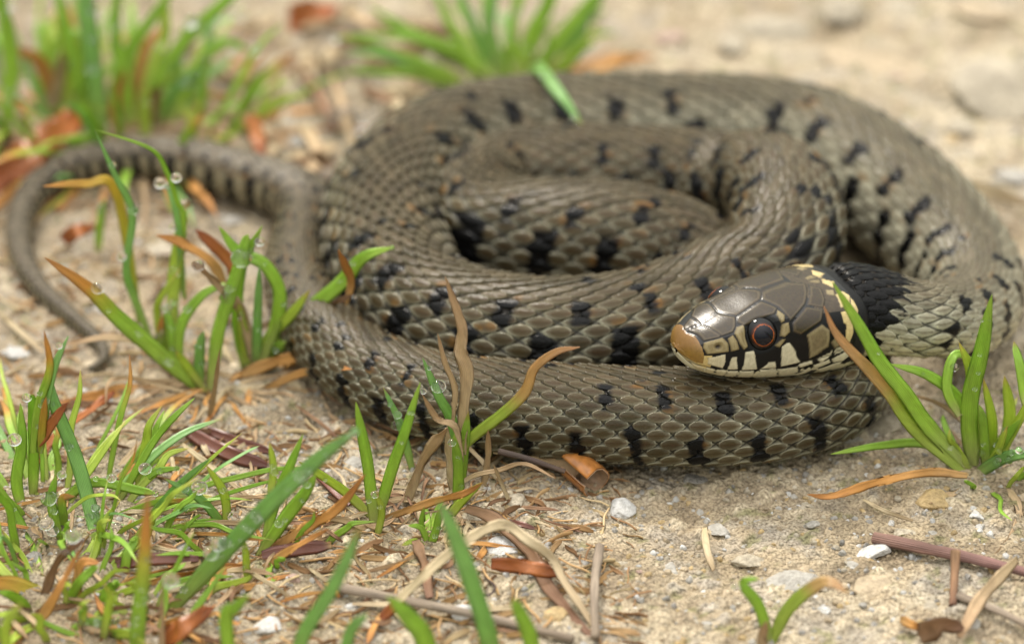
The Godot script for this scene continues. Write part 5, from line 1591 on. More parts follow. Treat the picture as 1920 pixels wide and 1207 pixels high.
	loose("straw", "long brown dry straw far behind the left loop", "straw", "leaf", "brown", 0.67, [-52.9, 0.8, -124.7, -46.8, 1.6, -120, -40.5, 0.8, -118], "dry straws on the soil", 0.50)
	loose("straw", "long tan dry straw well left of the left loop, rightmost of two", "straw", "leaf", "dry", 0.72, [-45.5, 0.8, -108.6, -42.2, 1.6, -99.4, -40.9, 0.8, -95.5], "dry straws on the soil", 0.50)
	loose("straw", "short brown dry straw well right of the back left tuft", "straw", "leaf", "brown", 1.02, [-45.8, 0.8, -112.2, -48, 1.6, -107, -52, 0.8, -106.7], "dry straws on the soil", 0.50)
	loose("straw", "short tan dry straw well right of the back left tuft", "straw", "leaf", "dry", 0.99, [-46.5, 0.8, -95.9, -50.4, 1.6, -92.3, -53, 0.8, -90.3], "dry straws on the soil", 0.50)
	loose("straw", "long tan dry straw well right of the back left tuft", "straw", "leaf", "dry", 0.60, [-47.4, 0.8, -102.2, -49.6, 1.6, -94.3, -51.2, 0.8, -89], "dry straws on the soil", 0.50)
	loose("straw", "short brown dry straw far behind the back left tuft", "straw", "leaf", "brown", 1.09, [-82.6, 0.8, -126.2, -79.4, 1.6, -120.2, -76.8, 0.8, -117.7], "dry straws on the soil", 0.50)
	loose("straw", "long orange dry straw behind the back left tuft", "straw", "leaf", "orange", 1.06, [-60, 0.8, -105.8, -57.4, 1.6, -96.2, -56.9, 0.8, -91.9], "dry straws on the soil", 0.50)
	loose("straw", "long brown dry straw behind the back left tuft", "straw", "leaf", "brown", 0.99, [-66.3, 0.8, -102, -68.5, 1.6, -95.8, -70.5, 0.8, -92.3], "dry straws on the soil", 0.50)
	loose("straw", "long tan dry straw far behind the back left tuft, rightmost of two", "straw", "leaf", "dry", 0.63, [-49.3, 0.8, -132.9, -52.1, 1.6, -126.6, -54.2, 0.8, -122.7], "dry straws on the soil", 0.50)
	loose("straw", "long brown dry straw far behind the back left tuft", "straw", "leaf", "brown", 1.25, [-54.7, 0.8, -122.9, -58.9, 1.6, -117.5, -62.5, 0.8, -114.6], "dry straws on the soil", 0.50)
	loose("straw", "long tan dry straw far behind the back left tuft, leftmost of two", "straw", "leaf", "dry", 0.67, [-83.2, 0.8, -128.7, -79.4, 1.6, -122.6, -74.1, 0.8, -117.9], "dry straws on the soil", 0.50)
	loose("dry_leaf", "blurred greyish dry blade pointing away, left of the back tuft", "leaf", "leaf", "bark", 2.23, [-17.7, 1, -120.4, -14.9, 4.1, -106.1, -11.1, 1, -104.6], "dry blades behind the tail", 0.40)
	loose("dry_leaf", "blurred tan dry blade lying crossways, well left of the back tuft, rightmost of three", "leaf", "leaf", "dry", 2.74, [-11.2, 1, -117.4, -16.5, 3.5, -111.5, -22.9, 1, -116.2], "dry blades behind the tail", 0.40)
	loose("dry_leaf", "blurred brown dry blade lying crossways, behind the left loop", "leaf", "leaf", "brown", 1.87, [-27.4, 1, -101.5, -22.8, 4.8, -89.2, -17.1, 1, -92.1], "dry blades behind the tail", 0.40)
	loose("dry_leaf", "blurred pale dry blade pointing away, well left of the left loop, leftmost of two", "leaf", "leaf", "straw", 1.72, [-48.8, 1, -92.5, -44.2, 5.2, -76.1, -42.3, 1, -76.5], "dry blades behind the tail", 0.40)
	loose("dry_leaf", "blurred pale dry blade lying crossways, well right of the back left tuft", "leaf", "leaf", "straw", 1.60, [-51.4, 1, -70.8, -46.9, 4.3, -63.1, -41.5, 1, -68], "dry blades behind the tail", 0.40)
	loose("dry_leaf", "blurred tan dry blade pointing away, left of the left loop, rightmost of two", "leaf", "leaf", "dry", 1.95, [-31.4, 1, -78.5, -34, 3, -70.1, -37.5, 1, -69.4], "dry blades behind the tail", 0.40)
	loose("dry_leaf", "blurred tan dry blade lying crossways, far behind the left loop, rightmost of two", "leaf", "leaf", "dry", 1.46, [-31.9, 1, -130.2, -37.1, 4.3, -121, -41.2, 1, -125.8], "dry blades behind the tail", 0.40)
	loose("dry_leaf", "blurred brown dry blade lying crossways, far behind the left loop, leftmost of two", "leaf", "leaf", "brown", 2.42, [-34.1, 1, -125.2, -29.6, 3.9, -114.6, -23.6, 1, -116.3], "dry blades behind the tail", 0.40)
	loose("dry_leaf", "blurred tan dry blade pointing away, in front of the left loop", "leaf", "leaf", "dry", 2.51, [-38.1, 1, -75.9, -34.2, 4.8, -61.7, -30.1, 1, -62.2], "dry blades behind the tail", 0.40)
	loose("dry_leaf", "blurred pale dry blade lying crossways, behind the left loop, leftmost of two", "leaf", "leaf", "straw", 1.51, [-22.9, 1, -101.9, -19, 3.5, -95.3, -14.8, 1, -98.6], "dry blades behind the tail", 0.40)
	loose("dry_leaf", "blurred pale dry blade pointing away, behind the left loop", "leaf", "leaf", "straw", 2.30, [-22.8, 1, -99.5, -20.4, 5.8, -84, -20.7, 1, -87.9], "dry blades behind the tail", 0.40)
	loose("dry_leaf", "blurred tan dry blade lying crossways, well left of the left loop", "leaf", "leaf", "dry", 1.56, [-45.4, 1, -69.9, -42, 2.7, -65.2, -38.3, 1, -67.1], "dry blades behind the tail", 0.40)
	loose("dry_leaf", "blurred greyish dry blade lying crossways, in front of the left loop", "leaf", "leaf", "bark", 1.90, [-28.9, 1, -70.5, -32.4, 5.9, -57.6, -34.9, 1, -63.7], "dry blades behind the tail", 0.40)
	loose("dry_leaf", "blurred brown dry blade lying crossways, well left of the back tuft", "leaf", "leaf", "brown", 2.73, [-19.8, 1, -124.5, -15.4, 5, -115.9, -9.3, 1, -124.4], "dry blades behind the tail", 0.40)
	loose("dry_leaf", "blurred brown dry blade lying crossways, far behind the left loop, rightmost of two", "leaf", "leaf", "brown", 2.42, [-29.2, 1, -115.3, -24.4, 3.4, -107.8, -18.6, 1, -110.2], "dry blades behind the tail", 0.40)
	loose("dry_leaf", "blurred tan dry blade pointing away, well left of the left loop, leftmost of two", "leaf", "leaf", "dry", 2.06, [-41.9, 1, -79.3, -44.3, 3.3, -67.7, -46.6, 1, -65.3], "dry blades behind the tail", 0.40)
	loose("dry_leaf", "blurred pale dry blade lying crossways, behind the left loop, rightmost of two", "leaf", "leaf", "straw", 1.72, [-23.7, 1, -98.4, -17.9, 2.6, -94.2, -13.3, 1, -96.4], "dry blades behind the tail", 0.40)
	loose("dry_leaf", "blurred tan dry blade pointing away, right of the left loop", "leaf", "leaf", "dry", 2.50, [-14.8, 1, -100.1, -14.2, 3.8, -89.4, -12.8, 1, -90.1], "dry blades behind the tail", 0.40)
	loose("dry_leaf", "blurred tan dry blade lying crossways, far behind the left loop, leftmost of two", "leaf", "leaf", "dry", 1.44, [-44.9, 1, -130.9, -47.3, 5.8, -117.7, -51.5, 1, -125.1], "dry blades behind the tail", 0.40)
	loose("dry_leaf", "blurred tan dry blade lying crossways, well left of the back tuft, second of three", "leaf", "leaf", "dry", 1.43, [-14, 1, -128.9, -18.1, 5.8, -118.1, -22.8, 1, -127.9], "dry blades behind the tail", 0.40)
	loose("dry_leaf", "blurred pale dry blade pointing away, well left of the left loop, rightmost of two", "leaf", "leaf", "straw", 1.83, [-43.9, 1, -80.5, -42.3, 3.7, -71.1, -42.8, 1, -72.4], "dry blades behind the tail", 0.40)
	loose("dry_leaf", "blurred tan dry blade pointing away, well left of the left loop, rightmost of two", "leaf", "leaf", "dry", 1.59, [-41, 1, -78.8, -42.8, 4.9, -64.9, -45.5, 1, -66.1], "dry blades behind the tail", 0.40)
	loose("dry_leaf", "blurred tan dry blade pointing away, left of the left loop, leftmost of two", "leaf", "leaf", "dry", 2.63, [-37.2, 1, -85.9, -34.2, 5.6, -68.5, -33.4, 1, -69.1], "dry blades behind the tail", 0.40)
	loose("dry_leaf", "blurred brown dry blade pointing away, well left of the left loop", "leaf", "leaf", "brown", 1.61, [-46.9, 1, -89, -44.3, 3.1, -76.1, -42.2, 1, -71.5], "dry blades behind the tail", 0.40)
	loose("dry_leaf", "blurred pale dry blade pointing away, far behind the left loop, rightmost of two", "leaf", "leaf", "straw", 2.43, [-32, 1, -117.9, -34.4, 4.7, -105.6, -35.6, 1, -109.1], "dry blades behind the tail", 0.40)
	loose("dry_leaf", "blurred tan dry blade lying crossways, well right of the back left tuft", "leaf", "leaf", "dry", 2.69, [-56.3, 1, -108.4, -49.9, 2.5, -101.7, -44.6, 1, -101.3], "dry blades behind the tail", 0.40)
	loose("dry_leaf", "blurred pale dry blade lying crossways, well left of the left loop", "leaf", "leaf", "straw", 2.37, [-37.4, 1, -72.1, -41.4, 2.5, -68.3, -43.9, 1, -70.5], "dry blades behind the tail", 0.40)
	loose("dry_leaf", "blurred greyish dry blade lying crossways, behind the left loop", "leaf", "leaf", "bark", 1.50, [-30.3, 1, -113.8, -27, 4.6, -102.7, -22.6, 1, -106.4], "dry blades behind the tail", 0.40)
	loose("dry_leaf", "blurred pale dry blade pointing away, far behind the left loop, leftmost of two", "leaf", "leaf", "straw", 2.71, [-38.1, 1, -115.3, -38, 2.1, -105.5, -36.5, 1, -100.3], "dry blades behind the tail", 0.40)
	loose("dry_leaf", "blurred tan dry blade pointing away, well right of the back left tuft", "leaf", "leaf", "dry", 1.39, [-56.5, 1, -112, -50.3, 3.7, -101.1, -46.4, 1, -101.2], "dry blades behind the tail", 0.40)
	loose("dry_leaf", "blurred greyish dry blade lying crossways, left of the left loop", "leaf", "leaf", "bark", 1.66, [-28.8, 1, -94, -30.6, 5.5, -82.2, -34.3, 1, -88.6], "dry blades behind the tail", 0.40)
	loose("dry_leaf", "blurred tan dry blade pointing away, behind the left loop", "leaf", "leaf", "dry", 2.60, [-22, 1, -99.5, -21.2, 4.1, -88.5, -20.3, 1, -90.2], "dry blades behind the tail", 0.40)
	loose("dry_leaf", "blurred brown dry blade lying crossways, left of the left loop", "leaf", "leaf", "brown", 2.41, [-31.4, 1, -71.6, -38, 4.7, -63, -45.9, 1, -68.8], "dry blades behind the tail", 0.40)
	loose("dry_leaf", "blurred tan dry blade lying crossways, well left of the back tuft, leftmost of three", "leaf", "leaf", "dry", 2.73, [-32.7, 1, -135.2, -27.7, 4.2, -123.2, -22.4, 1, -125.1], "dry blades behind the tail", 0.40)


# ---------------------------------------------------------------- stones

func stone_mesh(start: int, cuts: int, level: int) -> ArrayMesh:
	# an angular pebble: a ball cut by random planes, worn at its edges
	var r := RandomNumberGenerator.new()
	r.seed = start
	var normals: Array[Vector3] = []
	var depths := PackedFloat32Array()
	for i in cuts:
		normals.append(Vector3(r.randfn(), r.randfn(), r.randfn()).normalized())
		depths.append(r.randf_range(0.5, 0.95))
	var v := PackedVector3Array()
	var colors := PackedColorArray()
	var index := PackedInt32Array()
	var rows := 8 * level
	var cols := 12 * level
	for i in rows + 1:
		for j in cols:
			var la := (float(i) / rows - 0.5) * PI
			var lo := float(j) / cols * TAU
			var d := Vector3(cos(la) * cos(lo), sin(la), cos(la) * sin(lo))
			var soft := 1.0
			for k in cuts:
				var dot := d.dot(normals[k])
				if dot > 0.05:
					soft += pow(dot / depths[k], 26.0)
			var rad := pow(soft, -1.0 / 26.0) * (1.0 + 0.07 * wobble.get_noise_3dv(d * 2.2 + Vector3(start, 0, 0)))
			v.append(d * rad)
			var c := Color(1, 1, 1) * (0.86 + 0.3 * wobble.get_noise_3dv(d * 1.4 + Vector3(0, start * 3.0, 0)))
			c.a = 1.0
			colors.append(c)
	for i in rows:
		for j in cols:
			var a := i * cols + j
			var b := i * cols + (j + 1) % cols
			index.append_array([a, a + cols, b, b, a + cols, b + cols])
	return smooth_mesh(v, index, colors)


var stone_tints := {
	"white": Color(0.62, 0.61, 0.585), "cream": Color(0.46, 0.40, 0.30), "pale grey": Color(0.42, 0.395, 0.35), "grey": Color(0.32, 0.30, 0.27),
	"tan": Color(0.48, 0.38, 0.25), "ochre": Color(0.50, 0.36, 0.17), "pinkish": Color(0.46, 0.32, 0.26), "dark grey": Color(0.16, 0.152, 0.145),
}
var stone_looks := {}


func stone_look(tint: String) -> Material:
	if not stone_looks.has(tint):
		var m: StandardMaterial3D = M.stone.duplicate()
		m.resource_name = tint.replace(" ", "_") + "_stone"
		m.albedo_color = (stone_tints[tint] as Color).linear_to_srgb()
		stone_looks[tint] = m
	return stone_looks[tint]


func stone(shape: Mesh, tint: String, at: Vector3, size: Vector3, turn: float, label: String, group := "") -> void:
	var o := obj("pebble", shape, stone_look(tint))
	o.transform = Transform3D(Basis.from_euler(Vector3(rng.randf_range(-0.25, 0.25), turn, rng.randf_range(-0.25, 0.25))) * Basis.from_scale(size * 0.5 * MM), (at + Vector3(0, ground_height(at.x, at.z), 0)) * MM)
	tag(o, label, "pebble", group)


func build_stones() -> void:
	var shapes: Array[Mesh] = []
	for i in 12:
		shapes.append(stone_mesh(100 + i, 10 + i % 5, 3))
	stone(shapes[7], "white", Vector3(52.4, 0.6, 50.5), Vector3(6.6, 1.9, 3.9), 0.0, "smooth white oval pebble beside the purplish twig", "")
	stone(shapes[8], "white", Vector3(16.2, 0.7, 38), Vector3(5, 2.4, 4.7), 0.4, "white wedge-shaped stone in front of the lowest coil", "")
	stone(shapes[7], "white", Vector3(-1.2, 0.3, 49.6), Vector3(6.5, 2.8, 5.6), -0.1, "broad white flat stone behind the orange leaf scrap", "")
	stone(shapes[9], "pale grey", Vector3(30.2, 0.3, 42.6), Vector3(5.1, 1.8, 3.5), -0.4, "grey flat stone beside the upright wood splinter", "")
	stone(shapes[8], "ochre", Vector3(62.6, 0.4, 36.8), Vector3(6.5, 2.9, 5.7), -0.0, "ochre stone bedded in sand below the right tuft", "")
	stone(shapes[9], "cream", Vector3(34.2, 0.3, 51.7), Vector3(6.7, 2.1, 4.2), 0.4, "cream angular stone right of the wood splinter", "")
	stone(shapes[1], "pale grey", Vector3(44, 0.4, 42.7), Vector3(3.2, 1.2, 2.3), -0.1, "small pale grey stone on open sand, centre right", "")
	stone(shapes[2], "white", Vector3(68.7, 0.4, 40.7), Vector3(2.6, 1.4, 2.8), -0.5, "small white stone at the right, above the purplish twig", "")
	stone(shapes[11], "cream", Vector3(57.9, 0.2, 44.7), Vector3(5.1, 1.5, 2.9), 0.2, "cream stone touching the end of the purplish twig", "")
	stone(shapes[9], "pale grey", Vector3(49.3, 0.2, 53.8), Vector3(2.2, 1.6, 3.3), 0.6, "small grey chip below the smooth white pebble", "")
	stone(shapes[7], "tan", Vector3(51.9, 0.4, 59.2), Vector3(7.5, 2.9, 5.7), 0.2, "large tan stone at the bottom right", "")
	stone(shapes[9], "pale grey", Vector3(39.8, -0.2, 57.2), Vector3(11.6, 3.3, 6.7), 0.2, "large flat grey rock face behind the seedling", "")
	stone(shapes[9], "pale grey", Vector3(22.7, -0.2, 53.8), Vector3(5.2, 2.1, 4.2), -0.6, "flat pale grey stone right of the grey twig", "")
	stone(shapes[8], "cream", Vector3(59, 0.2, 63.9), Vector3(4.1, 1.2, 2.5), -0.5, "cream pebble near the crumpled brown leaf", "")
	stone(shapes[0], "white", Vector3(44.5, 0.3, 64.2), Vector3(1.6, 0.8, 1.7), -0.4, "tiny white pebble right of the seedling", "")
	stone(shapes[3], "cream", Vector3(0.8, 0.3, 36.8), Vector3(4.1, 2, 3.9), 0.1, "cream pebble below the bark curl, left", "")
	stone(shapes[7], "cream", Vector3(5.6, 0.1, 34.9), Vector3(3.1, 0.9, 1.8), -0.2, "low cream pebble under the bark curl", "")
	stone(shapes[9], "grey", Vector3(-3, 0.1, 35.4), Vector3(1.9, 0.9, 1.8), 0.4, "small sparkling grey pebble by the dry tuft", "")
	stone(shapes[8], "white", Vector3(-34.6, 0.6, 67.6), Vector3(5.1, 2.2, 4.3), -0.3, "white angular stone at the bottom, left of centre", "")
	stone(shapes[4], "white", Vector3(-22.9, 0.4, 63.6), Vector3(2.5, 1.2, 2.4), -0.0, "small white stone under the grey stick", "")
	stone(shapes[10], "cream", Vector3(-20.3, 0.3, 69.2), Vector3(5.7, 1.9, 3.7), -0.5, "cream stones edge at the bottom, under the blurred blade", "")
	stone(shapes[10], "pinkish", Vector3(-31.4, 0.2, 56.5), Vector3(3, 1.4, 2.9), -0.3, "pinkish pebble below the maroon needle", "")
	stone(shapes[8], "dark grey", Vector3(-34.2, 0.2, 59.2), Vector3(2.5, 1.2, 2.5), 0.6, "dark grey pebble at the lower left of centre", "")
	stone(shapes[1], "tan", Vector3(-48.6, 0.4, 44), Vector3(2.7, 1.2, 2.3), 0.2, "tan pebble right of the upright foreground blade", "")
	stone(shapes[5], "grey", Vector3(-48.6, 0.2, 48.7), Vector3(3.9, 1.5, 3.1), 0.3, "grey stone behind the upright foreground blade", "")
	stone(shapes[8], "pale grey", Vector3(-24.2, 0.4, 25.7), Vector3(3.8, 1.5, 3), -0.3, "blue grey stone left of the V-shaped blades", "")
	stone(shapes[1], "white", Vector3(-79.6, 0.4, -7.7), Vector3(5.6, 1.8, 3.6), 0.1, "white stone at the left edge below the tail", "")
	stone(shapes[1], "grey", Vector3(-69.6, 0.2, 51.7), Vector3(3.4, 1.5, 2.9), -0.1, "grey stone in the left grass clump", "")
	stone(shapes[4], "tan", Vector3(-4.9, 0.3, 67.9), Vector3(4.9, 1.7, 3.4), -0.1, "tan pebble at the bottom centre behind the tall blade", "")
	stone(shapes[0], "ochre", Vector3(6, 0.3, 67.2), Vector3(4.1, 1.9, 3.7), 0.4, "ochre pebble between the brown leaf and the grey twig", "")
	stone(shapes[0], "white", Vector3(-6.8, 0.6, 66.3), Vector3(4.1, 2.1, 4.1), -0.3, "white pebble at the bottom beside the tall blurred blade", "")
	stone(shapes[0], "cream", Vector3(1.1, 0.4, 57.2), Vector3(2.8, 1.4, 2.8), -0.0, "round cream pebble left of the straw", "")
	stone(shapes[11], "grey", Vector3(28.1, -0.2, 28.7), Vector3(7, 1.7, 3.4), -0.1, "grey stone half under the shadow of the lowest coil", "")
	stone(shapes[1], "pale grey", Vector3(51.5, 0.2, 18.1), Vector3(8, 2.2, 4.5), 0.1, "pale grey stone under the right end of the lowest coil", "")
	stone(shapes[3], "cream", Vector3(58.2, 0.3, 15.7), Vector3(7.1, 3.1, 6.1), 0.3, "cream stone between the lowest coil and the right tuft", "")
	stone(shapes[4], "cream", Vector3(49.3, 0.6, -126.3), Vector3(20.8, 6.3, 12.5), -0.2, "large pale stone, blurred, behind the snake", "")
	stone(shapes[4], "cream", Vector3(62.8, 2.7, -131.5), Vector3(12.1, 5.4, 10.9), -0.2, "rounded cream stone with a shadow, blurred, top right", "")
	stone(shapes[6], "cream", Vector3(40.7, 1.1, -119.8), Vector3(6.1, 3.7, 7.4), 0.3, "blurred cream stone behind the back arc", "")
	stone(shapes[1], "pinkish", Vector3(29.1, 0.3, -123.3), Vector3(8.7, 3.1, 6.2), -0.4, "blurred pinkish stone right of the back tuft", "")
	stone(shapes[11], "tan", Vector3(90.5, 0.4, -133.9), Vector3(18.9, 4.5, 8.9), -0.5, "blurred tan stone at the top right corner", "")
	stone(shapes[0], "cream", Vector3(89.6, 1, -97.4), Vector3(21.2, 10.3, 20.6), -0.0, "large blurred pale stone at the right edge", "")
	stone(shapes[7], "tan", Vector3(67.9, -0.6, -109.6), Vector3(27.9, 5.5, 11), -0.4, "wide blurred tan slab behind the right arc", "")
	stone(shapes[8], "cream", Vector3(74.4, 0.3, -136.3), Vector3(11.1, 2.9, 5.9), -0.4, "blurred pale stone beside the rounded cream stone", "")
	stone(shapes[8], "cream", Vector3(80.1, 0.9, -85.7), Vector3(7.3, 3, 5.9), -0.4, "blurred cream pebble right of the arc", "")
	stone(shapes[11], "pale grey", Vector3(87.9, 0.3, -68.2), Vector3(9.1, 3.5, 7), 0.3, "blurred pale pebble low at the right edge behind the snake", "")
	stone(shapes[6], "white", Vector3(-37.1, 0.7, -104), Vector3(5.1, 2.4, 4.9), 0.2, "blurred white pebble behind the tail", "")
	stone(shapes[1], "white", Vector3(-27.9, 0.8, -84.6), Vector3(2.7, 1.4, 2.8), -0.1, "small bright white pebble touching the left loop", "")
	stone(shapes[3], "pale grey", Vector3(-37.9, 0.4, -80.5), Vector3(4.7, 2.1, 4.2), -0.6, "blurred pale pebble between tail and left loop", "")
	stone(shapes[9], "cream", Vector3(-59.1, 0.5, -41.2), Vector3(7.8, 2.4, 4.9), -0.2, "blurred cream stones inside the tail loop", "")
	stone(shapes[0], "pale grey", Vector3(-48.2, 0.3, -51.6), Vector3(5.9, 1.7, 3.4), -0.3, "pale pebble below the tail, behind the drops", "")
	stone(shapes[7], "tan", Vector3(-16.1, -0, 48.9), Vector3(1.4, 0.5, 0.9), -0.3, "small tan pebble in front of the V tuft", "pebbles strewn on the sand")
	stone(shapes[5], "tan", Vector3(-39.9, -0, -120.2), Vector3(1, 0.4, 0.8), -0.2, "tiny tan pebble far behind the left loop", "pebbles strewn on the sand")
	stone(shapes[10], "tan", Vector3(-6.9, 0, 66), Vector3(1, 0.3, 0.7), -0.4, "tiny tan pebble in front of the orange leaf scrap, leftmost of two", "pebbles strewn on the sand")
	stone(shapes[8], "white", Vector3(62.8, 0.1, 42.6), Vector3(0.8, 0.3, 0.6), -0.4, "tiny white pebble behind the purplish twig", "pebbles strewn on the sand")
	stone(shapes[8], "ochre", Vector3(68, -0, 53.5), Vector3(1.3, 0.4, 0.9), 0.6, "small ochre pebble right of the purplish twig", "pebbles strewn on the sand")
	stone(shapes[11], "tan", Vector3(-41.6, 0, 22.5), Vector3(0.8, 0.3, 0.7), 0.6, "tiny tan pebble beside the maroon needles", "pebbles strewn on the sand")
	stone(shapes[3], "tan", Vector3(-63.7, 0.2, -21.8), Vector3(1.7, 0.6, 1.2), 0.3, "small tan pebble behind the tail tip, leftmost of two", "pebbles strewn on the sand")
	stone(shapes[11], "pinkish", Vector3(92, 0.1, -115), Vector3(1, 0.5, 0.9), 0.0, "tiny pinkish pebble well right of the rounded blurred stone", "pebbles strewn on the sand")
	stone(shapes[11], "tan", Vector3(-25.7, 0, -59.2), Vector3(0.9, 0.4, 0.8), -0.2, "tiny tan pebble far in front of the left loop", "pebbles strewn on the sand")
	stone(shapes[6], "pinkish", Vector3(82.6, 0.1, -52.2), Vector3(0.9, 0.4, 0.8), 0.5, "tiny pinkish pebble far behind the neck", "pebbles strewn on the sand")
	stone(shapes[1], "ochre", Vector3(-79.5, 0.1, -17.5), Vector3(0.8, 0.4, 0.7), -0.5, "tiny ochre pebble left of the tail tip, leftmost of two", "pebbles strewn on the sand")
	stone(shapes[8], "pinkish", Vector3(69.3, -0, 20.6), Vector3(1, 0.5, 1), -0.6, "tiny pinkish pebble behind the right edge tuft", "pebbles strewn on the sand")
	stone(shapes[4], "pinkish", Vector3(-43, -0, 21.4), Vector3(1.1, 0.4, 0.8), -0.4, "tiny pinkish pebble beside the maroon needles", "pebbles strewn on the sand")
	stone(shapes[9], "white", Vector3(-45.1, 0, -37.9), Vector3(0.9, 0.4, 0.8), 0.5, "tiny white pebble well right of the tail loop", "pebbles strewn on the sand")
	stone(shapes[4], "cream", Vector3(-55.5, 0.2, -103.5), Vector3(1.1, 0.5, 0.9), 0.4, "tiny cream pebble far behind the back left tuft", "pebbles strewn on the sand")
	stone(shapes[5], "ochre", Vector3(-66.2, 0.2, -23.5), Vector3(3.4, 1.4, 2.8), 0.3, "middling ochre pebble behind the tail tip", "pebbles strewn on the sand")
	stone(shapes[9], "tan", Vector3(-27.6, 0.1, 44.5), Vector3(0.8, 0.3, 0.5), -0.2, "tiny tan pebble left of the V tuft", "pebbles strewn on the sand")
	stone(shapes[1], "cream", Vector3(-48.4, -0, 34.2), Vector3(0.8, 0.4, 0.8), 0.2, "tiny cream pebble in front of the maroon needles, second of three", "pebbles strewn on the sand")
	stone(shapes[4], "dark grey", Vector3(23.9, 0.3, 40.8), Vector3(3.3, 1.2, 2.3), -0.4, "middling dark grey pebble right of the wedge-shaped stone", "pebbles strewn on the sand")
	stone(shapes[6], "tan", Vector3(-16.5, 0.3, 38.2), Vector3(2.9, 1.1, 2.2), -0.4, "middling tan pebble right of the V tuft", "pebbles strewn on the sand")
	stone(shapes[3], "grey", Vector3(10.4, 0.2, 53), Vector3(2.1, 0.8, 1.7), -0.5, "middling grey pebble behind the grey upright twig", "pebbles strewn on the sand")
	stone(shapes[1], "tan", Vector3(56.7, 0.3, 39.3), Vector3(3, 1.1, 2.1), 0.6, "middling tan pebble behind the white oval pebble", "pebbles strewn on the sand")
	stone(shapes[7], "cream", Vector3(5.7, -0, 38), Vector3(0.8, 0.3, 0.6), -0.2, "tiny cream pebble in front of the bark curl", "pebbles strewn on the sand")
	stone(shapes[5], "ochre", Vector3(78, -0, -81.9), Vector3(3.2, 1.4, 2.9), 0.2, "middling ochre pebble far in front of the rounded blurred stone", "pebbles strewn on the sand")
	stone(shapes[7], "dark grey", Vector3(75.1, 0.2, 56.5), Vector3(1.1, 0.5, 1), 0.1, "tiny dark grey pebble right of the purplish twig", "pebbles strewn on the sand")
	stone(shapes[8], "tan", Vector3(25.4, 0.3, 65.3), Vector3(2.5, 0.9, 1.8), 0.0, "middling tan pebble left of the seedling", "pebbles strewn on the sand")
	stone(shapes[8], "cream", Vector3(13.6, 0, -86.3), Vector3(1.4, 0.4, 0.9), 0.6, "tiny cream pebble far in front of the back tuft", "pebbles strewn on the sand")
	stone(shapes[2], "ochre", Vector3(-72.6, 0, -9.5), Vector3(1, 0.4, 0.7), -0.2, "tiny ochre pebble left of the tail tip, rightmost of two", "pebbles strewn on the sand")
	stone(shapes[9], "cream", Vector3(59.7, -0, 62.2), Vector3(2.9, 1.1, 2.1), -0.6, "middling cream pebble in front of the purplish twig", "pebbles strewn on the sand")
	stone(shapes[11], "white", Vector3(-69, -0, -137.7), Vector3(1.1, 0.5, 0.9), 0.1, "tiny white pebble far behind the back left tuft", "pebbles strewn on the sand")
	stone(shapes[10], "cream", Vector3(75.5, 0.1, -134.4), Vector3(1.9, 0.8, 1.6), 0.0, "small cream pebble right of the rounded blurred stone", "pebbles strewn on the sand")
	stone(shapes[5], "pale grey", Vector3(-52.4, 0.1, -82.4), Vector3(1.4, 0.5, 1), 0.5, "tiny pale grey pebble right of the back left tuft", "pebbles strewn on the sand")
	stone(shapes[1], "white", Vector3(-33.1, -0, -58.4), Vector3(3.5, 1.6, 3.1), -0.4, "middling white pebble far in front of the left loop", "pebbles strewn on the sand")
	stone(shapes[9], "dark grey", Vector3(55.7, -0, -105.8), Vector3(1.2, 0.5, 1), 0.2, "tiny dark grey pebble in front of the rounded blurred stone", "pebbles strewn on the sand")
	stone(shapes[10], "cream", Vector3(60.7, 0, 67.5), Vector3(0.7, 0.3, 0.6), 0.4, "tiny cream pebble far in front of the purplish twig", "pebbles strewn on the sand")
	stone(shapes[3], "pinkish", Vector3(-74.4, -0, 32.9), Vector3(1.4, 0.5, 1), -0.4, "small pinkish pebble beside the left edge clump", "pebbles strewn on the sand")
	stone(shapes[2], "dark grey", Vector3(-27.1, 0.1, -84), Vector3(1.1, 0.5, 0.9), -0.1, "tiny dark grey pebble beside the left loop", "pebbles strewn on the sand")
	stone(shapes[9], "ochre", Vector3(51.7, -0, 52.4), Vector3(2.9, 1.2, 2.4), 0.6, "middling ochre pebble beside the white oval pebble", "pebbles strewn on the sand")
	stone(shapes[8], "ochre", Vector3(64.6, 0, 29.8), Vector3(2.1, 0.7, 1.4), 0.2, "middling ochre pebble left of the right edge tuft", "pebbles strewn on the sand")
	stone(shapes[7], "pale grey", Vector3(41.8, 0, 33.5), Vector3(0.9, 0.3, 0.6), -0.5, "tiny pale grey pebble far behind the wood splinter", "pebbles strewn on the sand")
	stone(shapes[10], "cream", Vector3(56.9, 0.3, 70.9), Vector3(2.7, 1, 1.9), -0.2, "middling cream pebble far in front of the purplish twig", "pebbles strewn on the sand")
	stone(shapes[4], "tan", Vector3(-55.2, 0.1, -107.5), Vector3(1.1, 0.5, 1), -0.1, "tiny tan pebble far behind the back left tuft", "pebbles strewn on the sand")
	stone(shapes[5], "cream", Vector3(0.7, 0, 32.8), Vector3(1.5, 0.5, 1), 0.1, "small cream pebble left of the bark curl", "pebbles strewn on the sand")
	stone(shapes[1], "tan", Vector3(1.2, 0.1, 67.3), Vector3(1.2, 0.5, 1), 0.1, "small tan pebble in front of the orange leaf scrap", "pebbles strewn on the sand")
	stone(shapes[7], "pale grey", Vector3(24.9, 0.1, 65.4), Vector3(0.9, 0.3, 0.7), 0.1, "tiny pale grey pebble left of the seedling", "pebbles strewn on the sand")
	stone(shapes[0], "cream", Vector3(-34.3, 0, 61.2), Vector3(1.5, 0.5, 1), 0.2, "small cream pebble far in front of the forked tuft", "pebbles strewn on the sand")
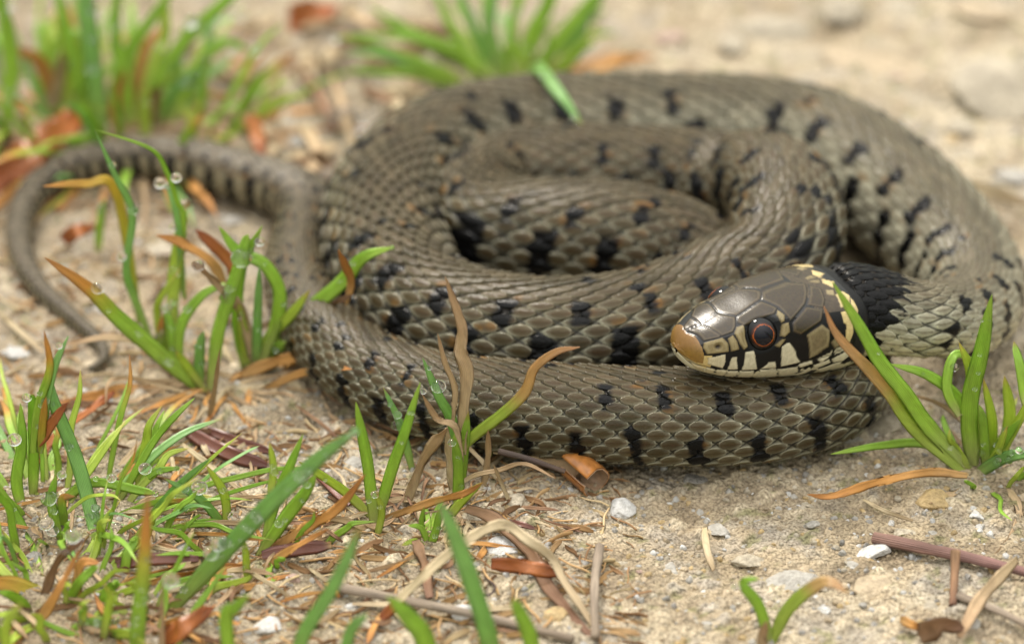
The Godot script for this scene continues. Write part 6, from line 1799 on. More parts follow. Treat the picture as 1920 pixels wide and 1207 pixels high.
	stone(shapes[3], "pinkish", Vector3(50.5, 0.1, -128.1), Vector3(1, 0.3, 0.7), 0.1, "tiny pinkish pebble left of the rounded blurred stone, rightmost of two", "pebbles strewn on the sand")
	stone(shapes[10], "dark grey", Vector3(-75.2, 0.1, -11.7), Vector3(0.8, 0.3, 0.7), 0.1, "tiny dark grey pebble left of the tail tip", "pebbles strewn on the sand")
	stone(shapes[3], "pale grey", Vector3(-12.5, 0.1, 35.7), Vector3(1.2, 0.6, 1.1), -0.0, "tiny pale grey pebble in front of the half dried tuft", "pebbles strewn on the sand")
	stone(shapes[9], "tan", Vector3(1.1, 0.1, 47.5), Vector3(0.8, 0.3, 0.7), -0.4, "tiny tan pebble behind the orange leaf scrap", "pebbles strewn on the sand")
	stone(shapes[10], "cream", Vector3(-40.8, 0.6, -76.6), Vector3(3.9, 1.9, 3.7), -0.6, "middling cream pebble left of the left loop", "pebbles strewn on the sand")
	stone(shapes[1], "tan", Vector3(-80.2, 0, -68.9), Vector3(1.1, 0.4, 0.8), 0.5, "tiny tan pebble well left of the back left tuft", "pebbles strewn on the sand")
	stone(shapes[11], "grey", Vector3(-62.7, 0.1, -77.8), Vector3(4.2, 1.5, 3), -0.4, "middling grey pebble in front of the back left tuft", "pebbles strewn on the sand")
	stone(shapes[7], "tan", Vector3(57.1, 0.1, 40), Vector3(1, 0.5, 0.9), -0.1, "tiny tan pebble behind the white oval pebble", "pebbles strewn on the sand")
	stone(shapes[11], "tan", Vector3(-37.3, 0, 41.3), Vector3(0.9, 0.3, 0.7), 0.4, "tiny tan pebble beside the forked tuft", "pebbles strewn on the sand")
	stone(shapes[9], "grey", Vector3(-51, -0, 13.1), Vector3(1.3, 0.4, 0.9), 0.1, "small grey pebble in front of the low left tuft", "pebbles strewn on the sand")
	stone(shapes[7], "dark grey", Vector3(64.8, 0.1, -138.5), Vector3(1.1, 0.5, 0.9), 0.3, "tiny dark grey pebble behind the rounded blurred stone", "pebbles strewn on the sand")
	stone(shapes[4], "dark grey", Vector3(-60.8, 0.1, 23.4), Vector3(1.3, 0.6, 1.2), -0.1, "small dark grey pebble right of the left edge clump", "pebbles strewn on the sand")
	stone(shapes[5], "tan", Vector3(-41.1, 0, 67.4), Vector3(1.8, 0.7, 1.3), 0.2, "small tan pebble far in front of the broad upright blade", "pebbles strewn on the sand")
	stone(shapes[9], "grey", Vector3(13.1, 0.1, 38.9), Vector3(1.9, 0.8, 1.7), 0.1, "small grey pebble beside the wedge-shaped stone", "pebbles strewn on the sand")
	stone(shapes[1], "cream", Vector3(-80.5, 0.1, -14.3), Vector3(1.3, 0.6, 1.1), 0.1, "tiny cream pebble left of the tail tip", "pebbles strewn on the sand")
	stone(shapes[2], "grey", Vector3(-30.2, 0.1, -68.3), Vector3(0.9, 0.3, 0.6), -0.5, "tiny grey pebble in front of the left loop, rightmost of two", "pebbles strewn on the sand")
	stone(shapes[10], "grey", Vector3(72.8, 0.1, -53), Vector3(1.2, 0.4, 0.9), -0.4, "tiny grey pebble far behind the neck", "pebbles strewn on the sand")
	stone(shapes[10], "tan", Vector3(-1.8, 0, 40.4), Vector3(0.8, 0.4, 0.7), -0.2, "tiny tan pebble in front of the half dried tuft", "pebbles strewn on the sand")
	stone(shapes[11], "cream", Vector3(-87.4, 0.1, -43.9), Vector3(0.9, 0.4, 0.8), -0.6, "tiny cream pebble well left of the tail loop", "pebbles strewn on the sand")
	stone(shapes[2], "tan", Vector3(-34.1, 0.1, 54.2), Vector3(1, 0.4, 0.9), 0.5, "tiny tan pebble in front of the forked tuft", "pebbles strewn on the sand")
	stone(shapes[5], "cream", Vector3(50.6, -0, -136.2), Vector3(1.4, 0.5, 1), -0.3, "tiny cream pebble left of the rounded blurred stone", "pebbles strewn on the sand")
	stone(shapes[6], "cream", Vector3(-51.3, 0, 32.1), Vector3(0.9, 0.3, 0.7), 0.5, "tiny cream pebble in front of the maroon needles, leftmost of three", "pebbles strewn on the sand")
	stone(shapes[4], "ochre", Vector3(-55.1, 0.5, -126.8), Vector3(4.1, 2, 4), 0.3, "middling ochre pebble far behind the back left tuft", "pebbles strewn on the sand")
	stone(shapes[6], "grey", Vector3(-66, 0, 60.4), Vector3(2.7, 1.1, 2.1), 0.1, "middling grey pebble well left of the broad upright blade", "pebbles strewn on the sand")
	stone(shapes[2], "cream", Vector3(20.1, 0, 71.3), Vector3(0.8, 0.2, 0.5), -0.6, "tiny cream pebble in front of the grey upright twig", "pebbles strewn on the sand")
	stone(shapes[8], "tan", Vector3(49.1, 0.2, 47.5), Vector3(2.3, 0.9, 1.7), -0.5, "middling tan pebble left of the white oval pebble, rightmost of two", "pebbles strewn on the sand")
	stone(shapes[7], "white", Vector3(81.1, 0.1, -115.3), Vector3(3, 1, 1.9), -0.4, "middling white pebble well right of the rounded blurred stone", "pebbles strewn on the sand")
	stone(shapes[1], "pinkish", Vector3(-37, -0, -119.5), Vector3(1.1, 0.5, 0.9), 0.2, "tiny pinkish pebble far behind the left loop", "pebbles strewn on the sand")
	stone(shapes[6], "tan", Vector3(-69.1, -0, -40.3), Vector3(1.2, 0.5, 1), 0.3, "tiny tan pebble in front of the tail loop, leftmost of two", "pebbles strewn on the sand")
	stone(shapes[10], "white", Vector3(-60.3, -0, 34.6), Vector3(2.6, 1.2, 2.4), -0.1, "middling white pebble right of the left edge clump", "pebbles strewn on the sand")
	stone(shapes[7], "tan", Vector3(-47.3, 0.1, 27.4), Vector3(0.9, 0.3, 0.7), 0.4, "tiny tan pebble in front of the maroon needles", "pebbles strewn on the sand")
	stone(shapes[7], "pale grey", Vector3(-77.9, 0, -101.9), Vector3(1, 0.3, 0.7), 0.1, "tiny pale grey pebble behind the back left tuft", "pebbles strewn on the sand")
	stone(shapes[3], "ochre", Vector3(-18.2, -0.1, -120.4), Vector3(3.8, 1.8, 3.6), 0.3, "middling ochre pebble well left of the back tuft", "pebbles strewn on the sand")
	stone(shapes[4], "dark grey", Vector3(29.4, 0.1, 69.6), Vector3(2, 1, 2), -0.2, "middling dark grey pebble left of the seedling", "pebbles strewn on the sand")
	stone(shapes[8], "tan", Vector3(-69.3, -0, -44), Vector3(1.3, 0.5, 1.1), 0.5, "tiny tan pebble left of the tail loop", "pebbles strewn on the sand")
	stone(shapes[3], "cream", Vector3(0.1, 0.2, -101.6), Vector3(2.2, 1.1, 2.1), 0.1, "small cream pebble in front of the back tuft", "pebbles strewn on the sand")
	stone(shapes[11], "tan", Vector3(-32.4, -0.1, -115.1), Vector3(3.3, 1.3, 2.6), -0.4, "middling tan pebble far behind the left loop, rightmost of two", "pebbles strewn on the sand")
	stone(shapes[0], "tan", Vector3(-35.3, 0.4, 58), Vector3(3.5, 1.2, 2.4), -0.3, "middling tan pebble in front of the forked tuft", "pebbles strewn on the sand")
	stone(shapes[6], "cream", Vector3(11.3, 0, 44.9), Vector3(0.8, 0.4, 0.7), -0.4, "tiny cream pebble in front of the wedge-shaped stone", "pebbles strewn on the sand")
	stone(shapes[6], "tan", Vector3(72.4, 0.2, 62.9), Vector3(1.5, 0.7, 1.3), 0.1, "small tan pebble in front of the purplish twig", "pebbles strewn on the sand")
	stone(shapes[8], "tan", Vector3(-59.5, -0, -36.3), Vector3(0.9, 0.4, 0.7), -0.4, "tiny tan pebble in front of the tail loop, rightmost of two", "pebbles strewn on the sand")
	stone(shapes[7], "dark grey", Vector3(-38.1, 0, 61.6), Vector3(0.7, 0.3, 0.7), 0.1, "tiny dark grey pebble far in front of the forked tuft", "pebbles strewn on the sand")
	stone(shapes[1], "ochre", Vector3(-2.1, -0, 71.6), Vector3(2.3, 1, 2.1), 0.5, "middling ochre pebble far in front of the orange leaf scrap", "pebbles strewn on the sand")
	stone(shapes[6], "cream", Vector3(-10.2, 0.1, 57.2), Vector3(0.8, 0.3, 0.6), 0.3, "tiny cream pebble left of the orange leaf scrap", "pebbles strewn on the sand")
	stone(shapes[1], "ochre", Vector3(-82.7, 0.1, -106.2), Vector3(1.2, 0.6, 1.2), 0.0, "tiny ochre pebble far behind the back left tuft", "pebbles strewn on the sand")
	stone(shapes[3], "cream", Vector3(-64.7, 0.3, 58.3), Vector3(3.3, 1.3, 2.6), 0.2, "middling cream pebble left of the broad upright blade", "pebbles strewn on the sand")
	stone(shapes[8], "cream", Vector3(-15.1, -0, -106.7), Vector3(1, 0.4, 0.9), 0.1, "tiny cream pebble left of the back tuft", "pebbles strewn on the sand")
	stone(shapes[6], "pinkish", Vector3(45.5, 0.1, -134.2), Vector3(1, 0.5, 0.9), -0.4, "tiny pinkish pebble left of the rounded blurred stone, leftmost of two", "pebbles strewn on the sand")
	stone(shapes[0], "white", Vector3(-55.5, 0.2, 35.5), Vector3(2.1, 0.8, 1.5), -0.4, "middling white pebble behind the broad upright blade", "pebbles strewn on the sand")
	stone(shapes[3], "cream", Vector3(-5.2, 0.2, -93.7), Vector3(3.3, 1.2, 2.3), 0.5, "middling cream pebble in front of the back tuft", "pebbles strewn on the sand")
	stone(shapes[6], "grey", Vector3(77, 0, 12.4), Vector3(0.9, 0.4, 0.8), 0.3, "tiny grey pebble behind the right edge tuft", "pebbles strewn on the sand")
	stone(shapes[1], "tan", Vector3(-58.2, 0.3, 20.9), Vector3(3.2, 1.1, 2.2), 0.3, "middling tan pebble left of the maroon needles", "pebbles strewn on the sand")
	stone(shapes[1], "tan", Vector3(-57.2, 0.1, -91.4), Vector3(1, 0.4, 0.7), 0.1, "tiny tan pebble right of the back left tuft", "pebbles strewn on the sand")
	stone(shapes[1], "dark grey", Vector3(68.6, 0, 15.5), Vector3(0.9, 0.4, 0.7), -0.1, "tiny dark grey pebble behind the right edge tuft", "pebbles strewn on the sand")
	stone(shapes[8], "white", Vector3(59.1, 0, -116.4), Vector3(1, 0.4, 0.7), -0.6, "tiny white pebble in front of the rounded blurred stone", "pebbles strewn on the sand")
	stone(shapes[6], "tan", Vector3(55.3, 0.3, -99.2), Vector3(3.5, 1.4, 2.8), -0.6, "middling tan pebble far in front of the rounded blurred stone", "pebbles strewn on the sand")
	stone(shapes[7], "dark grey", Vector3(77, 0, -123.9), Vector3(1, 0.5, 0.9), 0.3, "tiny dark grey pebble right of the rounded blurred stone", "pebbles strewn on the sand")
	stone(shapes[10], "pale grey", Vector3(3, 0, 64.8), Vector3(0.7, 0.2, 0.5), -0.1, "tiny pale grey pebble in front of the orange leaf scrap", "pebbles strewn on the sand")
	stone(shapes[9], "white", Vector3(42.4, 0.1, 37.2), Vector3(2.2, 0.8, 1.5), 0.1, "middling white pebble far behind the white oval pebble", "pebbles strewn on the sand")
	stone(shapes[6], "tan", Vector3(-7.8, 0, 53.3), Vector3(0.8, 0.3, 0.5), 0.0, "tiny tan pebble left of the orange leaf scrap", "pebbles strewn on the sand")
	stone(shapes[8], "tan", Vector3(34, 0.1, 49.3), Vector3(0.8, 0.4, 0.7), 0.1, "tiny tan pebble right of the wood splinter", "pebbles strewn on the sand")
	stone(shapes[7], "cream", Vector3(-77.3, 0.2, -33.4), Vector3(1.9, 0.9, 1.7), -0.5, "small cream pebble well left of the tail loop", "pebbles strewn on the sand")
	stone(shapes[9], "pale grey", Vector3(60.6, 0.1, -93.8), Vector3(1, 0.4, 0.8), 0.3, "tiny pale grey pebble far in front of the rounded blurred stone", "pebbles strewn on the sand")
	stone(shapes[7], "tan", Vector3(93.2, -0, -129), Vector3(1.4, 0.7, 1.3), 0.0, "tiny tan pebble well right of the rounded blurred stone, rightmost of three", "pebbles strewn on the sand")
	stone(shapes[4], "cream", Vector3(97.6, 0, -140.2), Vector3(1.2, 0.4, 0.8), -0.0, "tiny cream pebble well right of the rounded blurred stone", "pebbles strewn on the sand")
	stone(shapes[8], "tan", Vector3(64.2, 0, 68), Vector3(1.6, 0.5, 1.1), 0.4, "small tan pebble far in front of the purplish twig", "pebbles strewn on the sand")
	stone(shapes[9], "tan", Vector3(-15.9, 0.1, -116.7), Vector3(1, 0.4, 0.7), -0.3, "tiny tan pebble left of the back tuft", "pebbles strewn on the sand")
	stone(shapes[9], "tan", Vector3(-56, 0.5, -0.2), Vector3(3.9, 1.7, 3.4), 0.5, "middling tan pebble left of the low left tuft", "pebbles strewn on the sand")
	stone(shapes[2], "white", Vector3(-23.9, 0.1, -127), Vector3(1.2, 0.4, 0.8), -0.0, "tiny white pebble well left of the back tuft", "pebbles strewn on the sand")
	stone(shapes[4], "cream", Vector3(-54.1, 0, -20.2), Vector3(1.3, 0.6, 1.1), 0.1, "tiny cream pebble well right of the tail tip", "pebbles strewn on the sand")
	stone(shapes[1], "pale grey", Vector3(-78.1, 0.2, -124.7), Vector3(2.3, 1, 2.1), -0.6, "small pale grey pebble far behind the back left tuft", "pebbles strewn on the sand")
	stone(shapes[9], "cream", Vector3(-63, 0, 53.5), Vector3(0.8, 0.4, 0.7), -0.3, "tiny cream pebble left of the broad upright blade, leftmost of two", "pebbles strewn on the sand")
	stone(shapes[6], "tan", Vector3(8.4, 0.1, -103.2), Vector3(2.1, 0.8, 1.6), -0.4, "small tan pebble right of the back tuft", "pebbles strewn on the sand")
	stone(shapes[2], "tan", Vector3(-17.2, 0.1, 50.8), Vector3(0.8, 0.3, 0.6), -0.6, "tiny tan pebble in front of the V tuft", "pebbles strewn on the sand")
	stone(shapes[3], "tan", Vector3(-77.3, -0, 8.6), Vector3(1.3, 0.6, 1.1), 0.1, "small tan pebble well left of the tail tip", "pebbles strewn on the sand")
	stone(shapes[1], "grey", Vector3(-28.2, 0.2, -106.9), Vector3(2.6, 0.9, 1.8), 0.4, "middling grey pebble behind the left loop", "pebbles strewn on the sand")
	stone(shapes[2], "tan", Vector3(-64.5, 0, -19), Vector3(1.2, 0.5, 0.9), 0.5, "tiny tan pebble behind the tail tip", "pebbles strewn on the sand")
	stone(shapes[6], "cream", Vector3(-46.5, 0, 34), Vector3(0.9, 0.3, 0.6), 0.4, "tiny cream pebble in front of the maroon needles, rightmost of three", "pebbles strewn on the sand")
	stone(shapes[6], "tan", Vector3(62.3, 0, 56.9), Vector3(0.8, 0.4, 0.7), -0.0, "tiny tan pebble in front of the purplish twig", "pebbles strewn on the sand")
	stone(shapes[4], "grey", Vector3(-32, 0, -73.2), Vector3(0.9, 0.3, 0.7), -0.3, "tiny grey pebble in front of the left loop, leftmost of two", "pebbles strewn on the sand")
	stone(shapes[0], "tan", Vector3(31.6, 0.1, -90.1), Vector3(1.2, 0.5, 0.9), 0.1, "tiny tan pebble well right of the back tuft", "pebbles strewn on the sand")
	stone(shapes[1], "tan", Vector3(69, 0.1, 34.6), Vector3(1.4, 0.6, 1.2), -0.3, "small tan pebble in front of the right edge tuft", "pebbles strewn on the sand")
	stone(shapes[8], "ochre", Vector3(49.8, -0, 53.1), Vector3(0.9, 0.3, 0.6), -0.3, "tiny ochre pebble beside the white oval pebble", "pebbles strewn on the sand")
	stone(shapes[10], "cream", Vector3(-47.1, 0.1, -13.2), Vector3(3.3, 1.2, 2.4), 0.3, "middling cream pebble behind the tuft touching the coils", "pebbles strewn on the sand")
	stone(shapes[0], "grey", Vector3(-64.7, -0.1, 43.6), Vector3(2.7, 1, 2), -0.2, "middling grey pebble in front of the left edge clump", "pebbles strewn on the sand")
	stone(shapes[9], "pale grey", Vector3(27.5, 0.2, 66.8), Vector3(2.2, 0.8, 1.7), -0.2, "middling pale grey pebble left of the seedling", "pebbles strewn on the sand")
	stone(shapes[11], "tan", Vector3(30.8, 0.2, 59.3), Vector3(1.8, 0.9, 1.8), -0.2, "small tan pebble in front of the wood splinter", "pebbles strewn on the sand")
	stone(shapes[4], "ochre", Vector3(35.5, -0.1, -129.5), Vector3(1.8, 0.8, 1.7), -0.1, "small ochre pebble well left of the rounded blurred stone", "pebbles strewn on the sand")
	stone(shapes[9], "pale grey", Vector3(-40.1, 0.1, 9.4), Vector3(0.9, 0.3, 0.7), 0.4, "tiny pale grey pebble right of the low left tuft", "pebbles strewn on the sand")
	stone(shapes[10], "ochre", Vector3(51.2, 0, 39.8), Vector3(0.8, 0.3, 0.7), -0.4, "tiny ochre pebble behind the white oval pebble", "pebbles strewn on the sand")
	stone(shapes[4], "pale grey", Vector3(-80.2, 0, -0.2), Vector3(3.4, 1.2, 2.5), 0.2, "middling pale grey pebble well left of the tail tip", "pebbles strewn on the sand")
	stone(shapes[0], "cream", Vector3(-15.4, 0.4, 61.9), Vector3(3.4, 1.2, 2.4), -0.4, "middling cream pebble well left of the orange leaf scrap", "pebbles strewn on the sand")
	stone(shapes[10], "pale grey", Vector3(62, 0, 45.2), Vector3(2.5, 1, 1.9), -0.3, "middling pale grey pebble behind the purplish twig", "pebbles strewn on the sand")
	stone(shapes[2], "white", Vector3(39, 0.1, 69.4), Vector3(0.9, 0.4, 0.7), -0.1, "tiny white pebble beside the seedling", "pebbles strewn on the sand")
	stone(shapes[9], "pale grey", Vector3(59.9, -0, 53.2), Vector3(1, 0.4, 0.7), 0.1, "tiny pale grey pebble left of the purplish twig", "pebbles strewn on the sand")
	stone(shapes[1], "cream", Vector3(-34.7, -0, -118.1), Vector3(1, 0.4, 0.7), -0.6, "tiny cream pebble far behind the left loop", "pebbles strewn on the sand")
	stone(shapes[8], "ochre", Vector3(-88.6, 0, -53.4), Vector3(0.9, 0.4, 0.7), -0.1, "tiny ochre pebble well left of the tail loop", "pebbles strewn on the sand")
	stone(shapes[3], "tan", Vector3(-73.7, 0, -7.1), Vector3(1.7, 0.6, 1.1), 0.6, "small tan pebble left of the tail tip", "pebbles strewn on the sand")
	stone(shapes[8], "pale grey", Vector3(-8.7, 0.3, 45.4), Vector3(1.8, 0.8, 1.7), -0.5, "small pale grey pebble right of the V tuft", "pebbles strewn on the sand")
	stone(shapes[3], "grey", Vector3(2.9, 0, -138.1), Vector3(1, 0.3, 0.6), 0.4, "tiny grey pebble far behind the back tuft", "pebbles strewn on the sand")
	stone(shapes[11], "tan", Vector3(46.5, 0.1, 44.3), Vector3(2, 1, 1.9), -0.1, "small tan pebble left of the white oval pebble", "pebbles strewn on the sand")
	stone(shapes[5], "cream", Vector3(-93.7, 0.1, -101.9), Vector3(1.1, 0.5, 0.9), 0.2, "tiny cream pebble well left of the back left tuft", "pebbles strewn on the sand")
	stone(shapes[6], "pale grey", Vector3(-36.5, 0, -85), Vector3(1, 0.4, 0.7), -0.6, "tiny pale grey pebble left of the left loop", "pebbles strewn on the sand")
	stone(shapes[0], "cream", Vector3(-19.8, 0.1, -126.1), Vector3(1, 0.5, 0.9), 0.5, "tiny cream pebble well left of the back tuft", "pebbles strewn on the sand")
	stone(shapes[3], "grey", Vector3(-28.1, 0.1, 31.5), Vector3(0.8, 0.3, 0.6), -0.0, "tiny grey pebble left of the V tuft", "pebbles strewn on the sand")
	stone(shapes[5], "tan", Vector3(42.3, 0.3, 54.4), Vector3(2.2, 1, 1.9), 0.5, "middling tan pebble left of the white oval pebble, leftmost of two", "pebbles strewn on the sand")
	stone(shapes[7], "cream", Vector3(-77.3, 0.1, 27.2), Vector3(1.6, 0.6, 1.1), 0.4, "small cream pebble left of the left edge clump", "pebbles strewn on the sand")
	stone(shapes[6], "pinkish", Vector3(13.1, 0.1, -109), Vector3(3, 1.2, 2.3), 0.0, "middling pinkish pebble right of the back tuft", "pebbles strewn on the sand")
	stone(shapes[5], "tan", Vector3(-68.4, 0.1, 59.7), Vector3(1.1, 0.5, 0.9), -0.4, "tiny tan pebble well left of the broad upright blade", "pebbles strewn on the sand")
	stone(shapes[8], "grey", Vector3(-4.6, 0.1, 71.3), Vector3(1.8, 0.6, 1.2), -0.1, "small grey pebble far in front of the orange leaf scrap", "pebbles strewn on the sand")
	stone(shapes[10], "pinkish", Vector3(70.6, -0, -105.6), Vector3(4.5, 1.5, 3), 0.3, "middling pinkish pebble far in front of the rounded blurred stone", "pebbles strewn on the sand")
	stone(shapes[7], "dark grey", Vector3(-58.5, -0, -137), Vector3(1.2, 0.4, 0.9), 0.3, "tiny dark grey pebble far behind the back left tuft", "pebbles strewn on the sand")
	stone(shapes[2], "cream", Vector3(45.7, -0.1, 49), Vector3(2, 1, 1.9), 0.4, "small cream pebble left of the white oval pebble", "pebbles strewn on the sand")
	stone(shapes[2], "white", Vector3(-57.5, -0.1, -54), Vector3(3.5, 1.6, 3.2), 0.1, "middling white pebble right of the tail loop", "pebbles strewn on the sand")
	stone(shapes[10], "tan", Vector3(-75.1, -0, 18.3), Vector3(1.1, 0.5, 1), -0.2, "tiny tan pebble behind the left edge clump", "pebbles strewn on the sand")
	stone(shapes[11], "ochre", Vector3(67.4, 0.1, 67.7), Vector3(1.2, 0.4, 0.9), -0.2, "small ochre pebble far in front of the purplish twig", "pebbles strewn on the sand")
	stone(shapes[5], "pale grey", Vector3(-61.3, 0, -105.3), Vector3(2.1, 0.8, 1.5), 0.1, "small pale grey pebble behind the back left tuft", "pebbles strewn on the sand")
	stone(shapes[4], "white", Vector3(-26.7, 0.1, -87.5), Vector3(4.4, 1.9, 3.9), 0.3, "middling white pebble beside the left loop", "pebbles strewn on the sand")
	stone(shapes[4], "ochre", Vector3(-70.4, 0.1, -106.5), Vector3(1, 0.3, 0.7), -0.5, "tiny ochre pebble behind the back left tuft", "pebbles strewn on the sand")
	stone(shapes[6], "dark grey", Vector3(55.8, 0.1, 64.9), Vector3(0.7, 0.3, 0.6), -0.4, "tiny dark grey pebble in front of the white oval pebble", "pebbles strewn on the sand")
	stone(shapes[4], "cream", Vector3(32.4, -0, -137.5), Vector3(1.8, 0.7, 1.4), -0.1, "small cream pebble well left of the rounded blurred stone", "pebbles strewn on the sand")
	stone(shapes[7], "tan", Vector3(-42.9, 0.2, -112.3), Vector3(3.4, 1.1, 2.3), 0.5, "middling tan pebble far behind the left loop, leftmost of two", "pebbles strewn on the sand")
	stone(shapes[0], "dark grey", Vector3(-72.8, 0.2, -47.2), Vector3(1, 0.4, 0.9), 0.2, "tiny dark grey pebble left of the tail loop", "pebbles strewn on the sand")
	stone(shapes[3], "pinkish", Vector3(-67.4, 0.1, -120.4), Vector3(1, 0.4, 0.9), 0.6, "tiny pinkish pebble far behind the back left tuft", "pebbles strewn on the sand")
	stone(shapes[0], "dark grey", Vector3(86.3, -0.1, -40.1), Vector3(2.7, 1.1, 2.2), -0.5, "middling dark grey pebble far behind the neck", "pebbles strewn on the sand")
	stone(shapes[1], "pale grey", Vector3(91.3, -0, -84.1), Vector3(1.1, 0.4, 0.9), -0.6, "tiny pale grey pebble well right of the rounded blurred stone", "pebbles strewn on the sand")
	stone(shapes[7], "tan", Vector3(73.1, 0.3, 20.9), Vector3(2.2, 0.9, 1.9), 0.3, "middling tan pebble behind the right edge tuft", "pebbles strewn on the sand")
	stone(shapes[8], "cream", Vector3(-65, 0, -24.1), Vector3(0.9, 0.3, 0.6), 0.0, "tiny cream pebble behind the tail tip", "pebbles strewn on the sand")
	stone(shapes[10], "tan", Vector3(-60.3, 0, 37.7), Vector3(0.8, 0.3, 0.5), -0.5, "tiny tan pebble right of the left edge clump", "pebbles strewn on the sand")
	stone(shapes[2], "pinkish", Vector3(-17, -0, -125.5), Vector3(1, 0.3, 0.7), 0.4, "tiny pinkish pebble well left of the back tuft", "pebbles strewn on the sand")
	stone(shapes[11], "cream", Vector3(-60.3, 0, 48.1), Vector3(0.8, 0.3, 0.5), 0.6, "tiny cream pebble left of the broad upright blade, rightmost of two", "pebbles strewn on the sand")
	stone(shapes[2], "tan", Vector3(-17.4, 0.1, -138), Vector3(1, 0.4, 0.9), -0.2, "tiny tan pebble far behind the back tuft", "pebbles strewn on the sand")
	stone(shapes[3], "cream", Vector3(-1, 0, 58.4), Vector3(1.1, 0.4, 0.9), -0.3, "tiny cream pebble in front of the orange leaf scrap", "pebbles strewn on the sand")
	stone(shapes[2], "dark grey", Vector3(-58, 0.1, 59.5), Vector3(0.8, 0.4, 0.8), 0.1, "tiny dark grey pebble in front of the broad upright blade", "pebbles strewn on the sand")
	stone(shapes[3], "tan", Vector3(0.1, 0.1, 57.1), Vector3(0.9, 0.3, 0.6), -0.2, "tiny tan pebble in front of the orange leaf scrap, rightmost of two", "pebbles strewn on the sand")
	stone(shapes[5], "cream", Vector3(-9.7, 0.1, -126.9), Vector3(3.1, 1.1, 2.1), -0.1, "middling cream pebble behind the back tuft", "pebbles strewn on the sand")
	stone(shapes[3], "tan", Vector3(13.8, 0.1, 66.3), Vector3(0.8, 0.4, 0.7), 0.1, "tiny tan pebble in front of the grey upright twig", "pebbles strewn on the sand")
	stone(shapes[6], "tan", Vector3(50, 0.1, -125.9), Vector3(1, 0.4, 0.8), 0.2, "tiny tan pebble left of the rounded blurred stone", "pebbles strewn on the sand")
	stone(shapes[4], "tan", Vector3(-24.6, 0.2, -115.7), Vector3(1.6, 0.5, 1), -0.2, "small tan pebble far behind the left loop", "pebbles strewn on the sand")
	stone(shapes[7], "dark grey", Vector3(-28.1, 0.3, 42.9), Vector3(2.1, 0.8, 1.5), -0.5, "middling dark grey pebble left of the V tuft", "pebbles strewn on the sand")
	stone(shapes[5], "cream", Vector3(-71.1, 0.1, 62), Vector3(1.9, 0.9, 1.7), 0.2, "small cream pebble well left of the broad upright blade", "pebbles strewn on the sand")
	stone(shapes[6], "tan", Vector3(72.4, 0.1, 59.2), Vector3(0.8, 0.3, 0.6), 0.3, "tiny tan pebble right of the purplish twig", "pebbles strewn on the sand")
	stone(shapes[5], "tan", Vector3(27.4, 0.1, 39.8), Vector3(1, 0.5, 0.9), 0.2, "tiny tan pebble behind the wood splinter", "pebbles strewn on the sand")
	stone(shapes[1], "tan", Vector3(9.3, 0.1, -109.3), Vector3(1, 0.4, 0.8), 0.5, "tiny tan pebble right of the back tuft", "pebbles strewn on the sand")
	stone(shapes[6], "tan", Vector3(-50.3, 0, -35.7), Vector3(1.3, 0.4, 0.9), -0.6, "tiny tan pebble well right of the tail loop", "pebbles strewn on the sand")
	stone(shapes[8], "ochre", Vector3(26, 0, 61), Vector3(1, 0.4, 0.8), 0.3, "tiny ochre pebble in front of the wood splinter", "pebbles strewn on the sand")
	stone(shapes[7], "ochre", Vector3(-59.8, 0.1, -50.3), Vector3(1.5, 0.6, 1.2), -0.2, "small ochre pebble right of the tail loop", "pebbles strewn on the sand")
	stone(shapes[6], "white", Vector3(86.1, 0, -55.4), Vector3(2, 0.8, 1.7), 0.1, "small white pebble far behind the neck", "pebbles strewn on the sand")
	stone(shapes[9], "pinkish", Vector3(71.3, -0, 58), Vector3(1, 0.3, 0.7), -0.5, "tiny pinkish pebble right of the purplish twig", "pebbles strewn on the sand")
	stone(shapes[5], "grey", Vector3(-29.5, 0, 47.7), Vector3(0.8, 0.3, 0.6), -0.0, "tiny grey pebble right of the forked tuft", "pebbles strewn on the sand")
	stone(shapes[3], "tan", Vector3(-7.9, 0.1, 67.8), Vector3(0.8, 0.3, 0.6), 0.6, "tiny tan pebble far in front of the orange leaf scrap", "pebbles strewn on the sand")
	stone(shapes[5], "pale grey", Vector3(56.9, 0.1, 28.5), Vector3(0.9, 0.4, 0.8), 0.2, "tiny pale grey pebble left of the right edge tuft", "pebbles strewn on the sand")
	stone(shapes[4], "tan", Vector3(-20.1, 0.2, 64.7), Vector3(1.7, 0.7, 1.4), -0.5, "small tan pebble far in front of the V tuft", "pebbles strewn on the sand")
	stone(shapes[2], "dark grey", Vector3(-26.8, 0, -93.6), Vector3(3.4, 1.2, 2.5), -0.3, "middling dark grey pebble behind the left loop", "pebbles strewn on the sand")
	stone(shapes[8], "pale grey", Vector3(-84.4, -0, -132.7), Vector3(2.8, 1.3, 2.6), 0.4, "middling pale grey pebble far behind the back left tuft", "pebbles strewn on the sand")
	stone(shapes[5], "tan", Vector3(23.9, 0.1, 59.6), Vector3(2, 0.7, 1.5), 0.2, "middling tan pebble in front of the wood splinter", "pebbles strewn on the sand")
	stone(shapes[9], "white", Vector3(-46, 0, 10.4), Vector3(0.9, 0.3, 0.6), 0.5, "tiny white pebble in front of the low left tuft", "pebbles strewn on the sand")
	stone(shapes[3], "tan", Vector3(30.8, 0.6, -120.6), Vector3(3.6, 1.7, 3.4), 0.6, "middling tan pebble well right of the back tuft", "pebbles strewn on the sand")
	stone(shapes[6], "dark grey", Vector3(-28.9, -0, 51.8), Vector3(0.8, 0.3, 0.6), 0.1, "tiny dark grey pebble right of the forked tuft", "pebbles strewn on the sand")
	stone(shapes[10], "cream", Vector3(77.2, 0.1, 18.9), Vector3(2.6, 1.1, 2.2), -0.4, "middling cream pebble behind the right edge tuft", "pebbles strewn on the sand")
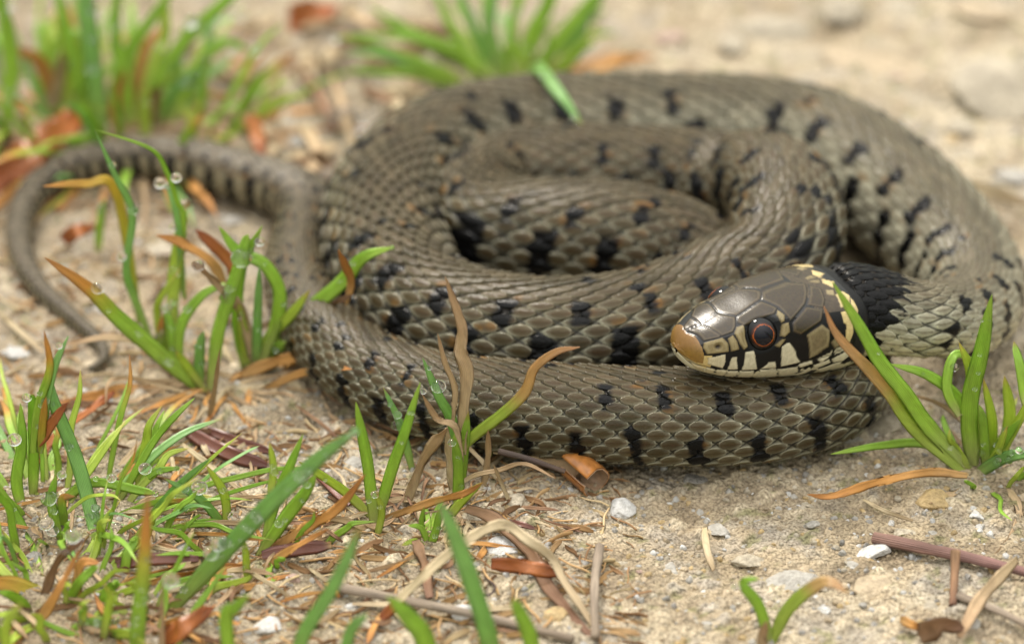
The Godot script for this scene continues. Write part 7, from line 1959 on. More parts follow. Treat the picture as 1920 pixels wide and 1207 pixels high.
	stone(shapes[11], "ochre", Vector3(-0.2, -0, -87.1), Vector3(2.1, 0.7, 1.4), -0.0, "small ochre pebble in front of the back tuft", "pebbles strewn on the sand")
	stone(shapes[3], "pale grey", Vector3(8.5, 0, 68.1), Vector3(1.2, 0.5, 1.1), 0.2, "small pale grey pebble in front of the grey upright twig", "pebbles strewn on the sand")
	stone(shapes[0], "pale grey", Vector3(64.6, 0.5, 68.7), Vector3(3.1, 1.4, 2.9), 0.1, "middling pale grey pebble far in front of the purplish twig", "pebbles strewn on the sand")
	stone(shapes[8], "tan", Vector3(43.2, -0, 71.9), Vector3(1.2, 0.4, 0.9), -0.4, "small tan pebble right of the seedling", "pebbles strewn on the sand")
	stone(shapes[0], "tan", Vector3(79.8, -0, -110.4), Vector3(1, 0.5, 1), -0.4, "tiny tan pebble well right of the rounded blurred stone, leftmost of three", "pebbles strewn on the sand")
	stone(shapes[1], "dark grey", Vector3(-51.4, -0.1, 3.6), Vector3(2.6, 1.2, 2.4), 0.5, "middling dark grey pebble beside the low left tuft", "pebbles strewn on the sand")
	stone(shapes[6], "grey", Vector3(-79.9, 0, -45.8), Vector3(2.1, 0.8, 1.6), -0.4, "small grey pebble left of the tail loop", "pebbles strewn on the sand")
	stone(shapes[9], "grey", Vector3(-64.3, 0.1, -73.2), Vector3(1.2, 0.4, 0.9), -0.3, "tiny grey pebble in front of the back left tuft", "pebbles strewn on the sand")
	stone(shapes[3], "tan", Vector3(70.9, 0.1, -90.5), Vector3(1, 0.4, 0.8), 0.2, "tiny tan pebble far in front of the rounded blurred stone", "pebbles strewn on the sand")
	stone(shapes[6], "grey", Vector3(-12.6, -0, 70.8), Vector3(0.8, 0.3, 0.6), 0.6, "tiny grey pebble far in front of the orange leaf scrap", "pebbles strewn on the sand")
	stone(shapes[7], "cream", Vector3(-39.2, 0.1, 71.3), Vector3(0.7, 0.3, 0.6), 0.6, "tiny cream pebble far in front of the broad upright blade", "pebbles strewn on the sand")
	stone(shapes[1], "tan", Vector3(81.2, -0, -126.2), Vector3(1, 0.4, 0.8), -0.4, "tiny tan pebble well right of the rounded blurred stone, second of three", "pebbles strewn on the sand")
	stone(shapes[11], "grey", Vector3(55.9, -0, 66.2), Vector3(3, 1, 2), -0.2, "middling grey pebble far in front of the white oval pebble", "pebbles strewn on the sand")
	stone(shapes[4], "grey", Vector3(52.7, -0, 54.1), Vector3(1.5, 0.6, 1.2), -0.4, "small grey pebble beside the white oval pebble", "pebbles strewn on the sand")
	stone(shapes[2], "dark grey", Vector3(54.4, 0, 69.8), Vector3(1.7, 0.6, 1.1), 0.1, "small dark grey pebble far in front of the white oval pebble", "pebbles strewn on the sand")
	stone(shapes[5], "dark grey", Vector3(-65.9, -0, 13), Vector3(0.8, 0.3, 0.6), 0.2, "tiny dark grey pebble far in front of the tail tip", "pebbles strewn on the sand")
	stone(shapes[7], "grey", Vector3(-67.3, 0.4, -20.9), Vector3(3.1, 1.3, 2.6), -0.6, "middling grey pebble behind the tail tip", "pebbles strewn on the sand")
	stone(shapes[2], "tan", Vector3(-60.3, -0.1, -24), Vector3(1.8, 0.7, 1.4), -0.5, "small tan pebble behind the tail tip, rightmost of two", "pebbles strewn on the sand")
	stone(shapes[7], "cream", Vector3(-15.2, 0.3, 43.5), Vector3(3.3, 1.2, 2.3), 0.1, "middling cream pebble right of the V tuft", "pebbles strewn on the sand")
	stone(shapes[9], "cream", Vector3(84.3, 0.1, -53.4), Vector3(2.9, 1.1, 2.2), 0.3, "middling cream pebble far behind the neck", "pebbles strewn on the sand")
	stone(shapes[5], "ochre", Vector3(-63.7, 0.1, -101.1), Vector3(1.6, 0.6, 1.3), 0.5, "small ochre pebble behind the back left tuft", "pebbles strewn on the sand")
	stone(shapes[4], "pinkish", Vector3(18.4, 0.2, 55), Vector3(1.5, 0.6, 1.2), 0.3, "small pinkish pebble right of the grey upright twig", "pebbles strewn on the sand")
	stone(shapes[4], "tan", Vector3(68.3, 0, 44.1), Vector3(3.1, 1, 2), 0.2, "half-buried tan stone behind the purplish twig", "half-buried stones in the sand")
	stone(shapes[8], "cream", Vector3(45.3, 0, 31.1), Vector3(3, 1.1, 2.2), 0.2, "half-buried cream stone far behind the white oval pebble, rightmost of two", "half-buried stones in the sand")
	stone(shapes[7], "tan", Vector3(47.4, -0, 58.2), Vector3(2.7, 1, 2.1), -0.5, "half-buried tan stone in front of the white oval pebble", "half-buried stones in the sand")
	stone(shapes[7], "tan", Vector3(18.8, -0.1, 57.2), Vector3(2, 0.9, 1.8), -0.5, "half-buried tan stone right of the grey upright twig", "half-buried stones in the sand")
	stone(shapes[10], "tan", Vector3(16.4, -0.2, 33.1), Vector3(3.2, 1.4, 2.7), 0.0, "half-buried tan stone behind the wedge-shaped stone", "half-buried stones in the sand")
	stone(shapes[5], "tan", Vector3(27.3, -0.3, 53.9), Vector3(3.9, 1.7, 3.4), 0.4, "half-buried tan stone in front of the wood splinter", "half-buried stones in the sand")
	stone(shapes[4], "tan", Vector3(33.8, -0.1, 45.3), Vector3(2.3, 0.9, 1.9), 0.6, "half-buried tan stone right of the wood splinter, leftmost of two", "half-buried stones in the sand")
	stone(shapes[2], "cream", Vector3(65.3, -0.1, 59.1), Vector3(3.6, 1.2, 2.4), -0.5, "half-buried cream stone in front of the purplish twig", "half-buried stones in the sand")
	stone(shapes[5], "grey", Vector3(30.9, -0, 60.2), Vector3(1.9, 0.6, 1.1), -0.0, "half-buried grey stone behind the seedling", "half-buried stones in the sand")
	stone(shapes[2], "cream", Vector3(44.1, 0.1, 58.7), Vector3(2.7, 1.2, 2.3), -0.5, "half-buried cream stone left of the white oval pebble", "half-buried stones in the sand")
	stone(shapes[4], "tan", Vector3(69.5, -0, 66.2), Vector3(2.5, 1, 1.9), 0.6, "half-buried tan stone far in front of the purplish twig", "half-buried stones in the sand")
	stone(shapes[6], "cream", Vector3(44.1, -0.1, 36.3), Vector3(3.5, 1.3, 2.5), 0.3, "half-buried cream stone far behind the white oval pebble, leftmost of two", "half-buried stones in the sand")
	stone(shapes[11], "cream", Vector3(62.4, -0.2, 54.5), Vector3(3.9, 1.7, 3.5), -0.2, "half-buried cream stone beside the purplish twig", "half-buried stones in the sand")
	stone(shapes[1], "tan", Vector3(-4.5, -0.1, 37.8), Vector3(3.7, 1.2, 2.4), 0.2, "half-buried tan stone in front of the half dried tuft", "half-buried stones in the sand")
	stone(shapes[1], "tan", Vector3(34.9, -0.1, 44.2), Vector3(2.5, 0.7, 1.4), -0.2, "half-buried tan stone right of the wood splinter, rightmost of two", "half-buried stones in the sand")
	stone(shapes[0], "ochre", Vector3(65.1, 0, 67.8), Vector3(2.4, 1, 1.9), -0.2, "half-buried ochre stone far in front of the purplish twig", "half-buried stones in the sand")
	stone(shapes[0], "cream", Vector3(15.8, -0, 52.6), Vector3(2.9, 0.9, 1.8), -0.0, "half-buried cream stone behind the grey upright twig", "half-buried stones in the sand")
	stone(shapes[6], "ochre", Vector3(53.4, -0.1, 41.5), Vector3(2.3, 0.8, 1.6), -0.5, "half-buried ochre stone behind the white oval pebble", "half-buried stones in the sand")
	stone(shapes[6], "grey", Vector3(-2.1, -0.1, 45.8), Vector3(3, 1.2, 2.4), 0.5, "half-buried grey stone behind the orange leaf scrap", "half-buried stones in the sand")
	stone(shapes[10], "tan", Vector3(54.5, -0, 68), Vector3(2, 0.7, 1.4), 0.1, "half-buried tan stone far in front of the white oval pebble", "half-buried stones in the sand")
	# loose grains of sand and grit
	for kind in 3:
		var grains := MultiMesh.new()
		grains.transform_format = MultiMesh.TRANSFORM_3D
		grains.use_colors = true
		grains.mesh = stone_mesh(300 + kind, 8, 1)
		var count := 11000
		grains.instance_count = count
		for i in count:
			var x := rng.randf_range(-108, 108)
			var z := rng.randf_range(-110, 92) if i % 3 else rng.randf_range(0, 90)
			var size := 0.25 + 1.15 * pow(rng.randf(), 3.2)
			var b := Basis.from_euler(Vector3(rng.randf() * TAU, rng.randf() * TAU, rng.randf() * TAU)) * Basis.from_scale(Vector3(size, size * 0.7, size * 0.9) * 0.62 * MM)
			grains.set_instance_transform(i, Transform3D(b, Vector3(x, ground_height(x, z) + size * 0.12, z) * MM))
			var c: Color = stone_tints[["cream", "tan", "pale grey", "ochre", "white", "tan", "cream", "grey"][rng.randi() % 8]]
			grains.set_instance_color(i, c * rng.randf_range(0.7, 1.1))
		var o := MultiMeshInstance3D.new()
		o.name = numbered("grit")
		o.multimesh = grains
		o.material_override = M.stone
		add_child(o)
		tag(o, ["fine sandy grit scattered over the ground", "pale grains of sand lying on the ground", "coarse grains of grit lying between the pebbles"][kind], "", "", "stuff")

	# crumbs of dead grass matted over the soil on the grassy side
	for kind in 2:
		var fibres := MultiMesh.new()
		fibres.transform_format = MultiMesh.TRANSFORM_3D
		fibres.use_colors = true
		var bent := [Vector3(-2.6, 0, 0), Vector3(-1, 0.2, 0.12), Vector3(0.9, 0.15, -0.14), Vector3(2.6, 0.0, 0.1)]
		fibres.mesh = leaf_mesh(bent, 0.8, "straw", 0.3, 0.3, 0.5) if kind == 0 else stick_mesh(bent, 0.32, "straw")
		fibres.instance_count = 1000
		for i in 1000:
			var x := -100.0 + 118.0 * pow(rng.randf(), 1.25)
			var z := rng.randf_range(-100, 88) if x < -50 or rng.randf() < 0.2 else rng.randf_range(14, 88)
			var b := Basis.from_euler(Vector3(rng.randf_range(-0.3, 0.3), rng.randf() * TAU, rng.randf_range(-0.25, 0.25))) * Basis.from_scale(Vector3(1, 1, 1) * rng.randf_range(0.4, 1.3))
			fibres.set_instance_transform(i, Transform3D(b, Vector3(x, ground_height(x, z) + rng.randf_range(0.2, 0.8), z) * MM))
			fibres.set_instance_color(i, [Color(1, 0.95, 0.85), Color(0.85, 0.68, 0.5), Color(0.6, 0.42, 0.3), Color(0.45, 0.31, 0.22), Color(0.8, 0.6, 0.4)][rng.randi() % 5])
		var f := MultiMeshInstance3D.new()
		f.name = numbered("plant_litter")
		f.multimesh = fibres
		f.material_override = M.dry if kind == 0 else M.wood
		add_child(f)
		tag(f, ["flat crumbs of dead grass matted over the soil", "fine dry rootlets lying on the soil"][kind], "", "", "stuff")


# ---------------------------------------------------------------- dew

func drop_mesh() -> ArrayMesh:
	var m := SphereMesh.new()
	m.radius = 1.0
	m.height = 2.0
	m.radial_segments = 32
	m.rings = 16
	var made := ArrayMesh.new()
	made.add_surface_from_arrays(Mesh.PRIMITIVE_TRIANGLES, m.get_mesh_arrays())
	return made


func dew(ball: Mesh, at: Vector3, r: float, label: String) -> void:
	var o := obj("dew_drop", ball, M.water)
	o.position = at * MM
	o.scale = Vector3(r * 1.05, r * 0.94, r) * MM
	tag(o, label, "dew drop", "dew drops on the grass")


func beads(ball: Mesh, where: String, rows: Array) -> void:
	for row in rows:
		dew(ball, Vector3(row[0], row[1], row[2]), row[3], "%s dew drop, %s %s" % [row[4], row[5], where])


func build_drops() -> void:
	var ball := drop_mesh()
	dew(ball, Vector3(-25.61, 8.49, 10.44), 1.37, "large clear drop held between two orange dry blades")
	dew(ball, Vector3(-41.57, 23.4, 3.66), 1.59, "large green-tinted drop where two blades fork")
	dew(ball, Vector3(-40.55, 23.05, 0.64), 0.68, "small drop sitting beside the large forked-blade drop")
	dew(ball, Vector3(-47.84, 24.46, 7.75), 0.98, "amber drop on the tip of the brown stalk")
	dew(ball, Vector3(-44.24, 15.94, 2.61), 1.14, "green drop halfway up the curved blade")
	dew(ball, Vector3(-38.86, 25, 1.29), 0.76, "drop under the tip of the right forked blade")
	dew(ball, Vector3(-54.3, 10.32, -3.72), 0.78, "round bright drop on the short yellow-tipped blade")
	dew(ball, Vector3(-50.89, 11.49, -1.51), 0.62, "drop at the side of the curved green blade")
	dew(ball, Vector3(-63.3, 20.66, 8.11), 0.98, "clear drop on the top of the long leaning blade")
	dew(ball, Vector3(-53.15, 14.02, -9.13), 0.94, "pale drop on the lime blade tip, left of the snake")
	dew(ball, Vector3(-61.4, 17.73, -7.23), 0.78, "clear drop beside the thin tall stem")
	dew(ball, Vector3(-59.01, 26.48, -6.01), 0.84, "milky drop at the joint of the thin tall stem")
	dew(ball, Vector3(-55.18, 28.37, -11.68), 0.93, "wide drop lying on the thin horizontal stem over the tail")
	dew(ball, Vector3(-52.09, 31.75, -7.05), 0.84, "round drop at the bend of the thin stem over the tail")
	dew(ball, Vector3(-51.52, 24.52, -11.79), 0.85, "drop hanging from the lime blade below the tail")
	dew(ball, Vector3(-53.18, 21.56, -9.74), 0.62, "small drop below the tail loop")
	dew(ball, Vector3(-17.21, 8.71, 28.61), 0.81, "large drop on the blade crossing of the V tuft")
	dew(ball, Vector3(-17.09, 10.64, 28.85), 0.66, "drop above the blade crossing of the V tuft")
	dew(ball, Vector3(-10.78, 18.95, 34.34), 1.08, "clear flattened drop on the bluish blade of the half dried tuft")
	dew(ball, Vector3(-47.79, 3.13, 40.05), 2.04, "very large clear drop under the lime blade in the left foreground")
	dew(ball, Vector3(-45.59, 7.75, 44.34), 1.15, "clear drop above the very large one in the left foreground")
	dew(ball, Vector3(-59.09, 5.76, 38.63), 0.73, "bright drop in the left clump on a horizontal blade")
	dew(ball, Vector3(-54.37, 5.74, 36.07), 0.95, "drop on the blade tip above the bright one")
	dew(ball, Vector3(-73, 12.18, 38.27), 1.02, "big drop low on the blade at the left edge")
	dew(ball, Vector3(-70.82, 18.8, 37.28), 0.72, "drop high on the blade at the left edge")
	dew(ball, Vector3(32.46, 8.1, 71.34), 0.62, "drop on the left leaf of the seedling")
	dew(ball, Vector3(30.78, 11.66, 75.54), 0.54, "drop at the left leaf tip of the seedling")
	dew(ball, Vector3(43.62, 16, -46.85), 0.79, "clear water drop on the back of the rear arc")
	beads(ball, "of the long leaning blade", [
		[-62.19, 15.73, 6.55, 0.38, "tiny", "highest, leftmost"],
		[-57.86, 10.45, 4.84, 0.38, "tiny", "midway, middle"],
		[-54.07, 5.13, 3.95, 0.46, "small", "lowest, rightmost"],
	])
	beads(ball, "left of the coils", [
		[-39.74, 8.46, -0.25, 0.46, "small", "low, middle"],
		[-32, 9.64, -3.22, 0.46, "small", "midway, right side"],
		[-26.84, 16.36, -1.71, 0.31, "tiny", "midway, right side"],
		[-18.4, 24.99, 3.14, 0.38, "tiny", "highest, rightmost"],
		[-24.33, 17.19, 4.64, 0.38, "tiny", "midway, right side near another"],
		[-42.12, 0.83, -1.65, 0.47, "small", "lowest, left side"],
		[-38.14, 6.49, -1.64, 0.31, "tiny", "low, middle"],
		[-37.01, 2.03, -3.93, 0.39, "tiny", "low, right side"],
		[-35.6, 12.57, -1.12, 0.43, "tiny", "midway, right side below another"],
		[-41.35, 21.72, 0.27, 0.53, "small", "high, left side"],
		[-39.85, 11.65, 0.52, 0.25, "tiny", "midway, middle"],
		[-42.52, 10.49, -0.34, 0.37, "tiny", "low, left side"],
		[-24.67, 20.34, -0.1, 0.43, "tiny", "high, right side"],
		[-42.35, 22.61, -0.17, 0.25, "tiny", "high, leftmost"],
		[-41.91, 22.3, -0.13, 0.43, "tiny", "high, left side"],
		[-42.27, 11.45, -0.17, 0.25, "tiny", "midway, left side"],
		[-41.61, 2.77, -1.61, 0.37, "tiny", "low, left side near another"],
		[-37.42, 4.63, -0.68, 0.64, "small", "low, right side"],
		[-38.34, 19.93, -0.67, 0.3, "tiny", "high, middle"],
		[-42.28, 18.81, -0.36, 0.3, "tiny", "high, left side near another"],
		[-40.06, 21.46, -0.35, 0.36, "tiny", "high, middle near another"],
		[-38.61, 4.85, -1.8, 0.44, "tiny", "low, middle near another"],
	])
	beads(ball, "in front of the lowest coil", [
		[-18.16, 12.64, 29.08, 0.44, "small", "high, leftmost"],
		[-12.85, 21.03, 39.25, 0.43, "small", "high, left side"],
		[-12.07, 22.37, 34.85, 0.36, "tiny", "highest, left side"],
		[-3.36, 7.13, 27.6, 0.42, "tiny", "midway, rightmost"],
		[-3.81, 8.19, 28.43, 0.61, "small", "midway, right side"],
		[-8.77, 13.2, 40.71, 0.59, "small", "midway, middle"],
		[-7.95, 9.57, 39.1, 0.28, "tiny", "low, middle"],
		[-11.12, 0.52, 40.26, 0.28, "tiny", "lowest, middle"],
		[-7.44, 3.69, 37.62, 0.51, "small", "low, right side"],
	])
	beads(ball, "of the V tuft", [
		[-21.07, 3.84, 41.93, 0.36, "tiny", "low, left side"],
		[-14.45, 19.2, 42.23, 0.4, "tiny", "highest, rightmost"],
		[-19.86, 8.89, 47.97, 0.59, "small", "low, left side"],
		[-16.08, 13.79, 41.63, 0.28, "tiny", "high, right side"],
		[-14.95, 19.16, 42.17, 0.28, "tiny", "highest, rightmost near another"],
		[-27.51, 6.4, 40.13, 0.35, "tiny", "midway, leftmost"],
		[-19.19, 5.66, 46.45, 0.4, "tiny", "lowest, middle"],
	])
	beads(ball, "of the left clump", [
		[-64.98, 29.77, 41.1, 0.5, "small", "highest, middle"],
		[-67.47, 6.83, 45.93, 1.15, "big", "midway, left side"],
		[-65.23, 11.14, 46.2, 0.65, "small", "high, middle"],
		[-66.89, 4.46, 45.55, 0.58, "small", "midway, middle"],
		[-68.06, 2.51, 45.92, 1.09, "big", "low, left side"],
		[-69.88, 0.97, 46.45, 1.31, "big", "low, left side near another"],
		[-67.22, 1.23, 45.86, 0.87, "plump", "low, left side"],
		[-66.42, -0.69, 40.1, 0.66, "small", "midway, middle near another"],
		[-61.56, 12.52, 64.34, 1.11, "big", "low, middle"],
		[-61.22, 2.62, 42.05, 0.66, "small", "midway, right side"],
		[-61.44, 2.78, 41.96, 0.51, "small", "midway, middle below another"],
		[-55.78, -0.8, 37.88, 0.59, "small", "midway, right side near another"],
		[-58.03, 0.76, 44.44, 0.87, "plump", "low, right side"],
		[-59.75, -0.03, 47.21, 0.87, "plump", "low, middle"],
		[-57.42, -0.1, 44.47, 0.65, "small", "low, right side"],
		[-63.1, 9.02, 63.13, 0.56, "small", "low, middle"],
		[-69.45, 0.28, 55.27, 0.64, "small", "lowest, left side"],
		[-70.25, -0.01, 52.92, 0.57, "small", "low, left side"],
		[-65.11, 10.88, 38.22, 0.65, "small", "high, middle near another"],
		[-68.91, 1.06, 50.71, 0.65, "small", "low, left side near another"],
		[-73.14, 1.25, 43.67, 0.44, "small", "midway, left side"],
		[-63.05, 4.33, 37.7, 0.59, "small", "high, middle below another"],
		[-61.49, 5.15, 37.88, 0.44, "small", "high, middle above another"],
		[-69.59, 0.65, 51.54, 0.59, "small", "low, left side below another"],
		[-49.61, 6.21, 36.73, 0.41, "tiny", "high, right side"],
		[-42.15, 7.12, 44.19, 0.5, "small", "high, rightmost"],
		[-46.71, 2.14, 45.06, 0.6, "small", "midway, right side below another"],
		[-68.49, 21.08, 39.9, 0.41, "tiny", "high, left side"],
		[-61.17, 1.76, 42.85, 0.6, "small", "midway, middle above another"],
		[-69.23, 15.23, 39.47, 0.35, "tiny", "high, left side near another"],
		[-59.22, -0.07, 51.32, 0.23, "tiny", "low, middle"],
		[-69.95, 0.57, 51.42, 0.34, "tiny", "low, left side"],
		[-42.26, 0.8, 43.64, 0.24, "tiny", "low, right side"],
		[-47.58, 2.62, 39.03, 0.51, "small", "midway, right side above another"],
		[-62.26, 1.73, 42.8, 0.51, "small", "midway, middle a little apart"],
		[-72.98, 3.3, 43.28, 0.28, "tiny", "midway, leftmost"],
		[-67.81, 19.74, 39.86, 0.59, "small", "high, left side"],
		[-45.97, 3.15, 39.64, 0.41, "tiny", "midway, right side"],
		[-49.21, 2.16, 38.53, 0.35, "tiny", "midway, right side near another"],
		[-67.12, 18.16, 37.99, 0.5, "small", "high, middle a little apart"],
		[-66.63, 7.25, 45.55, 0.6, "small", "midway, left side near another"],
		[-52.36, 5.31, 42.06, 0.5, "small", "high, right side"],
		[-47.76, 7.31, 44.2, 0.59, "small", "high, right side near another"],
		[-46.9, 6.16, 43.76, 0.28, "tiny", "high, right side near another"],
		[-55.28, 0.62, 44.64, 0.41, "tiny", "low, right side near another"],
		[-52.19, 5.34, 36.05, 0.51, "small", "high, right side below another"],
		[-68.57, 18.91, 39.68, 0.34, "tiny", "high, left side below another"],
	])
	beads(ball, "of the long slanting foreground blade", [
		[-41.12, 12.03, 65.63, 1.11, "big", "midway, left side"],
		[-40.25, 12.34, 65.69, 0.9, "plump", "low, left side"],
		[-42.27, 10.18, 65.26, 1.04, "big", "low, left side"],
		[-29.08, 25.57, 69.27, 0.74, "plump", "high, right side"],
		[-35.67, 17.63, 66.71, 0.62, "small", "midway, middle"],
		[-36.7, 14.84, 66.12, 0.48, "small", "midway, middle near another"],
		[-46.18, 16.77, 81.63, 1.07, "big", "low, left side near another"],
		[-40.79, 2.26, 43.92, 0.87, "plump", "midway, middle"],
		[-37.45, 15.28, 66.07, 0.41, "small", "midway, middle below another"],
		[-41.42, 2.63, 43.73, 0.51, "small", "midway, left side"],
		[-46.48, 3.57, 64.46, 0.56, "small", "low, left side"],
		[-50.05, 11.89, 78.81, 0.61, "small", "lowest, leftmost"],
		[-40.79, 9.57, 64.9, 0.27, "tiny", "low, left side"],
		[-25.45, 29.94, 70.48, 0.26, "tiny", "high, right side"],
		[-30.96, 22.69, 68.05, 0.22, "tiny", "high, right side near another"],
		[-22.92, 32.36, 71.71, 0.46, "small", "high, right side"],
		[-21.17, 35.43, 73.41, 0.55, "small", "highest, rightmost"],
		[-23.31, 32.31, 71.63, 0.32, "tiny", "high, right side below another"],
		[-39.23, 11.63, 65.3, 0.33, "tiny", "low, middle"],
		[-22.08, 34.38, 72.8, 0.46, "small", "high, right side near another"],
		[-35.49, 16.84, 66.61, 0.57, "small", "midway, middle above another"],
		[-35.12, 16.76, 66.49, 0.33, "tiny", "midway, middle"],
		[-38.08, 12.62, 65.46, 0.22, "tiny", "low, middle near another"],
		[-27.87, 26.65, 69.38, 0.56, "small", "high, right side below another"],
	])
	beads(ball, "at the bottom left corner", [
		[-62.63, -1.23, 62.38, 0.78, "plump", "high, left side"],
		[-60.31, 2.04, 70.45, 0.56, "small", "high, left side"],
		[-59.55, 2.39, 70.58, 0.49, "small", "high, middle"],
		[-66.26, -0.13, 68.46, 0.84, "plump", "low, left side"],
		[-62.77, 0.66, 70.25, 0.7, "plump", "low, left side near another"],
		[-71.21, 0.3, 45.27, 0.44, "small", "highest, leftmost"],
		[-67.11, -0.83, 68.21, 0.56, "small", "lowest, left side"],
		[-57.18, 2.95, 71.59, 0.48, "small", "midway, right side"],
		[-55.52, 3.61, 72.42, 0.57, "small", "high, rightmost"],
		[-56.12, 3.16, 71.86, 0.57, "small", "midway, right side near another"],
		[-59.95, 1.66, 70.44, 0.33, "tiny", "low, middle"],
		[-56.22, 3.42, 72.17, 0.39, "tiny", "high, right side"],
		[-59.4, 1.66, 70.44, 0.33, "tiny", "low, middle near another"],
		[-58.24, 2.37, 70.99, 0.57, "small", "low, middle"],
		[-57.4, 2.55, 71.15, 0.48, "small", "midway, middle"],
		[-58.3, 2.58, 71.19, 0.57, "small", "midway, middle near another"],
		[-55.39, 3.48, 72.26, 0.57, "small", "high, right side"],
	])
	beads(ball, "of the back left tuft", [
		[-74.05, 14.3, -81.69, 1.13, "plump", "low, left side"],
		[-72.91, 25.28, -82.25, 1.13, "plump", "high, left side"],
		[-87.29, 27.22, -80.49, 1.21, "big", "highest, left side"],
		[-88.66, 10.04, -81.45, 0.79, "small", "low, left side"],
		[-89.26, 8.25, -81.46, 0.7, "small", "low, leftmost"],
		[-56.7, 21.24, -85.81, 1.22, "big", "high, middle"],
		[-55.97, 21.39, -85.99, 0.96, "plump", "high, middle"],
		[-45.38, 15.19, -88.05, 0.88, "plump", "high, right side"],
		[-48.55, 17.04, -97.52, 0.98, "plump", "high, right side near another"],
		[-45.29, 14.58, -88.05, 0.88, "plump", "midway, right side"],
		[-32.15, 9.02, -105.65, 0.9, "plump", "midway, right side near another"],
		[-32.06, 9.05, -105.71, 0.81, "small", "high, right side"],
		[-49.7, 15.21, -87.34, 1.05, "plump", "midway, right side below another"],
		[-54.3, 13.31, -86.53, 1.05, "plump", "midway, middle"],
		[-58.18, 9.57, -85.59, 0.96, "plump", "low, middle"],
		[-46.86, 1.47, -74.42, 0.95, "plump", "low, right side"],
		[-69.98, 20.2, -86.7, 1.05, "plump", "high, left side near another"],
		[-49.71, 17.45, -97.7, 0.71, "small", "high, right side near another"],
		[-45.53, 14.39, -88.17, 0.7, "small", "midway, right side"],
		[-27.07, 14.5, -107.65, 0.72, "small", "highest, rightmost"],
		[-80.97, -1.19, -90.68, 0.71, "small", "low, left side near another"],
		[-60.89, 12.47, -86.47, 0.42, "tiny", "low, middle"],
		[-52.65, 16.17, -97.41, 0.62, "small", "high, right side below another"],
		[-57.02, 11.02, -85.4, 0.34, "tiny", "low, middle near another"],
		[-54.45, 15.39, -96.96, 0.62, "small", "high, right side above another"],
		[-55.66, 11.57, -86.88, 0.34, "tiny", "low, middle below another"],
		[-70.64, 16.73, -86.67, 0.72, "small", "midway, left side"],
		[-78.54, 12.03, -88.38, 0.61, "small", "midway, left side near another"],
		[-73.77, 19.27, -82.5, 0.49, "tiny", "midway, left side"],
		[-49.37, 0.65, -76.81, 0.49, "tiny", "lowest, right side"],
		[-60.97, 17.47, -89.85, 0.34, "tiny", "high, middle"],
		[-77.29, 7.13, -87.84, 0.35, "tiny", "low, left side"],
		[-55.01, 12.33, -84.73, 0.49, "tiny", "low, middle above another"],
		[-57.63, 9.74, -85.79, 0.61, "small", "low, middle"],
		[-61.66, 15.9, -89.04, 0.61, "small", "midway, middle"],
		[-62.31, 14.95, -88.32, 0.42, "tiny", "midway, left side near another"],
		[-73.62, 19.3, -82.44, 0.6, "small", "midway, left side below another"],
		[-64.46, 8.39, -80.48, 0.61, "small", "low, left side below another"],
		[-54.34, 13.21, -86.85, 0.72, "small", "midway, middle near another"],
		[-62.82, 15.2, -88.52, 0.42, "tiny", "midway, middle"],
		[-52.62, 16.15, -97.47, 0.5, "tiny", "high, right side"],
	])
	beads(ball, "of the right tuft", [
		[70.75, 3.24, 27.68, 0.6, "small", "low, left side"],
		[74.45, 0.33, 23.96, 0.9, "plump", "low, right side"],
		[74.06, 5.3, 32.89, 0.66, "small", "low, right side"],
		[74.17, 7.02, 33.55, 0.52, "small", "low, right side near another"],
		[72.63, 3.32, 30.65, 0.59, "small", "lowest, middle"],
		[68.81, 19.09, 30.83, 0.29, "tiny", "high, left side"],
		[68.63, 22.86, 32, 0.29, "tiny", "high, left side near another"],
		[68.64, 15.73, 29.81, 0.37, "tiny", "midway, left side"],
		[65.91, 17.22, 25.99, 0.66, "small", "high, left side"],
		[67.9, 19.15, 29.47, 0.44, "small", "high, left side near another"],
		[65.84, 4.62, 28.51, 0.37, "tiny", "midway, left side near another"],
		[74.92, 9.03, 36.18, 0.59, "small", "midway, rightmost"],
		[74.85, 4.78, 23.65, 0.52, "small", "midway, right side"],
		[74.83, 6.37, 27.72, 0.29, "tiny", "midway, right side"],
		[68.13, 30.26, 34.72, 0.23, "tiny", "highest, middle"],
		[72.99, 4.6, 27.74, 0.52, "small", "midway, right side near another"],
		[70.82, 5, 28.12, 0.36, "tiny", "midway, middle"],
		[72.77, 5.71, 31.05, 0.61, "small", "midway, middle"],
		[69.23, 30.26, 34.72, 0.23, "tiny", "highest, middle near another"],
		[74.37, 5.66, 32.62, 0.29, "tiny", "low, right side"],
		[72.6, 4.28, 30.18, 0.42, "tiny", "low, middle"],
		[61.17, 16.57, 26.89, 0.35, "tiny", "high, left side below another"],
		[53.45, 24.87, 34.91, 0.23, "tiny", "high, leftmost"],
		[72.81, 3.96, 30.98, 0.42, "tiny", "low, middle near another"],
	])
	beads(ball, "of the small centre sprout", [
		[-12.03, 0.58, 45.31, 0.43, "small", "midway, leftmost"],
		[-10.59, 3.12, 48.04, 0.36, "tiny", "highest, rightmost"],
		[-11.26, 1.63, 47.89, 0.36, "tiny", "lowest, middle"],
	])
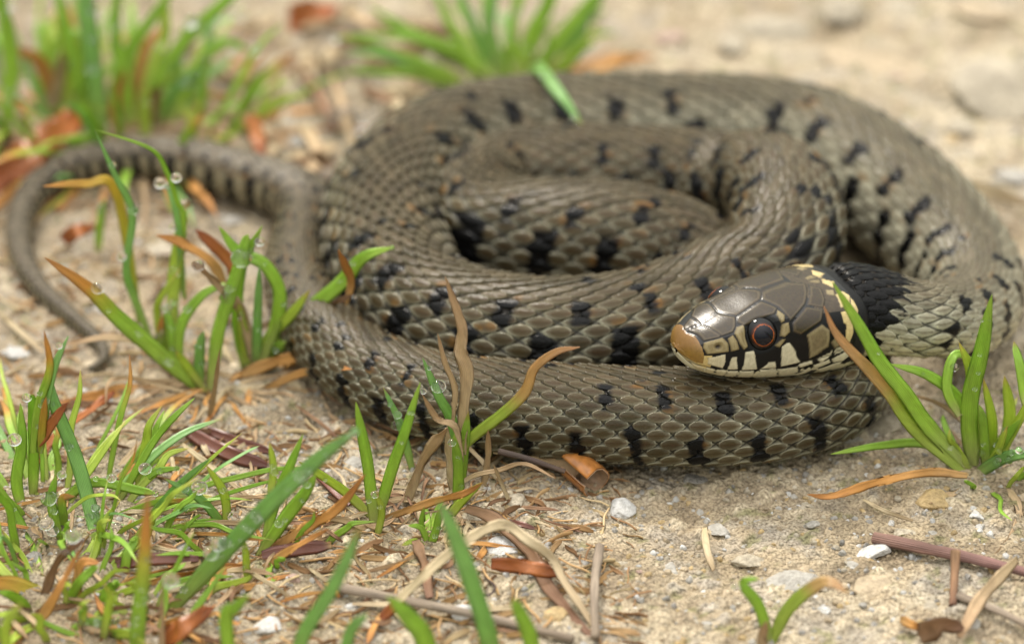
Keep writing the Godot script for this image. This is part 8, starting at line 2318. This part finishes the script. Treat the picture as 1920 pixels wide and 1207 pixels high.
	beads(ball, "of the corner blades at top left", [
		[-89.57, 25.72, -81.21, 0.34, "tiny", "highest, leftmost"],
		[-80.52, 18.47, -91.7, 0.5, "tiny", "high, middle"],
		[-83.98, 6.97, -94.3, 0.5, "tiny", "lowest, left side"],
		[-79.87, 14.59, -91.78, 0.42, "tiny", "low, right side"],
		[-88.97, 21.37, -81.58, 0.28, "tiny", "high, left side"],
		[-77.15, 15.87, -92.91, 0.29, "tiny", "midway, rightmost"],
		[-79.44, 10.32, -91.62, 0.62, "small", "low, right side"],
		[-84.44, 6.95, -94.35, 0.43, "tiny", "lowest, left side near another"],
		[-88.64, 24.74, -81.21, 0.49, "tiny", "high, left side near another"],
		[-79.38, 15.32, -93.33, 0.73, "small", "midway, right side"],
	])
	beads(ball, "of the back tuft", [
		[0.62, 7.25, -109.48, 0.63, "small", "midway, left side"],
		[0.54, 10.92, -110.89, 0.51, "tiny", "high, middle"],
		[13.39, 12.74, -107.79, 0.51, "tiny", "high, right side"],
		[0.35, 11.63, -111.1, 0.63, "small", "highest, middle"],
		[-23.76, 8.92, -106.27, 0.43, "tiny", "midway, left side"],
		[3.02, 6.83, -105.53, 0.74, "small", "low, middle"],
		[13.75, 5.78, -109.06, 0.75, "small", "midway, rightmost"],
		[11.19, 19.87, -47.76, 0.46, "tiny", "lowest, right side"],
		[-23.9, 13.09, -107.78, 0.29, "tiny", "high, leftmost"],
		[10.33, 20.92, -49.8, 0.46, "tiny", "low, right side"],
		[-4.4, 9.78, -107.79, 0.43, "tiny", "midway, left side near another"],
		[5.12, 22.89, -61.38, 0.47, "tiny", "low, middle"],
	])
	beads(ball, "of the thin-stemmed tuft", [
		[-61.61, 35.25, -4.57, 0.63, "small", "highest, left side"],
		[-55.41, 6.09, -4.25, 0.3, "tiny", "low, middle"],
		[-55.98, 3.08, -5.05, 0.37, "tiny", "lowest, middle"],
		[-68.3, 9.63, -38.85, 0.68, "small", "high, left side"],
		[-54.93, 6.45, -6.01, 0.64, "small", "low, middle"],
		[-54.24, 27.53, -11.87, 0.3, "tiny", "high, right side"],
		[-52.16, 22.43, -11.25, 0.44, "tiny", "high, rightmost"],
		[-51.73, 17.45, -9.98, 0.54, "small", "midway, right side"],
		[-53.4, 10.9, -4.61, 0.54, "small", "midway, right side near another"],
		[-56.11, 4.21, -4.67, 0.64, "small", "low, left side"],
		[-54.14, 9.06, -5.36, 0.3, "tiny", "midway, right side"],
		[-55.52, 5.41, -4.44, 0.37, "tiny", "low, middle near another"],
		[-55.79, 4.79, -4.55, 0.54, "small", "low, left side near another"],
		[-69.31, 4.97, -39.38, 0.32, "tiny", "midway, leftmost"],
		[-68.46, 8.52, -38.92, 0.68, "small", "high, left side near another"],
		[-53.86, 27.83, -11.85, 0.64, "small", "high, right side"],
	])
	beads(ball, "of the low tuft left of the snake", [
		[-41.21, 23.05, 2.77, 0.3, "tiny", "highest, rightmost"],
		[-53.31, 5.74, -2.92, 0.25, "tiny", "low, middle"],
		[-53.48, 4.93, 3.9, 0.64, "small", "low, left side"],
		[-48.81, 8.97, 5.83, 0.53, "small", "low, right side"],
		[-44.96, 16.58, -0.55, 0.25, "tiny", "high, right side"],
		[-43.91, 17.6, 2.94, 0.63, "small", "high, right side"],
		[-53.33, 6.84, -3.2, 0.25, "tiny", "midway, left side"],
		[-53.79, 3.84, -2.4, 0.37, "tiny", "low, middle near another"],
		[-53.99, 7.39, -3.35, 0.25, "tiny", "high, left side"],
		[-48.37, 5.1, 4.48, 0.53, "small", "lowest, middle"],
		[-58.16, 11.09, 4.95, 0.3, "tiny", "midway, leftmost"],
		[-47.52, 12.96, 8.51, 0.25, "tiny", "midway, right side"],
		[-54.72, 10.14, -3.99, 0.44, "tiny", "high, left side near another"],
		[-43.14, 17.52, 2.81, 0.36, "tiny", "high, right side near another"],
		[-53.79, 6.84, -3.2, 0.25, "tiny", "midway, left side near another"],
		[-54.92, 5.61, 3.81, 0.3, "tiny", "low, left side"],
	])
	beads(ball, "of the broad upright blade", [
		[-49.35, 18.56, 79.36, 0.26, "tiny", "highest, rightmost"],
		[-51.61, 8.28, 78.19, 0.33, "tiny", "low, left side"],
		[-51.35, 10.69, 78.42, 0.27, "tiny", "midway, middle"],
		[-50.46, 10.69, 78.42, 0.27, "tiny", "midway, middle near another"],
		[-51.94, 7.2, 78.11, 0.38, "tiny", "low, left side near another"],
		[-51.93, 5.21, 77.86, 0.22, "tiny", "lowest, leftmost"],
		[-49.55, 18.63, 79.47, 0.47, "small", "highest, rightmost"],
		[-50.65, 13.33, 78.75, 0.32, "tiny", "high, right side"],
	])
	beads(ball, "of the low forked tuft", [
		[-38.03, 6.47, 57.96, 0.34, "tiny", "low, leftmost"],
		[-37.94, 6.01, 57.74, 0.34, "tiny", "low, left side"],
		[-33.71, 5.59, 50.61, 0.59, "small", "midway, right side"],
		[-38.27, 5.04, 57.31, 0.23, "tiny", "low, left side near another"],
		[-38.43, 2.41, 56.85, 0.28, "tiny", "lowest, left side"],
		[-34.13, 13.55, 49.31, 0.58, "small", "high, middle"],
		[-34.34, 14.44, 49.22, 0.4, "tiny", "highest, middle"],
		[-30.22, 9.98, 51.25, 0.4, "tiny", "high, right side"],
		[-32.84, 6.14, 50.53, 0.34, "tiny", "midway, right side"],
		[-29.36, 13.36, 52.27, 0.58, "small", "high, rightmost"],
	])
